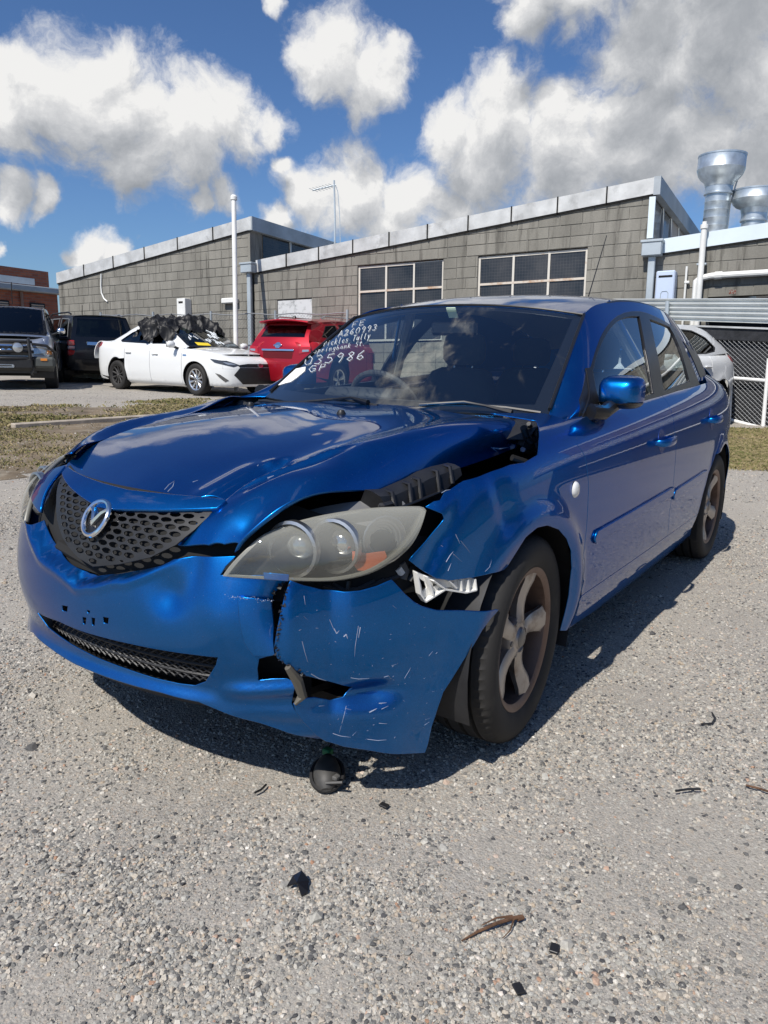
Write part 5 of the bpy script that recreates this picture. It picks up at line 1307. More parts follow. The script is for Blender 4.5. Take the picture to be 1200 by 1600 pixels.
# fuel-flap-free tail: rear bumper and tailgate
tb = [(4.70, .24), (4.68, .5), (4.64, .70), (4.9, .72), (5.5, .73), (6.2, .73)]
rear_poly = [(4.757, .20), (4.757, .5), (4.70, .70), (5.0, .71), (5.45, .71), (5.9, .71), (6.26, .70), (6.2, .5), (6.2, .2)]
L_all = _sp.t[-1]
panel('rear_bumper', wrap, [(4.76, .18), (4.73, .50), (4.69, .70), (L_all-2*_mid+0, .70)] if False else [(4.76, .18), (4.73, .50), (4.70, .69), (5.0, .70), (float(_sp.t[-1]-_mid)-.02, .70), (float(_sp.t[-1]-_mid)-.02, .18)], M_BLUE, car, step=.05, out=CIN)
panel('rear_bumper', wrap, mirror([(4.76, .18), (4.73, .50), (4.70, .69), (5.0, .70), (float(_sp.t[-1]-_mid)-.02, .70), (float(_sp.t[-1]-_mid)-.02, .18)]), M_BLUE, car, step=.05, out=CIN)
tgn = Net([[np.array([-3.2-bx*(1-(y/.49)**2)*.06, y*w/.49, z]) for y in (-.49, -.25, 0, .25, .49)] for z, w, bx in ((1.225, .49, 1), (1.14, .56, .9), (1.05, .63, .8), (.9, .68, .8), (.68, .70, .6))])
tgn = Net([[np.array([x-(1-(y/.49)**2)*.06, y*w/.49, z]) for y in (-.49, -.25, 0, .25, .49)] for z, w, x in ((1.222, .49, -3.20), (1.14, .56, -3.29), (1.05, .63, -3.36), (.9, .68, -3.42), (.68, .70, -3.46))])
tg = panel('tailgate', tgn, [(.0, .0), (0, 1), (1, 1), (1, 0)], M_BLUE, car, step=.06, holes=[[(.06, .1), (.06, .9), (.32, .9), (.32, .1)]], out=CIN, eps=(1e-3, 1e-3))
panel('rear_window', tgn, [(.05, .09), (.05, .91), (.33, .91), (.33, .09)], M_GLASS, tg, step=.1, thick=.004, out=CIN, eps=(1e-3, 1e-3), xf=(np.eye(3), np.array([-.004, 0, 0])))
M_TAIL = mat('red_tail_lamp', (.35, .012, .012), .15, coat=1.)
for sg in (1, -1):
    panel('tail_lamp', nosefn(.004), (lambda p: p if sg > 0 else mirror(p))([(4.62, .74), (4.60, 1.0), (4.72, 1.04), (4.83, 1.0), (4.82, .76)]), M_TAIL, car, step=.05, out=CIN)

# ---- cabin sides
def Cx(fn, pts): return inv(fn, pts, (0, 1), (0, 1))
CL = lambda pts: Cx(cabL, pts)
frame_out = [(916, 580), (923.5, 573), (929.5, 552), (937.5, 530), (946, 514), (955, 502.5), (965, 494), (976, 489), (988, 486.8), (1000, 487), (1012, 490), (1028, 497), (1042, 504.5), (1053, 512), (1063, 530), (1072, 550), (1083, 576), (1093, 601), (1060, 611), (1030, 620), (1000, 631.5), (960, 643), (929, 652), (899, 663), (905, 625)]
fo = CL(frame_out)
g1 = CL([(929, 603), (926, 578), (931, 557), (938, 540), (946, 523), (955, 510.5), (964, 502), (974, 496.5), (986, 494), (999, 494.3), (1003, 515), (1008, 545), (1015, 580), (1021, 616), (1000, 622), (960, 635), (936, 642.5)])
g2 = CL([(1014.5, 498.5), (1030, 504), (1046, 511), (1053, 523), (1061, 541), (1069, 566), (1077, 596), (1058, 603), (1037, 611), (1031, 577), (1024, 542)])
def off_net(net, o, sg):
    def f(a, b):
        P = net(a, b); N = np.cross(net(np.asarray(a)+1e-3, b)-P, net(a, np.asarray(b)+1e-3)-P); N /= np.linalg.norm(N, axis=1)[:, None]
        N *= np.sign(N[:, 1:2])*sg; return P+N*o
    return f
for sg, net in ((1, cabL), (-1, cabR)):
    E_ = dict(step=.02, out=CIN, eps=(1e-3, 1e-3))
    mk = (lambda p: p)
    fr = panel('window_surround', off_net(net, .0015, sg), fo, M_TRIM, car, thick=.012, holes=[g1, g2], rim=.002, **E_)
    panel('side_window', off_net(net, -.006, sg), [tuple(np.mean(g1, 0)+(np.array(p)-np.mean(g1, 0))*1.02) for p in g1], M_GLASS, car, thick=.004, **E_)
    panel('side_window', off_net(net, -.006, sg), [tuple(np.mean(g2, 0)+(np.array(p)-np.mean(g2, 0))*1.02) for p in g2], M_GLASS, car, thick=.004, **E_)
    up = [(float(a), 1.0) for a in np.linspace(0, 1, 40)]
    lo_edge = [fo[i] for i in range(18, -1, -1)]
    body = up+[(1.0, 0.0), (.86, 0.0)]+[(.80, 0.0)]+[(fo[17][0]+.003, max(fo[17][1]-.02, 0))]+[(a, b) for a, b in [fo[i] for i in range(17, -1, -1)]]+[fo[24], fo[23]]+[(0.0, .0)]
    q3 = CL([(1066, 519), (1075, 530), (1086, 556), (1093, 588), (1095, 597), (1089, 580), (1080, 556), (1071, 533)])
    panel('pillar_side', net, body, M_BLUE, car, thick=.006, rim=.002, **E_)
    panel('quarter_window', off_net(net, .003, sg), [(fo[14][0]+.015, fo[14][1]-.02), (fo[15][0]+.10, fo[15][1]+.05), (.80, .62), (.84, .35), (.82, .06), (fo[17][0]+.03, .05)], M_TRIM, car, thick=.003, **E_)
# roof and ditch strips
panel('roof', roof_net, [(0, .012), (0, .25), (0, .5), (0, .75), (0, .988), (.3, .988), (.6, .988), (1, .988), (1, .5), (1, .012), (.6, .012), (.3, .012)], M_BLUE, car, step=.03, thick=.01, out=CIN, rim=.003, eps=(1e-3, 1e-3))
mb = MB()
for sg in (1, -1): mb.tube([p*np.array([1, sg, 1])+np.array([0, -.004*sg, -.003]) for p in Spl(_T[2:])(np.linspace(0, Spl(_T[2:]).t[-1], 40))], .0065, 6)
mb.build('roof_strip', M_TRIM, car)
# windscreen with its black edge
wsf = lambda a, b: ws_net(a, b)
ring = [(.0, .0), (.0, .5), (.0, 1.0), (.5, 1.0), (1.0, 1.0), (1.0, .5), (1.0, .0), (.5, .0)]
ins = [(.10, .045), (.10, .5), (.10, .955), (.5, .962), (.955, .965), (.968, .5), (.955, .035), (.5, .038)]
ins = smooth_poly([(p[0], p[1], 1) if i in (0, 2, 4, 6) else p for i, p in enumerate(ins)], 4)
wsc = panel('windscreen', wsf, ring, M_GLASSW, car, step=.03, thick=.004, out=CIN, eps=(1e-3, 1e-3))
def ws_off(o):
    def f(a, b):
        P = ws_net(a, b); N = np.cross(ws_net(np.asarray(a)+1e-3, b)-P, ws_net(a, np.asarray(b)+1e-3)-P); N /= np.linalg.norm(N, axis=1)[:, None]; N *= np.sign(N[:, 2:3]); return P+N*o
    return f
panel('screen_edge', ws_off(-.0065), ring, M_TRIM, wsc, step=.03, thick=.002, holes=[ins], out=CIN, eps=(1e-3, 1e-3))
mb = MB(); w2 = ws_off(.003)
for b in (0.002, .998): mb.tube([w2(np.array([a]), np.array([b]))[0] for a in np.linspace(.05, 1, 14)], .007, 6)
mb.tube([w2(np.array([.998]), np.array([b]))[0] for b in np.linspace(0, 1, 20)], .005, 6); mb.build('seal', M_TRIM, wsc)
# writing on the glass (paint pen), drawn stroke by stroke
GL = {'0': [[(.5, 1), (.1, .7), (.1, .25), (.4, 0), (.8, .2), (.85, .7), (.5, 1)]], '2': [[(.1, .75), (.4, 1), (.8, .8), (.6, .4), (.05, 0), (.9, .05)]], '3': [[(.1, .9), (.5, 1), (.8, .75), (.4, .55), (.8, .3), (.5, 0), (.05, .1)]],
 '5': [[(.9, 1), (.3, .95), (.2, .6), (.6, .6), (.85, .3), (.5, 0), (.05, .1)]], '6': [[(.7, 1), (.2, .6), (.1, .2), (.5, 0), (.8, .25), (.5, .5), (.15, .3)]], '8': [[(.8, .85), (.5, 1), (.2, .8), (.8, .25), (.5, 0), (.15, .2), (.75, .7), (.8, .85)]],
 '9': [[(.8, .8), (.45, 1), (.15, .7), (.45, .5), (.8, .75), (.7, .3), (.5, -.05)]], 'P': [[(.15, 0), (.25, 1), (.75, .9), (.7, .55), (.2, .5)]], 'i': [[(.4, .55), (.4, 0)], [(.45, .8), (.5, .75)]], 'c': [[(.8, .5), (.4, .6), (.1, .3), (.4, 0), (.8, .1)]],
 'k': [[(.2, 1), (.15, 0)], [(.75, .6), (.2, .3), (.8, 0)]], 'l': [[(.4, 1), (.35, .1), (.6, 0)]], 'e': [[(.1, .3), (.8, .35), (.5, .6), (.1, .3), (.4, 0), (.8, .1)]], 's': [[(.75, .55), (.3, .6), (.2, .4), (.7, .25), (.6, 0), (.1, .05)]],
 'T': [[(0, 1), (1, .95)], [(.5, .97), (.4, 0)]], 'u': [[(.15, .6), (.15, .1), (.5, 0), (.75, .6)], [(.75, .6), (.8, 0)]], 'y': [[(.15, .6), (.45, .1)], [(.8, .6), (.3, -.4)]], 'S': [[(.85, .9), (.4, 1), (.2, .7), (.75, .35), (.6, 0), (.05, .1)]],
 'p': [[(.2, .6), (.1, -.4)], [(.2, .5), (.6, .6), (.75, .3), (.2, .1)]], 'r': [[(.2, .6), (.2, 0)], [(.2, .4), (.7, .6)]], 'n': [[(.15, .6), (.15, 0)], [(.15, .4), (.6, .6), (.75, 0)]], 'g': [[(.75, .55), (.3, .6), (.15, .2), (.7, .2), (.75, .6), (.65, -.35), (.15, -.3)]],
 'b': [[(.2, 1), (.15, 0), (.6, 0), (.75, .35), (.2, .45)]], 'a': [[(.75, .55), (.3, .6), (.1, .2), (.4, 0), (.75, .5), (.85, 0)]], 't': [[(.45, 1), (.35, .1), (.7, 0)], [(.1, .65), (.8, .68)]], 'G': [[(.85, .85), (.4, 1), (.05, .5), (.4, 0), (.85, .2), (.85, .45), (.5, .45)]],
 'F': [[(.2, 0), (.25, 1), (.9, 1)], [(.22, .5), (.7, .55)]], 'E': [[(.85, 1), (.2, 1), (.15, 0), (.8, 0)], [(.2, .5), (.7, .55)]], 'A': [[(0, 0), (.5, 1), (.9, 0)], [(.2, .35), (.75, .35)]], '.': [[(.3, .05), (.4, .0)]], ' ': []}
mb = MB(); wpen = ws_off(.0022)
def write(txt, x0, y0, x1, y1, h, w):
    n = len(txt); dx, dy = (x1-x0)/n, (y1-y0)/n; px = []
    for i, ch in enumerate(txt):
        for st in GL[ch]:
            px.append([(x0+dx*(i+.82*u)+.28*h*v, y0+dy*(i+.82*u)-h*v) for u, v in st])
    flat = [p for s_ in px for p in s_]; q = inv(wpen, flat, (0, 1), (0, 1)); k = 0
    for s_ in px:
        P = [wpen(np.array([a]), np.array([b]))[0] for a, b in q[k:k+len(s_)]]; k += len(s_)
        if len(P) > 1: mb.tube(P, w, 5)
write('FE', 548, 512, 572, 506, 8, .0011); write('A260993', 528, 526, 590, 515, 9, .0014); write('Pickles Tully', 505, 541, 579, 528, 9, .0013); write('Springbank St.', 490, 552, 572, 539, 7.5, .0012); write('035986', 474, 571, 572, 561, 14, .0017); write('GP', 481, 582, 512, 577, 10, .0017)
mb.build('painted_writing', M_PEN, wsc)
pf = ws_off(.0025)
panel('paper_sheet', pf, inv(pf, [(432, 602), (445, 590), (462, 576), (477, 573), (476, 579), (464, 589), (454, 596), (446, 598)], (0, 1), (0, 1)), M_PAPER, wsc, step=.05, thick=.001, out=CIN, eps=(1e-3, 1e-3))
# scuttle, wipers, washer jets
mb = MB(); rows = []
for b in np.linspace(0, 1, 15):
    p = ws_net(np.array([0.]), np.array([b]))[0]; rows.append([p+np.array([.16, 0, -.07]), p+np.array([.10, 0, -.035]), p+np.array([.02, 0, -.012]), p+np.array([-.03, 0, -.01])])
mb.loft(rows, cap=False, closed=False); mb.build('scuttle', M_BLK, car, 60)
for k, (pts, arm) in enumerate((([(405, 626), (440, 629), (475, 628), (520, 624), (560, 628), (590, 634)], [(520, 624), (548, 621), (575, 629)]), ([(622, 640), (655, 638), (690, 632), (735, 633), (790, 637), (845, 645)], [(655, 632), (690, 630), (725, 628), (758, 634), (800, 645)]))):
    wp = empty('wiper'); wp.parent = car
    f = ws_off(.022); P = [f(np.array([a]), np.array([b]))[0] for a, b in inv(f, pts, (-.15, 1), (0, 1))]
    MB().tube(P, .006, 6).build('blade', M_BLK, wp)
    f = ws_off(.036); P = [f(np.array([a]), np.array([b]))[0] for a, b in inv(f, arm, (-.15, 1), (0, 1))]
    MB().tube(P, [.005]*(len(P)-1)+[.012], 6).build('arm', M_TRIM, wp)
for p in ((391, 634), (533, 647)):
    a, b = inv(hood_fn, [p], (0, 1), (0, 1))[0]; P0 = hood_fn(np.array([a]), np.array([b]))[0]
    MB().lathe([(0, .016), (.010, .014), (.016, .004), (.016, -.004)], P0, (0, 0, 1), 12).build('washer_jet', M_BLK, hood)
# ---- mirrors
M_MIRG = mat('mirror_glass', (.8, .8, .8), .02, 1.)
for sg in (1, -1):
    mr = empty('wing_mirror'); mr.parent = car
    c = bpx(969, 613, 0, -.75)*np.array([1, sg, 1]); c = c if sg > 0 else c+np.array([-.10, .035, 0]); rings = []
    for x, ry, rz, dz in ((.062, .018, .016, -.004), (.056, .050, .036, -.002), (.040, .066, .049, 0), (.01, .074, .056, 0), (-.03, .077, .059, .002), (-.05, .076, .058, .002)):
        rings.append([c+np.array([x-.02*cos(q)*0, sg*(ry*np.sign(cos(q))*abs(cos(q))**.5), dz+rz*np.sign(sin(q))*abs(sin(q))**.55]) for q in np.linspace(0, 2*pi, 33)[:-1]])
    if sg > 0: rings = [r[::-1] for r in rings]
    mb = MB(); mb.loft(rings); mb.build('shell', M_BLUE, mr, 50)
    mb = MB(); rr = [[p+np.array([0, 0, -.004]) if p[2] > c[2] else p for p in r] for r in rings]
    lowr = [[np.array([p[0], c[1]+(p[1]-c[1])*1.012, min(p[2], c[2]-.032)-.003]) for p in r] for r in rings[1:]]
    mb.loft(lowr); mb.build('base_cover', M_TRIM, mr, 50)
    mb = MB(); mb.loft([[p+np.array([-.003, 0, 0])-(p-c)*np.array([0, .1, .1]) for p in rings[-1]], [p+np.array([-.006, 0, 0])-(p-c)*np.array([0, .1, .1]) for p in rings[-1]]]); mb.build('glass', M_MIRG, mr, None)
    mb = MB(); mb.tube([(-.58, .79*sg, .965), (-.62, .82*sg, .962), (c[0], c[1]-.02*sg, c[2]-.045)], [.03, .026, .028], 10); mb.build('arm', M_TRIM, mr)
    net = cabL if sg > 0 else cabR; f = off_net(net, .006, sg)
    panel('sail', f, CL([(915, 577), (922.5, 577), (928.5, 606), (936, 648), (899, 661.5)]), M_TRIM, mr, step=.03, thick=.02, out=CIN, rim=.004, eps=(1e-3, 1e-3))
# ---- headlights
def headlight(mirrored):
    hl = empty('headlight'); hl.parent = car
    hf = nosefn(.006); sg = -1 if mirrored else 1
    hpx = [(352, 899.5, 1), (367, 880), (391, 856), (415, 836.5), (460, 818.5), (508, 806.5), (565, 797.5), (610, 794.5), (654, 794), (664, 800, 1), (655, 823), (640, 847), (619, 868), (592, 886), (562, 898), (520, 905.5), (460, 905.5), (400, 902.5)]
    q = inv(hf, [p[:2] for p in hpx], (0, 1.4), (.45, 1)); q = smooth_poly([(a, b, 1) if len(p) > 2 else (a, b) for (a, b), p in zip(q, hpx)], 3)
    if mirrored: q = mirror(q)
    def lens_fn(s, v):
        P = hf(s, v); n = plan_n(s); c = np.abs(np.asarray(s))-.70; P[:, :2] += n*(.020*np.exp(-(c/.28)**2-((np.asarray(v)-.70)/.07)**2))[:, None]; return P
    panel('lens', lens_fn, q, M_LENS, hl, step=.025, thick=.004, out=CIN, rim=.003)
    cq = np.mean(q, 0); back = [tuple(cq+(np.array(p)-cq)*1.03) for p in q]
    rim_h = [tuple(cq+(np.array(p)-cq)*.982) for p in q]
    panel('rim', nosefn(.001), back, mat('yellowed_clear_rim', (.20, .195, .165), .35, coat=.6) if True else M_GREY, hl, step=.03, thick=(.05 if not mirrored else .015), holes=[rim_h], out=CIN)
    panel('housing', nosefn(-.085), back, mat('grey_lamp_bowl', (.20, .20, .20), .35, .4), hl, step=.04, thick=.01, out=CIN)
    def lamp(px, rad, dep, nm, m1, m2):
        s_, v_ = inv(nosefn(-.045), [px], (0, 1.4), (.45, 1))[0]; s_ *= sg
        P0 = nosefn(-.045)(np.array([s_]), np.array([v_]))[0]; ax = nrm([1, .18*sg, .02]); sub = empty(nm); sub.parent = hl
        MB().lathe([(rad*1.12, .012), (rad*1.12, .03), (rad, .032), (rad*.96, .02), (rad*.72, -dep*.6), (rad*.25, -dep), (0, -dep)], P0, ax, 28).build('bowl', m1, sub, 40)
        MB().lathe([(0, .012), (rad*.3, .01), (rad*.52, 0), (rad*.62, -.02), (rad*.62, -.03)], P0, ax, 24).build('projector', m2, sub, 40)
    lamp((465, 855), .062, .06, 'main_lamp', M_SIL, M_GLASS if False else mat('lamp_glass', (.55, .57, .56), .05, .7, coat=1.))
    lamp((530, 850), .060, .06, 'high_beam', M_SIL, M_CHR)
    # ribbed side bowl and the amber reflector below it
    s_, v_ = inv(nosefn(-.035), [(600, 843)], (0, 1.4), (.45, 1))[0]; s_ *= sg; P0 = nosefn(-.035)(np.array([s_]), np.array([v_]))[0]; nn = plan_n(np.array([s_]))[0]; ax = nrm([nn[0], nn[1], .1])
    mb = MB(); prof = [(.060, .006), (.056, .008)]
    for i in range(6): prof += [(.052-i*.0075, .002-i*.006), (.049-i*.0075, -.004-i*.006)]
    mb.lathe(prof+[(0, -.04)], P0, ax, 26); mb.build('indicator_bowl', M_SIL, hl, 30)
    q2 = inv(nosefn(-.012), [(552, 862), (575, 866), (601, 862), (604, 870), (592, 884), (575, 892), (560, 890), (553, 878)], (0, 1.4), (.45, 1)); q2 = q2 if not mirrored else mirror(q2)
    panel('amber_reflector', nosefn(-.012), q2, M_ORG, hl, step=.03, thick=.01, out=CIN, rim=.003)
    return hl
headlight(False); headlight(True)

# ---- wheels
def wheel(name, c, sg, parent, R=.317, RW=.100, rr=.213, m_rim=None, spokes=5, m_tyre=None, detail=True, style='five', ro=.4, m_in=None):
    """wheel centred at c; sg = +1 when its outer face looks to +Y"""
    m_rim = m_rim or M_ALLOY; m_tyre = m_tyre or M_RUB
    w = empty(name, c); w.parent = parent; n = 132 if detail else 40
    ax = np.array([0, sg, 0.])
    prof = [(rr+.002, -RW*.86), (rr+.03, -RW*1.02), (R-.035, -RW*1.04), (R-.012, -RW*.93), (R-.003, -RW*.78), (R, -RW*.5)]
    if detail:
        for g in (-.45, 0, .45): prof += [(R, RW*(g-.06)-.001), (R-.014, RW*(g-.05)), (R-.014, RW*(g+.05)), (R, RW*(g+.06)+.001)]
    prof += [(R, RW*.62), (R-.003, RW*.78), (R-.012, RW*.93), (R-.03, RW*1.03), (rr+.055, RW*1.05), (rr+.035, RW*1.02), (rr+.012, RW*.95), (rr+.002, RW*.86)]
    mb = MB(); e = np.array([1., 0, 0]); f_ = np.array([0, 0, 1.]); V = []; F = []; m_ = len(prof)
    for k in range(n):
        q = 2*pi*k/n
        for i, (r, h) in enumerate(prof):
            if detail and k % 2 == 0 and (abs(h) > RW*.52) and r > R-.014: r -= .006
            V.append(e*cos(q)*r+f_*sin(q)*r+ax*h)
    for k in range(n):
        for i in range(m_-1):
            a, b = k*m_+i, ((k+1) % n)*m_+i; F.append((a, b, b+1, a+1) if sg > 0 else (a, a+1, b+1, b))
    mb.add(V, F); mb.build('tyre', m_tyre, w, 40)
    rim = MB(); N = 64 if detail else 36
    rim.lathe([(rr*.97, -RW*.7), (rr*.93, -RW*.2), (rr*.915, RW*.55), (rr*.93, RW*.82), (rr*.985, RW*.90), (rr*1.03, RW*.92), (rr*1.035, RW*.86), (rr*1.01, RW*.80)], (0, 0, 0), ax, N)
    rim.build('rim', m_in or m_rim, w, 45)
    sp = MB()
    y1, y0 = RW*.80, RW*.62
    def ringpt(r, q, y): return e*cos(q)*r+f_*sin(q)*r+ax*y
    for k in range(spokes):
        q0 = ro+2*pi*k/spokes; rings = []
        ns = 7
        for i in range(ns):
            t = i/(ns-1); r = .048+(rr*.955-.048)*t
            hw = (.025+.008*t+.014*t**3 if style == 'five' else .016+.006*t)*(rr/.213)
            yo = y1-.006-.012*math.sin(pi*min(1, t*1.15))+.010*t; d = .034-.010*t
            dq = hw/r if r > hw else 1.2; tw = .06*t if style == 'five' else 0
            rings.append([ringpt(r, q0+tw-dq, yo-.010), ringpt(r, q0+tw-dq*.45, yo), ringpt(r, q0+tw+dq*.45, yo), ringpt(r, q0+tw+dq, yo-.010), ringpt(r, q0+tw+dq*.9, yo-d), ringpt(r, q0+tw-dq*.9, yo-d)])
        if sg < 0: rings = [g[::-1] for g in rings]
        sp.loft([g[::-1] for g in rings])
    sp.lathe([(0, y1-.004), (.03, y1-.004), (.034, y1-.010), (.062, y1-.016), (.066, y1-.03), (.066, y0-.05)], (0, 0, 0), ax, 28)
    sp.build('spokes', m_rim, w, 40)
    hubm = MB(); hubm.lathe([(0, y1+.003), (.022, y1+.002), (.029, y1-.003), (.030, y1-.01)], (0, 0, 0), ax, 24)
    for k in range(spokes):
        q = ro+pi/spokes+2*pi*k/spokes; hubm.lathe([(0, y1-.012), (.009, y1-.012), (.010, y1-.02), (.010, y1-.05)], ringpt(.052, q, 0), ax, 8)
    hubm.build('hub_cap', mat('hub_grey', (.22, .21, .20), .4, .7), w, 40)
    bk = MB(); bk.lathe([(0, -RW*.1), (rr*.72, -RW*.1), (rr*.72, -RW*.3), (0, -RW*.3)], (0, 0, 0), ax, 32); bk.lathe([(0, -RW*.25), (rr*.95, -RW*.25)], (0, 0, 0), ax, 32)
    bk.build('brake_disc', mat('rusty_disc', (.10, .065, .05), .5, .6), w, 40)
    return w
for x in (0, -2.64):
    for sg in (1, -1): wheel('wheel', (x, .755*sg, .317), sg, car, ro=.55 if x == 0 else .95, m_in=M_RIMB).rotation_euler = (0, 0, R_(4) if x == 0 else 0)
# arch liners
for x in (0, -2.64):
    for sg in (1, -1):
        rings = []
        for q in np.linspace(pi*1.12, -.12*pi, 22): rings.append([(x+.37*cos(q), sg*y, .32+.37*sin(q)) for y in (.42, .60, .850)])
        mb = MB(); mb.loft(rings, cap=False, closed=False); mb.build('wheel_arch_liner', M_BLK, car, 60)
mb = MB(); mb.box((-1.5, 0, .32), (3.4, 1.42, .14), bev=.03); mb.box((.25, 0, .36), (.5, .9, .14), bev=.03); mb.box((-1.33, 0, .225), (1.86, 1.58, .04)); mb.box((-1.4, 0, .24), (3.9, 1.26, .05)); mb.build('underbody', M_DARK, car)  # black floor slabs added to block sun leaking into the car's shadow
# torn liner hanging in front of the wheel
lf = lambda s, v: wrap(s, v)-np.concatenate([plan_n(s)*.05, np.zeros((len(np.atleast_1d(s)), 1))], 1)
panel('torn_liner', lf, inv(lf, [(754, 990), (735, 1020), (708, 1062), (690, 1092), (680, 1118), (690, 1116), (712, 1112), (724, 1096), (738, 1062), (752, 1030)], (.6, 1.7), (.1, .8)), M_GREY, car, step=.03, out=CIN)
panel('torn_liner', lf, inv(lf, [(782, 896), (766, 898), (740, 903), (728, 925), (716, 950), (735, 953), (764, 950), (772, 925)], (.6, 1.7), (.1, .8)), M_GREY, car, step=.03, out=CIN)
# white bumper bracket, lattice of ribs
wf = nosefn(-.018)
bq = inv(wf, [(647, 892), (662, 899), (682, 905), (705, 905.5), (736, 903), (738, 920), (722, 924), (705, 917), (690, 919), (676, 930), (660, 938), (652, 925)], (.6, 1.5), (.4, .8))
wb_ = empty('white_bracket'); wb_.parent = car
hh = [inv(wf, p, (.6, 1.5), (.4, .8)) for p in ([(655, 903), (664, 908), (668, 918), (660, 926)], [(676, 911), (690, 910), (686, 914), (676, 918)], [(698, 908), (710, 909), (706, 914)], [(715, 909), (722, 909), (722, 918), (716, 917)])]
panel('plate', wf, bq, M_WHTP, wb_, step=.03, thick=.006, holes=hh, out=CIN, rim=.002)
mb = MB()
for pa, pb in (((647, 893), (652, 926)), ((652, 926), (660, 938)), ((660, 938), (690, 919)), ((690, 919), (722, 924)), ((722, 924), (738, 920)), ((738, 920), (736, 903)), ((662, 899), (672, 928)), ((672, 905), (690, 918)), ((695, 905), (708, 917)), ((714, 905), (716, 921)), ((725, 904), (727, 922))):
    q = inv(wf, [pa, pb], (.6, 1.5), (.4, .8)); P = [wf(np.array([a]), np.array([b]))[0] for a, b in q]
    d = nrm(P[1]-P[0]); n_ = np.array([*plan_n(np.array([q[0][0]]))[0], 0]); sd = np.cross(d, n_)
    mb.box((P[0]+P[1])/2+n_*.006, (np.linalg.norm(P[1]-P[0]), .0035, .02), rot=np.stack([d, sd, n_], 1))
mb.build('rib', M_WHTP, wb_)
# under the bonnet: dark bay, fuse box cover, hoses, inner wing
mb = MB(); mb.box((-.05, 0, .54), (.85, 1.22, .38)); mb.box((.50, 0, .52), (.34, .84, .30)); mb.build('dark_bay_block', M_DARK, car)  # solid black blocks added against light leaks, standing in for the shaded bay
def PY(px, py, y): return bpx(px, py, 1, y)
cov = [((588, 770), (606, 797)), ((612, 769), (618, 796)), ((650, 752), (652, 783)), ((668, 741), (672, 776)), ((690, 733), (694, 768)), ((716, 727), (722, 742))]
mb = MB(); rings = []
for (t, b) in cov:
    yo = .64; a = PY(*t, yo); c = PY(*b, yo+.02); m1 = a+(c-a)*.2
    rings.append([a+np.array([0, -.035, .004]), a+np.array([0, -.012, .002]), m1+np.array([0, .004, 0]), c, c+np.array([0, -.09, 0])])
mb.loft(rings); fbx = mb.build('fuse_box_cover', M_BLK, car, 30)
mb = MB()
for t_, b_ in (((613, 770), (617, 795)), ((640, 757), (643, 786)), ((655, 750), (658, 781)), ((683, 737), (687, 771)), ((703, 730), (707, 756))): mb.tube([PY(*t_, .642)+np.array([0, -.02, .003]), PY(*t_, .645), PY(*b_, .664)], .006, 6)
mb.tube([PY(602, 797, .667), PY(618, 796, .667), PY(652, 783, .667), PY(672, 775, .667), PY(692, 767, .667)], .004, 6); mb.build('rib', M_TRIM, fbx)
mb = MB(); a = PY(608, 796, .665); mb.box(a+np.array([0, -.01, 0]), (.05, .02, .035), bev=.005); mb.build('clip', M_BLK, car)
mb = MB(); mb.tube([PY(800, 715, .63), PY(822, 722, .66)], .011, 8); mb.build('rubber_hose', M_BLK, car)
for k, (pts, r, m) in enumerate((([(818, 668), (822, 680), (829, 689), (836, 684), (838, 672)], .012, M_BLK), ([(826, 662), (832, 670), (838, 680), (837, 700)], .008, M_GREY), ([(815, 690), (824, 696), (834, 699)], .014, M_BLK), ([(830, 668), (834, 662)], .016, M_SIL), ([(817, 702), (828, 705), (838, 700)], .010, M_SIL), ([(822, 664), (836, 662)], .012, M_WHTP), ([(836, 690), (839, 708)], .010, M_GREY))):
    MB().tube([PY(*p, .66-.01*k) for p in pts], r, 8).build('hinge_hose', m, car)
inn = [PY(700, 768, .66), PY(740, 745, .66), PY(780, 730, .66), PY(815, 722, .66), PY(838, 712, .67)]
mb = MB(); mb.loft([[p+np.array([0, .09, .004]), p+np.array([0, .03, -.006]), p+np.array([0, -.01, -.03]), p+np.array([0, -.03, -.12])] for p in inn], cap=False, closed=False); mb.build('inner_wing', M_BLUE, car, 60)
# lattice of the bumper support seen below the headlight
mb = MB(); sf_ = nosefn(-.05)
for pts in ([(505, 915), (530, 923), (560, 920), (590, 912), (625, 900)], [(545, 908), (543, 922)], [(560, 920), (585, 908)], [(520, 912), (535, 921)], [(575, 919), (600, 906)]):
    q = inv(sf_, pts, (.3, 1.4), (.4, .8)); mb.tube([sf_(np.array([a]), np.array([b]))[0] for a, b in q], .006, 5)
mb.build('support_lattice', M_BLK, car)
for pts, m in (([(628, 880), (634, 892), (630, 905)], M_GREY), ([(638, 885), (646, 896), (640, 908)], M_BLK), ([(622, 888), (628, 897)], M_WHTP)):
    q = inv(sf_, pts, (.3, 1.4), (.4, .8)); MB().tube([sf_(np.array([a]), np.array([b]))[0] for a, b in q], .010, 6).build('loose_wiring', m, car)
q = inv(nosefn(-.02), [(684, 806)], (.3, 1.4), (.4, .95))[0]
# aerial stub on the roof, rear
MB().tube([(-2.58, 0, 1.42), (-2.60, 0, 1.45), PY(948, 368, 0)], [.012, .004, .0025], 8).build('roof_aerial', M_TRIM, car)
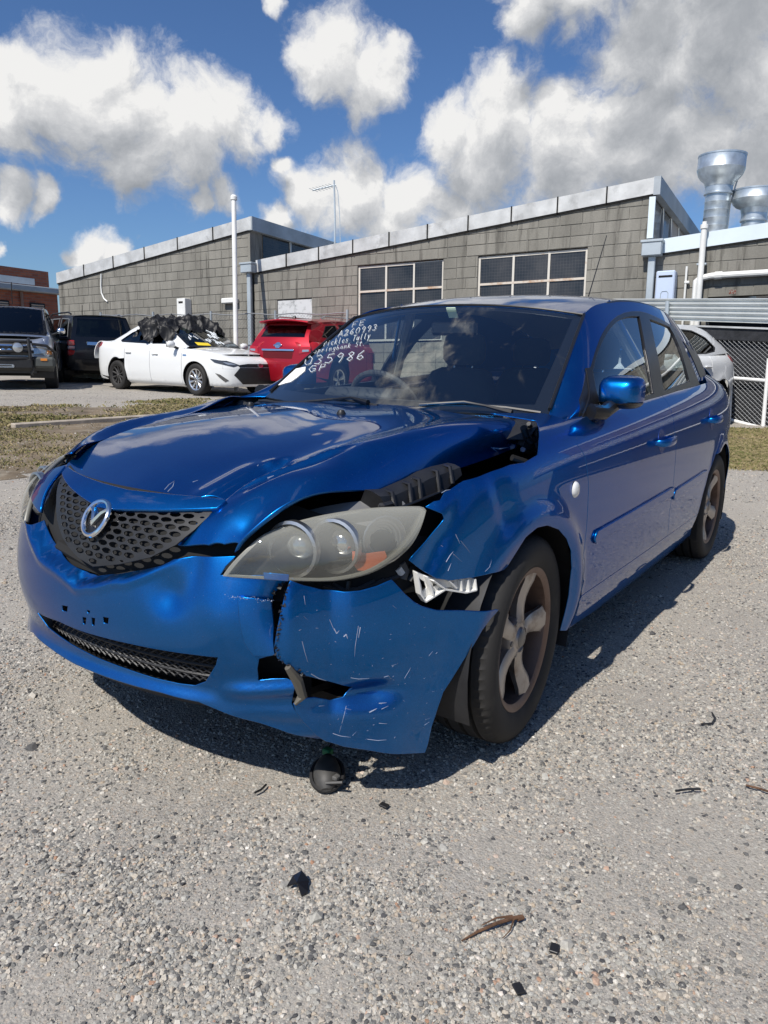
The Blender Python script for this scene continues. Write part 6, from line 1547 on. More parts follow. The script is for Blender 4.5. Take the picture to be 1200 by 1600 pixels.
# ---- interior
mb = MB(); rows = []
for y in np.linspace(-.70, .70, 15):
    k = 1-(abs(y)/.9)**2; rows.append([(-.40, y, .86), (-.52, y, .925), (-.72, y, .945+.012*k), (-.86, y, .93), (-.93, y, .86), (-.93, y, .5)])
mb.loft(rows, cap=False, closed=False); mb.box((-.86, -.37, .955), (.22, .40, .07), bev=.03); mb.build('dashboard', M_DASH, car, 50)
sw = empty('steering_wheel', (-1.0, -.37, .90)); sw.parent = car
ax = nrm([-.86, 0, .5]); e1 = np.array([0, 1., 0]); e2 = np.cross(ax, e1)
MB().tube([e1*.185*cos(q)+e2*.185*sin(q) for q in np.linspace(0, 2*pi, 41)[:-1]], .0155, 10, closed=True).build('rim', M_GREY, sw)
mb = MB(); mb.lathe([(0, .02), (.06, .015), (.075, -.02), (.05, -.2)], (0, 0, 0), ax, 20)
for q in (0, pi, -pi/2): mb.tube([e1*.05*cos(q)+e2*.05*sin(q), e1*.18*cos(q)+e2*.18*sin(q)], .016, 6)
mb.build('hub', M_DASH, sw)
def seat(x, y, w=.25):
    st = empty('seat', (x, y, 0)); st.parent = car
    mb = MB(); rings = []
    for z, xo, hw, d in ((.46, .02, w*.95, .08), (.52, .0, w, .10), (.75, -.07, w*1.0, .095), (.95, -.15, w*.94, .085), (1.06, -.19, w*.72, .07), (1.085, -.20, w*.5, .04)):
        rings.append([(xo+d*np.sign(cos(q))*abs(cos(q))**.7, hw*np.sign(sin(q))*abs(sin(q))**.6, z) for q in np.linspace(0, 2*pi, 25)[:-1]])
    mb.loft(rings); mb.box((.28, 0, .47), (.56, w*1.9, .16), bev=.05); mb.build('backrest', M_CLOTH, st, 60)
    mb = MB(); rings = []
    for z, hw, d in ((1.10, .10, .035), (1.13, .125, .05), (1.20, .128, .052), (1.255, .115, .045), (1.275, .08, .02)):
        rings.append([(-.215+d*np.sign(cos(q))*abs(cos(q))**.7, hw*np.sign(sin(q))*abs(sin(q))**.6, z) for q in np.linspace(0, 2*pi, 21)[:-1]])
    mb.loft(rings); mb.build('headrest', M_CLOTH, st, 60)
    mb = MB()
    for yy in (-.055, .055): mb.tube([(-.20, yy, 1.04), (-.215, yy, 1.13)], .007, 8)
    mb.build('headrest_post', M_CHR, st)
seat(-1.55, -.37); seat(-1.55, .37); seat(-2.45, -.36, .24); seat(-2.45, .36, .24)
mb = MB(); mb.box((-2.5, 0, .62), (.2, 1.2, .5), bev=.05); mb.box((-3.0, 0, .55), (.9, 1.2, .3)); mb.box((-2.0, 0, .32), (2.6, 1.4, .1)); mb.build('rear_bench', M_CLOTH, car)
for sg in (1, -1):
    mb = MB(); mb.box((-1.25, .765*sg, .62), (1.7, .05, .62), bev=.02); mb.box((-2.0, .755*sg, .64), (1.0, .05, .64), bev=.02); mb.build('door_lining', M_DASH, car)
    a = cabL(np.array([.40, .40]), np.array([.0, 1.]))*np.array([1, sg, 1]); b = a-np.array([0, .03*sg, 0])
    MB().tube([b[0]+np.array([.03, 0, 0]), b[1]+np.array([.0, -.01*sg, -.01])], .028, 8).build('pillar_trim', M_BEIGE, car)
    c1 = a-np.array([-.055, .012*sg, 0]); MB().tube([c1[0], c1[1]], .009, 6).build('door_frame_edge', M_BLUE, car)
rv = empty('rear_view_mirror', (-.985, 0, 1.265)); rv.parent = car
MB().box((0, 0, 0), (.025, .235, .062), bev=.012).build('shell', M_TRIM, rv); MB().box((-.0145, 0, 0), (.002, .215, .048)).build('glass', M_MIRG, rv)
MB().tube([(.0, 0, .02), (.03, 0, .07)], .010, 8).build('stalk', M_TRIM, rv)
MB().box((.05, .015, .065), (.004, .045, .05), rot=((.8, 0, .6), (0, 1, 0), (-.6, 0, .8))).build('label', mat('pale_green_label', (.55, .68, .52), .6), rv)
panel('headlining', lambda a, b: roof_net(a, b)-np.array([0, 0, .035]), [(.05, .06), (.05, .94), (.97, .94), (.97, .06)], M_BEIGE, car, step=.08, thick=.006, out=CIN, eps=(1e-3, 1e-3))

# ---- fog lamp dangling below the torn corner (hangs on its cable)
fg = empty('fog_lamp', tuple(on_ground(510, 1200)), label='small black fog lamp dangling on its cable below the torn bumper', cat='fog lamp')
P0 = np.array(fg.location); a = bpx(511, 1222, 0, P0[0]+.05)-P0; T_ = bpx(512, 1178, 0, P0[0]+.02)-P0; B_ = bpx(510, 1232, 0, P0[0]+.10)-P0
B_[2] = max(B_[2], .015); up = nrm(T_-B_); rt_ = nrm(np.cross(CF, up)); fw = np.cross(up, rt_)
if np.dot(fw, CF) > 0: fw = -fw
cen = (T_*.45+B_*.55); hgt = np.linalg.norm(T_-B_)*.5
mb = MB(); rings = []
for i, t in enumerate(np.linspace(-1, 1, 9)):
    w_ = .037*math.sqrt(max(.04, 1-.86*t*t))*(1.0 if t < .2 else 1-.25*(t-.2)); rings.append([cen+up*hgt*t+rt_*w_*cos(q)+fw*(.030 if sin(q) > 0 else .018)*math.sqrt(max(.06, 1-.9*t*t))*sin(q) for q in np.linspace(0, 2*pi, 21)[:-1]])
mb.loft(rings); mb.build('housing', mat('scuffed_black_housing', (.05, .048, .045), .55, var=(20, .4)), fg, 40)
mb = MB(); mb.tube([cen+up*hgt*.98*sin(q)+rt_*.043*cos(q)+fw*-.006 for q in np.linspace(0, 2*pi, 29)[:-1]], .006, 6, closed=True); mb.build('rim', M_BLK, fg)
mb = MB(); mb.box(T_+up*.008, (.022, .026, .018), bev=.003); mb.build('connector', mat('green_plug', (.02, .16, .06), .5), fg)
MB().tube([T_+up*.012, T_+up*.03+rt_*.01, T_+up*.06+np.array([-.08, 0, .04])], .005, 6).build('cable', M_BLK, fg)
mb = MB(); mb.box(cen-up*hgt*.7+rt_*.028+fw*.03, (.02, .016, .012), bev=.003); mb.tube([cen-up*hgt*.85+fw*.02, cen-up*hgt+rt_*.045+fw*.03], .004, 5); mb.build('clip', M_GREY, fg)

# ---- litter on the gravel
def litter(name, label, cat, px, py): 
    P = on_ground(px, py); return empty(name, (P[0], P[1], gz(P[0], P[1])+.004), label=label, cat=cat), P
o, P = litter('broken_plastic', 'glossy black broken plastic corner lying on the gravel in front', 'debris', 467, 1390)
mb = MB(); X, Y = -FH, RH
sh = [(-.035, -.005, .012), (-.02, .022, .026), (.005, .034, .034), (.028, .026, .010), (.030, -.022, .006), (.012, -.036, .004), (-.006, -.006, .024)]
V = [(Y*a+FH*b+np.array([0, 0, c]))*.72 for a, b, c in sh]; V2 = [v*np.array([.97, .97, 1])-np.array([0, 0, .004]) for v in V]; n = len(V)
mb.add(V+V2, [(0, 6, 1), (1, 6, 2), (2, 6, 3), (3, 6, 4), (4, 6, 5), (n, n+1, n+6), (n+1, n+2, n+6), (n+2, n+3, n+6), (n+3, n+4, n+6), (n+4, n+5, n+6)]+[(i, (i+1) % n, n+(i+1) % n, n+i) for i in range(n)]); mb.build('shell', mat('glossy_black', (.012, .012, .013), .18), o, None)
o, P = litter('rusty_root', 'forked rusty brown root lying on the gravel', 'stick', 770, 1457)
g_ = lambda x, y, h=.006: on_ground(x, y)-np.array(o.location)+np.array([0, 0, h])
M_ROOT = mat('rusty_bark', (.10, .052, .028), .85, var=(60, .5), bump=(80, .6, .004)); mb = MB()
mb.tube([g_(721, 1474), (g_(745, 1463, .010)), g_(775, 1452, .014), g_(800, 1444, .014), g_(816, 1440, .012)], [.0015, .0028, .0036, .0042, .0045], 7)
mb.tube([g_(752, 1451, .008), g_(775, 1446, .018), g_(800, 1442, .016)], [.001, .002, .003], 6); mb.tube([g_(802, 1445, .012), g_(797, 1460, .010), g_(785, 1470, .006)], [.002, .0015, .0008], 6); mb.tube([g_(808, 1442, .010), g_(818, 1440, .010)], [.006, .004], 7); mb.build('stem', M_ROOT, o)
for (px, py, lab, a) in ((866, 1485, 'small upright black plastic chip near the rusty root', .2), (810, 1549, 'slanting black plastic chip nearest the bottom edge', .9), (600, 1262, 'thin dark sliver of plastic in the sand before the bumper', 1.6)):
    o, P = litter('plastic_chip', lab, 'debris', px, py); MB().box((0, 0, .004), (.024, .017, .005), rot=((math.cos(a), -math.sin(a), 0), (math.sin(a), math.cos(a), 0), (0, 0, 1)), bev=.001).build('chip', M_BLK, o)
for nm, lab, pts in (('twig', 'bent dark twig curled like a hook beside the shadow', [(1095, 1135), (1112, 1134), (1117, 1125), (1112, 1117)]), ('twig', 'short straight grey twig on the gravel at right', [(1055, 1240), (1075, 1237), (1094, 1237)]), ('twig', 'pale broken stick at the right edge of the yard', [(1165, 1231), (1185, 1236), (1204, 1242)]), ('twig', 'small dark curled leaf stem in the sandy patch', [(398, 1243), (408, 1238), (416, 1230)])):
    o, P = litter(nm, lab, 'twig', *pts[0]); MB().tube([on_ground(*p)-np.array(o.location)+np.array([0, 0, .008]) for p in pts], .0030, 6).build('stem', M_ROOT if 'pale' in lab else M_BLK, o)

# ------------------------------------------------------------------ the other parked vehicles
def inv_xz(fn, pts, ra=(0, 1), rb=(0, 1), ax=(0, 2), n=60):
    A, B = np.meshgrid(np.linspace(*ra, n), np.linspace(*rb, n), indexing='ij'); A = A.ravel(); B = B.ravel(); Q = fn(A, B)[:, list(ax)]; out = []
    for p in pts:
        i = int(np.argmin(np.hypot(Q[:, 0]-p[0], Q[:, 1]-p[1]))); a, b = A[i], B[i]
        for _ in range(12):
            e = 1e-4; q = fn(np.array([a, a+e, a]), np.array([b, b, b+e]))[:, list(ax)]; J = np.stack([(q[1]-q[0])/e, (q[2]-q[0])/e], 1); r = np.array(p)-q[0]
            try: st = np.linalg.solve(J.T@J+1e-7*np.eye(2), J.T@r)
            except Exception: break
            a += float(np.clip(st[0], -.1, .1)); b += float(np.clip(st[1], -.1, .1))
        out.append((a, b))
    return out
M_DGLASS = glass_mat('dark_tinted_glass', (.16, .18, .18))
M_MGLASS = glass_mat('clear_car_glass', (.62, .70, .68))
M_GAP = M_DARK
class Car:
    def __init__(s, sp):
        s.sp = sp; s.root = empty(sp['name'], label=sp['label'], cat=sp.get('cat', 'car')); s.paint = sp['paint']
        pl = sp['plan']; full = [(x, -y) for x, y in pl[:0:-1]]+pl; s.spl = Spl(full); s.mid = s.spl.t[len(pl)-1]; s.smax = s.spl.t[-1]-s.mid
        s.side = Spl(np.array(sp['side'])[:, 1:], np.array(sp['side'])[:, 0]); s.nose = Spl(np.array(sp['nose'])[:, 1:], np.array(sp['nose'])[:, 0])
        s.dz = F1(sp.get('dz', [(-4, 0), (1, 0)])); s.wb = sp['wb']; s.R = sp['R']; s.ra = sp.get('arch', s.R+.055)
        ss = np.linspace(0, s.smax, 1500); s._ss = ss; s._xx = s.spl(ss+s.mid)[:, 0]
        s.cab = {sg: Net([[(np.array(b)+(np.array(t)-b)*k+np.array([0, .05*k*(1-k)*sp.get('bulge', 1.4), 0]))*np.array([1, sg, 1]) for k in (0, .35, .7, 1)] for b, t in zip(sp['B'], sp['T'])]) for sg in (1, -1)}
    def S(s, x): return float(np.interp(-x, -s._xx, s._ss))
    def wrap(s, o_=0.):
        def f(a, v):
            a = np.asarray(a, float); v = np.asarray(v, float); c = s.spl(a+s.mid); d = s.spl(a+s.mid+2e-3)-s.spl(a+s.mid-2e-3); d /= np.linalg.norm(d, axis=1)[:, None]
            n = np.stack([d[:, 1], -d[:, 0]], 1); w = (1-sstep(s.sp.get('n0', .45), s.sp.get('n1', 1.15), np.abs(a)))[:, None]
            pr = s.side(v)*(1-w)+s.nose(v)*w; fl = np.zeros(len(a))
            for xc in (0, -s.wb): fl += s.sp.get('flare', .015)*np.exp(-((np.hypot(c[:, 0]-xc, pr[:, 1]-s.R)-s.ra-.01)/.05)**2)*(1-w[:, 0])*(np.abs(c[:, 0]-xc) < .8)
            o = pr[:, 0]+fl+o_
            return np.stack([c[:, 0]+n[:, 0]*o, c[:, 1]+n[:, 1]*o, pr[:, 1]+s.dz(c[:, 0])*np.clip((v-.6)/.4, 0, 1)*(1-w[:, 0])], 1)
        return f
    def pan(s, name, poly, m=None, o=0., step=.06, parent=None, both=False, **k):
        for sg in ((1, -1) if both else (1,)):
            r = panel(name, s.wrap(o), poly if sg > 0 else mirror(poly), m or s.paint, parent or s.root, step=step, thick=k.pop('thick', .006), out=s.cin, rim=.003, **k)
        return r
    def build(s):
        sp = s.sp; s.cin = (-s.wb*.5, 0, .7); vt = sp.get('vt', 1.0); vs = sp.get('vs', .2); S = s.S; R = s.R; ra = s.ra; g = .007
        def arch(xc, q0, q1, n=16): return [(S(xc)-(ra*cos(q)), R+ra*sin(q)) for q in np.linspace(q0, q1, n)]
        xa, xb, xc_ = sp['doors']; lo = vs+.02; bz0 = sp.get('bump_v', .55)
        nose_s = sp.get('nose_s', .78); tail_s = S(sp.get('tail_x', -s.wb-.62)); off = math.asin(min(.95, (R-vs-.0)/ra))
        P = lambda x, v: (S(x), v)
        fend = [(nose_s, bz0), (nose_s*.97, sp.get('fv', .80)), (sp.get('fs', nose_s*1.0), vt), P(xa+.30, vt), P(xa+g, vt), P(xa+g, lo)]+[(a, max(b, lo)) for a, b in arch(0, -off, math.pi*.82)][::1]
        fend = [(nose_s, bz0), (nose_s, vt), P(xa+.30, vt), P(xa+g, vt), P(xa+g, lo)]+[(S(0)+ra*cos(q), R+ra*sin(q)) for q in np.linspace(-off, pi*.80, 18)]
        d1 = [P(xa-g, lo), P(xa-g, vt), P(xb+g, vt), P(xb+g, lo)]
        r_arc = [(S(-s.wb)+ra*cos(q), R+ra*sin(q)) for q in np.linspace(pi*.98, pi*.5, 9)]
        d2 = [P(xb-g, lo), P(xb-g, vt), P(xc_+g, vt)]+[P(xc_+g, R+ra*.98)]+[(a-.012, b) for a, b in r_arc[::-1] if a-.012 < S(xc_+g)]+[(S(-s.wb)-ra-.012, lo)]
        qa = [P(xc_-g, vt)]+[P(xc_-g, R+ra*.96)]+[(a, b) for a, b in [(S(-s.wb)+ra*cos(q), R+ra*sin(q)) for q in np.linspace(pi*.62, -off*.4, 18)] if a > S(xc_-g)]+[(tail_s, R+.0), (tail_s, vt)]
        for sg in (1, -1):
            mk = (lambda p: p) if sg > 0 else mirror
            s.pan('fender', mk(fend)); dd = [s.pan('door', mk(d1)), s.pan('door', mk(d2))]; s.pan('rear_quarter', mk(qa))
            s.pan('side_sill', mk([P(-ra-.02, vs-.05), P(-ra-.03, lo-g), P(-s.wb+ra+.03, lo-g), P(-s.wb+ra+.02, vs-.05)]), sp.get('sill_m'))
            for d_, hx in zip(dd, (xb+.20, xc_+.16)):
                p = s.wrap(.02)(np.array([sg*S(hx)]), np.array([sp['hv']]))[0]; MB().box(p, (.20, .035, .03), bev=.012).build('handle', sp.get('handle_m', s.paint), d_)
            # glazing
            net = s.cab[sg]; E_ = dict(out=s.cin, eps=(1e-3, 1e-3)); hol = [inv_xz(net, w) for w in sp['win']]
            ed = [(float(a), 1.) for a in np.linspace(0, 1, 14)]+[(float(a), 0.) for a in np.linspace(1, 0, 14)]
            panel('pillar_side', net, ed, s.paint, s.root, step=.05, thick=.01, holes=hol, rim=.003, **E_)
            for h, w in zip(hol, sp['win']):
                c = np.mean(h, 0); big = [tuple(c+(np.array(p)-c)*1.10) for p in h]; wn = panel('side_window', off_net(net, -.012, sg), big, sp.get('glass', M_DGLASS), s.root, step=.06, thick=.004, **E_)
                inn = [tuple(c+(np.array(p)-c)*.93) for p in h]
                panel('window_trim', off_net(net, .002, sg), [tuple(c+(np.array(p)-c)*1.02) for p in h], sp.get('trim_m', M_TRIM), wn, step=.06, thick=.012, holes=[inn], rim=.002, **E_)
        # bumpers
        fb = [(-nose_s, bz0-g), (-nose_s-.02, vs+.02), (-.3, sp.get('chin', vs)), (.3, sp.get('chin', vs)), (nose_s+.02, vs+.02), (nose_s, bz0-g), (.3, bz0-g), (-.3, bz0-g)]
        fx = [(S(0)+ra*cos(q), R+ra*sin(q)) for q in np.linspace(pi*.80, pi*.98, 6)]
        fb = [(-a, b) for a, b in fx[::-1]][::-1]
        fb = [(-nose_s, bz0-g)]+[(-a, b) for a, b in fx]+[(-fx[-1][0]+.0, vs), (-.3, sp.get('chin', vs)), (.3, sp.get('chin', vs)), (fx[-1][0], vs)]+fx[::-1]+[(nose_s, bz0-g)]+[(float(a), bz0-g) for a in np.linspace(nose_s, -nose_s, 12)][1:-1]
        s.pan('front_bumper', fb, sp.get('bumper_m'))
        s.pan('nose_panel', [(-nose_s+g, bz0), (nose_s-g, bz0), (nose_s-g, vt), (-nose_s+g, vt)], sp.get('nose_m'))
        tb = sp.get('tail_v', .72)
        for sg in (1, -1):
            mk = (lambda p: p) if sg > 0 else mirror
            s.pan('rear_bumper', mk([(S(-s.wb)+ra*cos(-off*.3), max(vs, R-.12)), (tail_s+g, R), (tail_s+g, tb), (s.smax, tb), (s.smax, vs+.03), (tail_s, vs+.03)]), sp.get('bumper_m'))
        # bonnet between the two wing tops
        w0 = s.wrap(); rows = []
        xs = np.linspace(sp['cowl'][0], sp['hood_x'], 7)
        for i, x in enumerate(xs):
            k = i/6; aL = S(x); L = w0(np.array([aL]), np.array([vt]))[0]; Rr = L*np.array([1, -1, 1]); cr = sp.get('crown', .06)*(1-.5*k)
            xc = x+(sp['hood_c'](k) if 'hood_c' in sp else 0); cx = x+ (sp['nose_c']*k**3)
            rows.append([np.array([L[0]+(cx-x)*(1-t*t), L[1]*t, L[2]+cr*(1-abs(t)**2.5)]) for t in (1, .8, .4, 0, -.4, -.8, -1)])
        hn = Net(rows); s.hood = panel('bonnet', hn, [(0, 0), (0, .5), (0, 1), (1, 1), (1, .5), (1, 0)], s.paint, s.root, step=.05, thick=.012, rim=.004, out=(-.3, 0, 0), eps=(1e-3, 1e-3)); s.hoodnet = hn
        # roof, windscreen, tail
        T = np.array(sp['T']); i0, i1 = sp['roof_rows']; rc = sp.get('rcrown', .035)
        rn = Net([[np.array([t[0]+(.05 if j == i0 else (-.04 if j == i1 else 0))*(1-abs(q)**2.2), t[1]*q, t[2]+rc*(1-abs(q)**2.4)]) for q in (1, .85, .5, 0, -.5, -.85, -1)] for j, t in enumerate(T) if i0 <= j <= i1])
        panel('roof', rn, [(0, 0), (0, .5), (0, 1), (1, 1), (1, .5), (1, 0)], sp.get('roof_m', s.paint), s.root, step=.07, thick=.012, out=s.cin, rim=.004, eps=(1e-3, 1e-3)); s.roofnet = rn
        cx, cz = sp['cowl']; ws = []
        for k in (0, .5, 1):
            t = T[0]*(1-k)+T[i0]*k if i0 == 1 else (T[0], T[1], T[i0])[int(k*2)]
            c = np.array([cx*(1-k)+(T[i0][0]+.05)*k+.02*(k == .5), 0, cz*(1-k)+(T[i0][2]+rc)*k])
            ws.append([np.array([t[0]+(c[0]-t[0])*(1-abs(q)**2.2), q*t[1], t[2]+(c[2]-t[2])*(1-abs(q)**2.2)]) for q in (1, .6, 0, -.6, -1)])
        s.wsnet = Net(ws); sc_ = panel('windscreen', s.wsnet, [(.02, .0), (.02, 1), (1, 1), (1, .0)], sp.get('wglass', M_MGLASS), s.root, step=.08, thick=.004, out=s.cin, eps=(1e-3, 1e-3)); s.screen = sc_
        panel('screen_edge', s.wsnet, [(0, -.01), (0, 1.01), (1.01, 1.01), (1.01, -.01)], M_TRIM, sc_, step=.08, thick=.012, holes=[[(.08, .035), (.08, .965), (.96, .965), (.96, .035)]], out=s.cin, rim=.003, eps=(1e-3, 1e-3))
        tl = sp['tail']; tn = Net([[np.array([x-bul*(1-q*q), hw*q, z]) for q in (1, .6, 0, -.6, -1)] for x, z, hw, bul in tl]); s.tailnet = tn
        wv = sp['rwin']; holes = [[(wv[0], wv[2]), (wv[0], 1-wv[2]), (wv[1], 1-wv[2]), (wv[1], wv[2])]]
        s.tailp = panel('tailgate', tn, [(0, 0), (0, 1), (1, 1), (1, 0)], s.paint, s.root, step=.05, thick=.02, holes=holes, out=s.cin, rim=.003, eps=(1e-3, 1e-3))
        panel('rear_window', tn, [(wv[0]-.01, wv[2]-.01), (wv[0]-.01, 1.01-wv[2]), (wv[1]+.01, 1.01-wv[2]), (wv[1]+.01, wv[2]-.01)], sp.get('rglass', sp.get('glass', M_DGLASS)), s.tailp, step=.1, thick=.004, out=s.cin, eps=(1e-3, 1e-3), xf=(np.eye(3), np.array([.008, 0, 0])))
        # wheels, floor, arches, interior
        for x in (0, -s.wb):
            for sg in (1, -1):
                wm = sp.get('wheel_m', M_ALLOY); wm = wm[(x != 0)] if isinstance(wm, tuple) else wm
                wheel('wheel', (x, sg*sp['track'], R), sg, s.root, R=R, RW=sp.get('RW', .105), rr=sp['rr'], m_rim=wm, spokes=sp.get('spokes', 10), detail=False, style=sp.get('wstyle', 'thin'), ro=.3)
                rings = [[(x+(ra+.01)*cos(q), sg*y, R+(ra+.01)*sin(q)) for y in (.40, .6, sp['track']+.08)] for q in np.linspace(pi*1.1, -.1*pi, 16)]
                MB().loft(rings, cap=False, closed=False).build('wheel_arch_liner', M_BLK, s.root, 60)
        x0, x1 = sp['plan'][0][0], sp['plan'][-1][0]
        MB().box(((x0+x1)/2, 0, vs+.10), (x0-x1-.7, 1.25, .12), bev=.03).build('underbody', M_DARK, s.root)
        mb = MB(); mb.box((.25, 0, .52), (.7, 1.1, .35)); mb.box((cx-.25, 0, sp['cowl'][1]-.12), (.5, 1.35, .12), bev=.03); mb.box((-s.wb*.55, 0, .55), (2.0, 1.45, .3)); mb.build('cabin_floor', M_DASH, s.root)
        for yy in (.38, -.38):
            for xx in (cx-1.15, cx-2.0):
                MB().box((xx, yy, .80), (.16, .46, .6), rot=((.97, 0, .24), (0, 1, 0), (-.24, 0, .97)), bev=.05).build('seat', M_CLOTH, s.root); MB().box((xx-.10, yy, sp['cowl'][1]+.25), (.10, .26, .18), bev=.04).build('headrest', M_CLOTH, s.root)
        for sg in (1, -1):
            mx, my, mz = sp['mirror']; mr = empty('wing_mirror'); mr.parent = s.root
            MB().box((mx, my*sg, mz), (.11, sp.get('mw', .20), .14), bev=.045).build('shell', sp.get('mirror_m', s.paint), mr, 60); MB().tube([(mx, (my-.20)*sg, mz-.09), (mx, (my-.08)*sg, mz-.05)], .028, 8).build('arm', M_TRIM, mr)
            MB().box((mx-.056, my*sg, mz), (.004, sp.get('mw', .20)*.85, .11)).build('glass', M_MIRG, mr)
        return s
    def face(s, name, pts, m, net=None, o=.006, thick=.01, parent=None, step=.06, ax=(1, 2), rb=(0, 1), both=False, ra=None):
        """a lamp or plate lying on the nose or tail, outline given in metres as seen from that end"""
        out = None
        for sg in ((1, -1) if both else (1,)):
            p = [(y*sg, z) for y, z in pts]
            if net is None:
                f = s.wrap(o); q = inv_xz(f, p, ra or (-1.1, 1.1), (.15, 1.05), (1, 2))
            else:
                base = net
                def f(a, b):
                    P = base(a, b); N = np.cross(base(np.asarray(a)+1e-3, b)-P, base(a, np.asarray(b)+1e-3)-P); N /= np.linalg.norm(N, axis=1)[:, None]; N *= np.sign(-N[:, 0:1]); return P+N*o
                q = inv_xz(f, p, (0, 1), (0, 1), (1, 2))
            out = panel(name, f, q, m, parent or s.root, step=step, thick=thick, out=s.cin, rim=.003, eps=(1e-3, 1e-3) if net is not None else None)
        return out
    def flank(s, name, pts, m, o=.004, sg=1, parent=None, thick=.008):
        q = [(sg*s.S(x), v) for x, v in pts]; return panel(name, s.wrap(o), q if sg > 0 else q[::-1], m, parent or s.root, step=.06, thick=thick, out=s.cin, rim=.003)
    def put(s, pc, yaw):
        s.root.location = pc; s.root.rotation_euler = (0, 0, yaw); return s
def heading(right, away):
    v = RH*right+FH*away; return math.atan2(v[1], v[0])
def stand(s, ref_local, px, py, yaw, d=None):
    """stand the car so that a point of it on the ground is seen in that direction"""
    G = on_ground(px, py) if d is None else CAM+ray(px, py)*d
    c, n = math.cos(yaw), math.sin(yaw); x, y = ref_local; s.put((G[0]-(c*x-n*y), G[1]-(n*x+c*y), G[2]-.01), yaw)
SIDE_CAR = [(.14, -.16, .14), (.20, -.07, .20), (.28, -.03, .28), (.40, -.008, .40), (.57, .0, .57), (.70, -.002, .70), (.80, -.012, .80), (.88, -.03, .88), (.94, -.06, .925), (1.0, -.10, .955), (1.08, -.18, .975)]
NOSE_CAR = [(.14, -.12, .15), (.20, -.05, .20), (.28, -.01, .28), (.42, 0, .42), (.55, -.005, .55), (.66, -.03, .65), (.76, -.07, .72), (.88, -.16, .78), (1.0, -.28, .82), (1.08, -.36, .84)]
M_WHITE = paint('white_paint', (.72, .73, .72), flake=0, metal=0, rough=.35)
M_RED = paint('red_metallic_paint', (.36, .006, .018), flake=.2, metal=.5, rough=.35)
M_BLACKP = paint('black_paint', (.006, .007, .010), flake=.1, metal=.2, rough=.3)
M_SILVERP = paint('silver_blue_paint', (.36, .39, .44), flake=.2, metal=.8, rough=.35)
M_HEADL = mat('headlamp_clear', (.45, .47, .48), .08, .6, coat=1.)
M_HEADD = mat('headlamp_dark', (.06, .065, .07), .08, .3, coat=1.)
M_AMB = mat('amber_lamp', (.65, .22, .03), .2, coat=.8)
M_ALB = mat('bright_alloy', (.62, .63, .64), .25, .85); M_STEELW = mat('dull_black_wheel', (.035, .034, .033), .6)
M_PLATE = mat('grey_number_plate', (.5, .5, .48), .5)
# ---- white sedan
cam_ = Car(dict(name='white_sedan', label='white sedan with black sheeting over its roof and a yellow windscreen sticker', paint=M_WHITE, wb=2.775, R=.325, rr=.215, track=.80, RW=.105, spokes=10, wheel_m=(M_ALB, M_STEELW),
 plan=[(.98, 0), (.965, .28), (.91, .52), (.80, .70), (.60, .82), (.32, .88), (0, .905), (-1.4, .912), (-2.775, .905), (-3.3, .88), (-3.62, .81), (-3.80, .62), (-3.86, .3), (-3.87, 0)], side=SIDE_CAR, nose=NOSE_CAR, dz=[(-4, .12), (-3, .10), (-2, .06), (-.6, .0), (.2, -.05), (.8, -.14)],
 doors=(-.42, -1.52, -2.45), hv=.80, vs=.21, vt=1.0, bump_v=.56, nose_s=.86,
 B=[(-.38, .80, .95), (-1.0, .80, .975), (-1.8, .795, 1.005), (-2.5, .78, 1.03), (-3.0, .74, 1.05), (-3.3, .68, 1.055)], T=[(-.42, .70, .985), (-.92, .63, 1.25), (-1.28, .58, 1.40), (-1.8, .565, 1.44), (-2.3, .565, 1.42), (-3.15, .60, 1.10)],
 win=[[(-.80, 1.02), (-1.25, 1.335), (-1.54, 1.375), (-1.56, 1.03)], [(-1.66, 1.03), (-1.64, 1.38), (-2.1, 1.37), (-2.45, 1.27), (-2.80, 1.10), (-2.72, 1.06)]],
 tail_x=-3.66, cowl=(-.22, .985), hood_x=.62, nose_c=.16, crown=.05, roof_rows=(2, 4), tail=[(-2.33, 1.425, .56, .06), (-2.75, 1.27, .60, .08), (-3.12, 1.105, .66, .10), (-3.5, 1.075, .74, .10), (-3.72, 1.05, .74, .08), (-3.80, .92, .78, .06), (-3.82, .68, .80, .05)], rwin=(.06, .36, .10), mirror=(-.62, 1.0, 1.02), glass=M_DGLASS)).build()
c = cam_
c.face('headlight', [(.50, .64), (.62, .60), (.84, .68), (.86, .75), (.70, .72)], M_HEADD, both=True); c.face('daylight_lens', [(.56, .64), (.70, .645), (.76, .69), (.66, .68)], M_HEADL, both=True, o=.012)
c.face('grille', [(-.44, .26), (.44, .26), (.62, .44), (.50, .585), (-.50, .585), (-.62, .44)], M_BLK, o=.008); c.face('upper_grille', [(-.5, .60), (.5, .60), (.54, .635), (.30, .665), (-.30, .665), (-.54, .635)], M_TRIM, o=.01)
c.face('badge', [(.07*cos(q), .635+.04*sin(q)) for q in np.linspace(0, 2*pi, 13)[:-1]], M_CHR, o=.022); c.face('fog_trim', [(.70, .33), (.80, .44), (.84, .47), (.80, .38), (.74, .30)], M_GREY, both=True)
c.flank('side_flash', [(-.38, .80), (-.38, .83), (-.27, .83), (-.27, .80)], M_CHR, sg=-1)
for sg in (1, -1): c.flank('tail_lamp', [(-3.45, .90), (-3.45, .97), (-3.66, .97), (-3.75, .84), (-3.62, .84)], M_TAIL, sg=sg)
c.face('tail_lamp', [(.45, .80), (.74, .80), (.74, .92), (.45, .92)], M_TAIL, net=c.tailnet, both=True)
f_ = lambda a, b: c.wsnet(a, b)+np.array([.006, 0, .006])
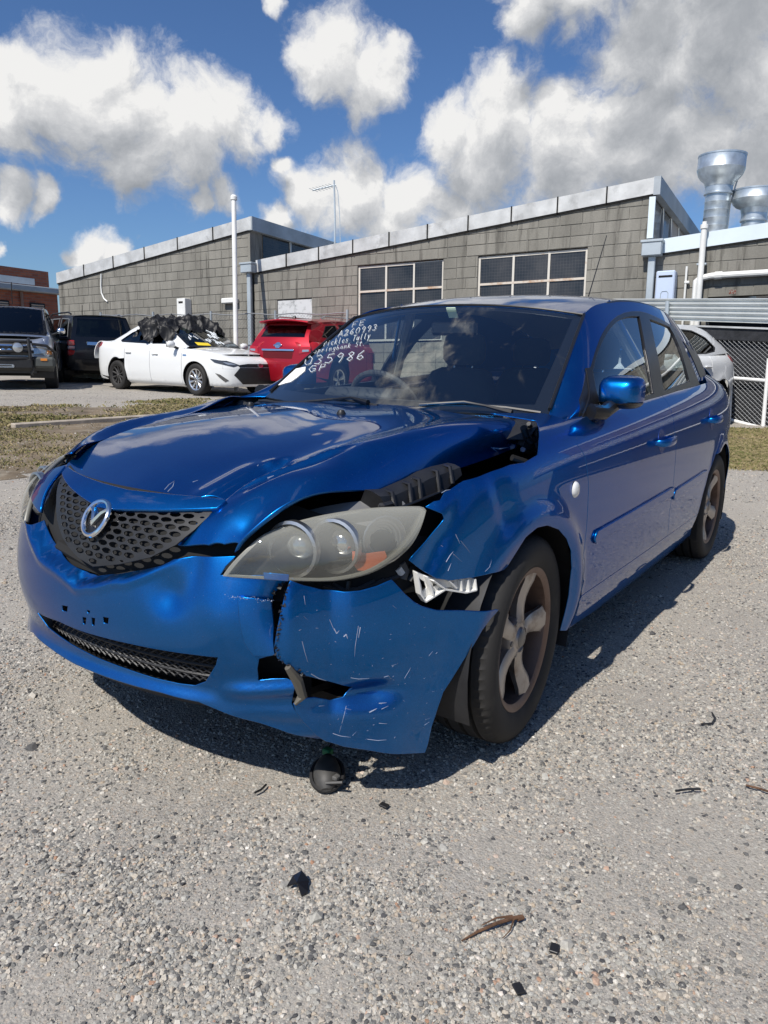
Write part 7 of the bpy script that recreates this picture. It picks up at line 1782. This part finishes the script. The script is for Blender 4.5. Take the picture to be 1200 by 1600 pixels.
panel('yellow_sticker', f_, [(.06, .66), (.06, .86), (.19, .86), (.19, .66)], mat('yellow_sticker', (.75, .55, .03), .6), c.screen, step=.1, thick=.002, out=c.cin, eps=(1e-3, 1e-3))
mb = MB(); rr_ = random.Random(3)
for (b0, a0, n_, hgt) in ((.88, .40, 3, .13), (.62, .30, 4, .12), (.45, .52, 4, .14), (.30, .70, 3, .13), (.50, .20, 3, .10)):
    for i in range(n_):
        pts = [(a0+rr_.uniform(-.5, .5)*hgt*2, b0-i*.055+rr_.uniform(-.02, .02)) for _ in range(5)]
        mb.tube([c.wsnet(np.array([a]), np.array([b]))[0]+np.array([.008, 0, .008]) for a, b in pts], .009, 4)
mb.build('painted_writing', M_PEN, c.screen)
yw = heading(.795, -.605); stand(cam_, (-2.775, -.85), 187, 607.5, yw)
# black sheeting thrown over its roof
ta = empty('black_sheeting', tuple(cam_.root.location), (0, 0, yw), label='crumpled black plastic sheeting draped over the roof of the white sedan', cat='tarpaulin')
nu, nv = 70, 90; FOLDS = [(.075, 5, 9, .3), (.06, 11, -6, 1.7), (.045, -9, 17, 2.2), (.035, 22, 9, .9), (.014, 14, -27, 3.1), (.006, 37, 21, 1.2)]; V = []; rg = np.random.default_rng(5)
for i in range(nu):
    for j in range(nv):
        u, v = i/(nu-1), j/(nv-1); x = -.98-u*1.30+.10*math.sin(v*17)+.07*math.sin(v*41+2)*(u-.5); w = (v-.5)*2; y = w*.86
        a = abs(w); zr = 1.478-.02*w*w
        if a > .62: k = (a-.62)/.38; zr = 1.46-k*(.36+.12*math.sin(u*9+3*np.sign(w))+.05*math.sin(u*23)); y = np.sign(w)*(.56+.23*k)
        if u < .22: zr -= (.22-u)*1.15*(1 if a < .7 else .4)
        if u > .86: zr -= (u-.86)*.55
        fo_ = sum(am*(1-abs(math.sin(x*kx+y*ky+ph)))**2 for am, kx, ky, ph in FOLDS)
        z = zr+.03+fo_*(1.0 if a < .62 else .55)+.09*math.exp(-((u-.30)/.10)**2)*(.5+.5*math.sin(y*5+.6))+.05*math.exp(-((u-.66)/.12)**2)+rg.normal(0, .005)
        if a > .62: y += np.sign(w)*fo_*.8
        V.append((x, y, z))
F = [(i*nv+j, (i+1)*nv+j, (i+1)*nv+j+1, i*nv+j+1) for i in range(nu-1) for j in range(nv-1)]
link('sheet', pymesh('sheet', V, F, 180), mat('black_polythene', (.010, .010, .011), .5, spec=.35), ta)
# ---- red SUV
xt = Car(dict(name='red_suv', label='red station wagon SUV seen from behind with a roof spoiler', paint=M_RED, wb=2.705, R=.355, rr=.235, track=.80, RW=.11, spokes=5, wheel_m=M_ALB, wstyle='five',
 plan=[(.93, 0), (.92, .3), (.86, .55), (.72, .74), (.5, .85), (.25, .89), (0, .90), (-1.4, .91), (-2.705, .905), (-3.2, .885), (-3.50, .80), (-3.63, .6), (-3.69, .3), (-3.70, 0)],
 side=[(a, o, z+.10) for a, o, z in SIDE_CAR], nose=[(a, o, z+.12) for a, o, z in NOSE_CAR], dz=[(-4, .10), (-2.5, .07), (-.5, 0), (.8, -.10)], doors=(-.45, -1.55, -2.35), hv=.84, vs=.20, vt=1.0, bump_v=.56, tail_v=.62,
 B=[(-.38, .80, 1.07), (-1.0, .80, 1.09), (-1.8, .795, 1.11), (-2.6, .78, 1.13), (-3.1, .75, 1.15), (-3.545, .69, 1.16)], T=[(-.42, .72, 1.10), (-.85, .66, 1.36), (-1.2, .61, 1.54), (-1.8, .60, 1.60), (-2.6, .59, 1.585), (-3.27, .56, 1.52)],
 win=[[(-.75, 1.13), (-1.15, 1.44), (-1.50, 1.53), (-1.52, 1.14)], [(-1.62, 1.14), (-1.60, 1.54), (-2.35, 1.53), (-2.45, 1.16)], [(-2.55, 1.18), (-2.48, 1.51), (-2.85, 1.48), (-3.10, 1.25)]],
 cowl=(-.25, 1.11), hood_x=.60, nose_c=.16, crown=.06, tail_x=-3.53, roof_rows=(2, 5), rcrown=.055, tail=[(-3.22, 1.54, .55, .05), (-3.40, 1.36, .62, .06), (-3.54, 1.16, .68, .07), (-3.60, 1.02, .76, .07), (-3.62, .85, .78, .07), (-3.64, .68, .78, .06)], rwin=(.08, .42, .07), mirror=(-.62, 1.0, 1.13))).build()
c = xt
mb = MB(); rows = []
for q in np.linspace(-1, 1, 13):
    y = q*.60; bz = 1.60-.045*q*q; rows.append([(-3.05, y, bz+.01), (-3.30, y*1.0, bz+.015), (-3.52+.05*q*q, y*1.02, bz-.005), (-3.54+.05*q*q, y*1.02, bz-.03), (-3.45, y, bz-.05), (-3.25, y*.98, bz-.055)])
mb.loft(rows); mb.build('roof_spoiler', M_RED, c.root, 40)
for sg in (1, -1):
    c.flank('tail_lamp', [(-3.28, .90), (-3.26, .97), (-3.56, 1.03), (-3.68, .98), (-3.66, .86), (-3.52, .80)], M_TAIL, sg=sg, o=.008, thick=.02)
    mb = MB(); mb.tube([(-1.3, .60*sg, 1.64), (-1.45, .60*sg, 1.69), (-2.8, .585*sg, 1.675), (-2.95, .58*sg, 1.62)], .018, 8); mb.build('roof_rail', M_ALB, c.root)
c.face('tail_lamp', [(.52, .90), (.76, .94), (.76, 1.05), (.54, 1.03)], M_TAIL, net=c.tailnet, both=True, o=.01); c.face('clear_lens', [(.60, .94), (.74, .95), (.74, .985), (.60, .98)], M_HEADL, net=c.tailnet, both=True, o=.018)
c.face('chrome_strip', [(-.40, .955), (.40, .955), (.40, .985), (-.40, .985)], M_CHR, net=c.tailnet, o=.025, thick=.02)
c.face('plate_recess', [(-.36, .80), (.36, .80), (.38, .945), (-.38, .945)], mat('shaded_recess_red', (.12, .004, .008), .5, .3), net=c.tailnet, o=.004)  # flat patch of darker red, the recess shade painted onto the tailgate
c.face('badge', [(.075*cos(q), 1.065+.06*sin(q)) for q in np.linspace(0, 2*pi, 19)[:-1]], M_CHR, net=c.tailnet, o=.014); c.face('badge_bar', [(-.10, 1.052), (.10, 1.052), (.10, 1.078), (-.10, 1.078)], M_CHR, net=c.tailnet, o=.022)
c.face('lettering', [(-.70, .80), (-.48, .80), (-.48, .825), (-.70, .825)], M_CHR, net=c.tailnet, o=.012) if False else None
for y0, z0, n_ in ((.66, .815, 4), (.66, .755, 3)):
    for i in range(n_): c.face('letter', [(y0-i*.05, z0), (y0-i*.05-.032, z0), (y0-i*.05-.032, z0+.03), (y0-i*.05, z0+.03)], M_CHR, net=c.tailnet, o=.010, thick=.004)
MB().tube([(-3.58, .02, 1.17), (-3.56, .2, 1.20), (-3.53, .46, 1.20)], .014, 6).build('rear_wiper', M_TRIM, c.root)
MB().lathe([(0, .05), (.03, .04), (.05, 0)], (-3.0, .05, 1.64), (0, 0, 1), 10).build('aerial', M_TRIM, c.root)
stand(xt, (-3.64, .84), 386, 617, heading(.47, .88))
# ---- black SUV
jp = Car(dict(name='black_suv', label='black boxy SUV seen from behind with a tall red tail lamp', paint=M_BLACKP, wb=2.695, R=.36, rr=.24, track=.79, RW=.115, spokes=5, wheel_m=M_ALB, wstyle='five', arch=.44, flare=.03,
 plan=[(.78, 0), (.77, .4), (.74, .70), (.62, .82), (.4, .87), (0, .885), (-1.4, .885), (-2.695, .885), (-3.3, .88), (-3.58, .85), (-3.66, .70), (-3.69, .35), (-3.70, 0)],
 side=[(.14, -.14, .24), (.20, -.06, .30), (.28, -.03, .38), (.42, -.008, .52), (.60, 0, .72), (.75, -.004, .88), (.88, -.012, 1.0), (.94, -.03, 1.05), (1.0, -.055, 1.09), (1.08, -.09, 1.12)], nose=[(a, o*.5, .10+z*1.15) for a, o, z in NOSE_CAR], doors=(-.45, -1.5, -2.35), hv=.86, vs=.22, vt=1.0, bump_v=.55, tail_v=.52,
 B=[(-.40, .82, 1.09), (-1.0, .82, 1.10), (-1.8, .82, 1.11), (-2.6, .82, 1.12), (-3.2, .81, 1.12), (-3.60, .80, 1.12)], T=[(-.45, .74, 1.12), (-.75, .70, 1.45), (-1.05, .68, 1.68), (-1.8, .68, 1.73), (-2.7, .68, 1.725), (-3.46, .66, 1.69)],
 win=[[(-.72, 1.17), (-1.02, 1.60), (-1.46, 1.65), (-1.48, 1.17)], [(-1.58, 1.17), (-1.56, 1.65), (-2.36, 1.65), (-2.40, 1.17)], [(-2.58, 1.17), (-2.56, 1.65), (-3.22, 1.62), (-3.36, 1.18)]], trim_m=mat('pale_window_edge', (.16, .17, .18), .4),
 tail_x=-3.63, cowl=(-.32, 1.12), hood_x=.62, nose_c=.06, crown=.04, roof_rows=(2, 5), rcrown=.04, bulge=.8, tail=[(-3.44, 1.70, .65, .03), (-3.52, 1.45, .70, .03), (-3.60, 1.15, .78, .04), (-3.64, .95, .79, .04), (-3.66, .64, .79, .04)], rwin=(.06, .50, .07), mirror=(-.60, 1.02, 1.18))).build()
c = jp
for sg in (1, -1):
    tl_ = empty('tail_lamp'); tl_.parent = c.root
    for (z0, z1, m_) in ((.72, .86, M_TAIL), (.865, .955, M_HEADL), (.96, 1.09, M_TAIL)): MB().box((-3.60, .79*sg, (z0+z1)/2), (.12, .17, z1-z0), bev=.02).build('lens', m_, tl_)
    MB().tube([(-1.2, .66*sg, 1.74), (-1.4, .65*sg, 1.79), (-3.0, .65*sg, 1.79), (-3.2, .64*sg, 1.74)], .02, 8).build('roof_rail', M_ALB if sg < 0 else M_BLK, c.root)
c.face('chrome_bar', [(-.28, .985), (.42, .985), (.42, 1.06), (-.28, 1.06)], M_CHR, net=c.tailnet, o=.03, thick=.03)
MB().tube([(-3.64, -.5, 1.13), (-3.62, -.2, 1.17), (-3.58, .0, 1.19)], .015, 6).build('rear_wiper', M_TRIM, c.root)
MB().tube([(-2.2, .1, 1.76), (-2.32, .12, 2.02)], .008, 6).build('aerial', M_TRIM, c.root); MB().tube([(-.9, -.6, 1.6), (-.75, -.66, 1.98)], .008, 6).build('aerial', M_TRIM, c.root)
stand(jp, (-3.60, .83), 112, 600, heading(-.60, .80), 18.6)
# ---- silver four-wheel drive with bull bar
pj = Car(dict(name='silver_four_wheel_drive', label='silver four wheel drive facing the yard with a black bull bar and spotlights', paint=M_SILVERP, wb=2.78, R=.385, rr=.25, track=.80, RW=.125, spokes=6, wheel_m=M_ALB, wstyle='five', arch=.46, flare=.035,
 plan=[(.74, 0), (.73, .4), (.69, .70), (.58, .84), (.36, .90), (0, .92), (-1.4, .915), (-2.78, .92), (-3.4, .90), (-3.72, .84), (-3.80, .70), (-3.82, .35), (-3.83, 0)],
 side=[(.14, -.14, .28), (.20, -.06, .34), (.28, -.03, .42), (.42, -.008, .58), (.60, 0, .78), (.75, -.004, .93), (.88, -.015, 1.05), (.94, -.04, 1.10), (1.0, -.08, 1.14), (1.08, -.13, 1.17)], nose=[(a, o*.6, .14+z*1.12) for a, o, z in NOSE_CAR], doors=(-.45, -1.5, -2.4), hv=.86, vs=.24, vt=1.0, bump_v=.50, tail_v=.52, bumper_m=mat('dark_bumper', (.05, .052, .05), .5),
 B=[(-.30, .82, 1.14), (-1.0, .83, 1.15), (-1.8, .83, 1.16), (-2.6, .83, 1.17), (-3.2, .82, 1.17), (-3.68, .80, 1.17)], T=[(-.34, .74, 1.17), (-.70, .69, 1.50), (-1.0, .66, 1.74), (-1.8, .66, 1.80), (-2.7, .66, 1.79), (-3.5, .64, 1.74)],
 win=[[(-.66, 1.22), (-.98, 1.66), (-1.46, 1.70), (-1.48, 1.22)], [(-1.58, 1.22), (-1.56, 1.71), (-2.36, 1.70), (-2.44, 1.22)], [(-2.60, 1.22), (-2.56, 1.70), (-3.3, 1.67), (-3.45, 1.23)]],
 tail_x=-3.755, cowl=(-.20, 1.18), hood_x=.58, nose_c=.06, crown=.04, roof_rows=(2, 5), rcrown=.04, bulge=.8, tail=[(-3.48, 1.76, .63, .03), (-3.58, 1.5, .68, .03), (-3.68, 1.2, .76, .04), (-3.75, .95, .79, .04), (-3.78, .64, .79, .04)], rwin=(.06, .50, .07), mirror=(-.42, 1.04, 1.27), mirror_m=M_CHR, mw=.18, wglass=M_DGLASS)).build()
c = pj
c.face('headlight', [(.50, .74), (.86, .74), (.86, .84), (.78, .93), (.50, .95)], M_HEADL, both=True, o=.02); c.face('indicator', [(.78, .75), (.87, .75), (.87, .82), (.80, .83)], M_AMB, both=True, o=.03)
c.face('grille', [(-.44, .72), (.44, .72), (.46, .97), (-.46, .97)], M_BLK, o=.015); c.face('grille_bar', [(-.44, .90), (.44, .90), (.44, .94), (-.44, .94)], M_CHR, o=.03); c.face('badge', [(-.12, .83), (0, .78), (.12, .83), (.06, .86), (0, .83), (-.06, .86)], M_CHR, o=.04)
bb = empty('bull_bar'); bb.parent = c.root
mb = MB()
for z, w in ((1.0, .50), (.80, .52), (.66, .60)): mb.tube([(.80, -w, z), (.90, -w*.6, z), (.92, 0, z), (.90, w*.6, z), (.80, w, z)], .032, 8)
mb.build('cross_tube', M_BLK, bb)
for sg in (1, -1):
    MB().tube([(.86, .46*sg, .50), (.90, .46*sg, .75), (.84, .44*sg, 1.04), (.72, .44*sg, 1.06)], .034, 8).build('upright_tube', M_BLK, bb)
    MB().tube([(.84, .50*sg, .96), (.80, .78*sg, .93), (.60, .92*sg, .80), (.55, .93*sg, .58)], .030, 8).build('wing_tube', M_BLK, bb)
    MB().box((.72, .72*sg, .58), (.30, .42, .24), bev=.05).build('bar_wing', mat('bar_grey', (.07, .075, .07), .55), bb); MB().box((.875, .72*sg, .64), (.02, .13, .05), bev=.005).build('indicator', M_AMB, bb)
    sl_ = empty('spotlight'); sl_.parent = bb
    MB().lathe([(0, -.10), (.06, -.09), (.105, -.02), (.11, .02), (.10, .025)], (.93, .24*sg, .88), (1, 0, 0), 24).build('shell', M_BLK, sl_, 40); MB().lathe([(.10, .02), (.05, .04), (0, .045)], (.93, .24*sg, .88), (1, 0, 0), 24).build('lens', M_HEADL, sl_, 40)
MB().box((.84, 0, .55), (.16, 1.0, .22), bev=.03).build('channel', M_BLK, bb); MB().box((.93, -.02, .50), (.02, .34, .07), bev=.02).build('fairlead', M_ALB, bb); MB().box((.945, -.02, .505), (.01, .24, .022)).build('fairlead_slot', M_DARK, bb)
MB().tube([(-1.3, .0, 1.86), (-1.25, .02, 2.35)], .01, 6).build('aerial', M_TRIM, c.root)
mb = MB(); mb.tube([(.80, .50, .50), (.84, .49, .40), (.82, .46, .34), (.78, .48, .32)], .02, 6); mb.build('tow_hook', M_GREY, c.root)
stand(pj, (0, .88), 88, 606, heading(.36, -.93))
# ---- white hatchback on the right
wh = Car(dict(name='white_hatchback', label='white hatchback parked by the chain link gate behind the blue car', paint=M_WHITE, wb=2.62, R=.315, rr=.21, track=.77, RW=.10, spokes=5, wheel_m=M_ALB, wstyle='five',
 plan=[(.88, 0), (.87, .28), (.80, .5), (.64, .70), (.42, .81), (.2, .86), (0, .88), (-1.4, .89), (-2.62, .895), (-2.95, .87), (-3.2, .79), (-3.36, .6), (-3.42, .3), (-3.43, 0)], side=SIDE_CAR, nose=NOSE_CAR, dz=[(-4, .12), (-2, .07), (-.5, 0), (.8, -.13)],
 doors=(-.42, -1.42, -2.25), hv=.83, vs=.21, vt=1.0, bump_v=.56, tail_x=-3.24,
 B=[(-.38, .79, .95), (-1.0, .785, .98), (-1.8, .775, 1.01), (-2.4, .755, 1.04), (-2.9, .71, 1.07), (-3.2, .66, 1.09)], T=[(-.45, .68, .98), (-.85, .625, 1.24), (-1.15, .58, 1.40), (-1.8, .56, 1.455), (-2.5, .55, 1.42), (-3.02, .51, 1.30)],
 win=[[(-.76, 1.02), (-1.12, 1.32), (-1.42, 1.385), (-1.46, 1.04)], [(-1.56, 1.04), (-1.53, 1.39), (-2.05, 1.385), (-2.42, 1.30), (-2.66, 1.16), (-2.60, 1.10), (-2.25, 1.06)]],
 cowl=(-.25, .985), hood_x=.55, nose_c=.14, crown=.05, roof_rows=(2, 5), tail=[(-3.0, 1.32, .50, .05), (-3.18, 1.16, .58, .06), (-3.28, 1.04, .64, .06), (-3.36, .9, .70, .05), (-3.40, .68, .72, .05)], rwin=(.08, .42, .10), mirror=(-.62, .97, 1.02))).build()
for sg in (1, -1): wh.flank('tail_lamp', [(-2.98, .90), (-2.95, .99), (-3.12, 1.02), (-3.22, .96), (-3.18, .86)], M_TAIL, sg=sg)
wh.face('headlight', [(.45, .60), (.72, .64), (.74, .74), (.55, .70)], M_HEADL, both=True); wh.face('grille', [(-.4, .34), (.4, .34), (.45, .48), (-.45, .48)], M_BLK)
stand(wh, (-2.62, .84), 1116, 663, heading(-.74, -.67), 11.3)
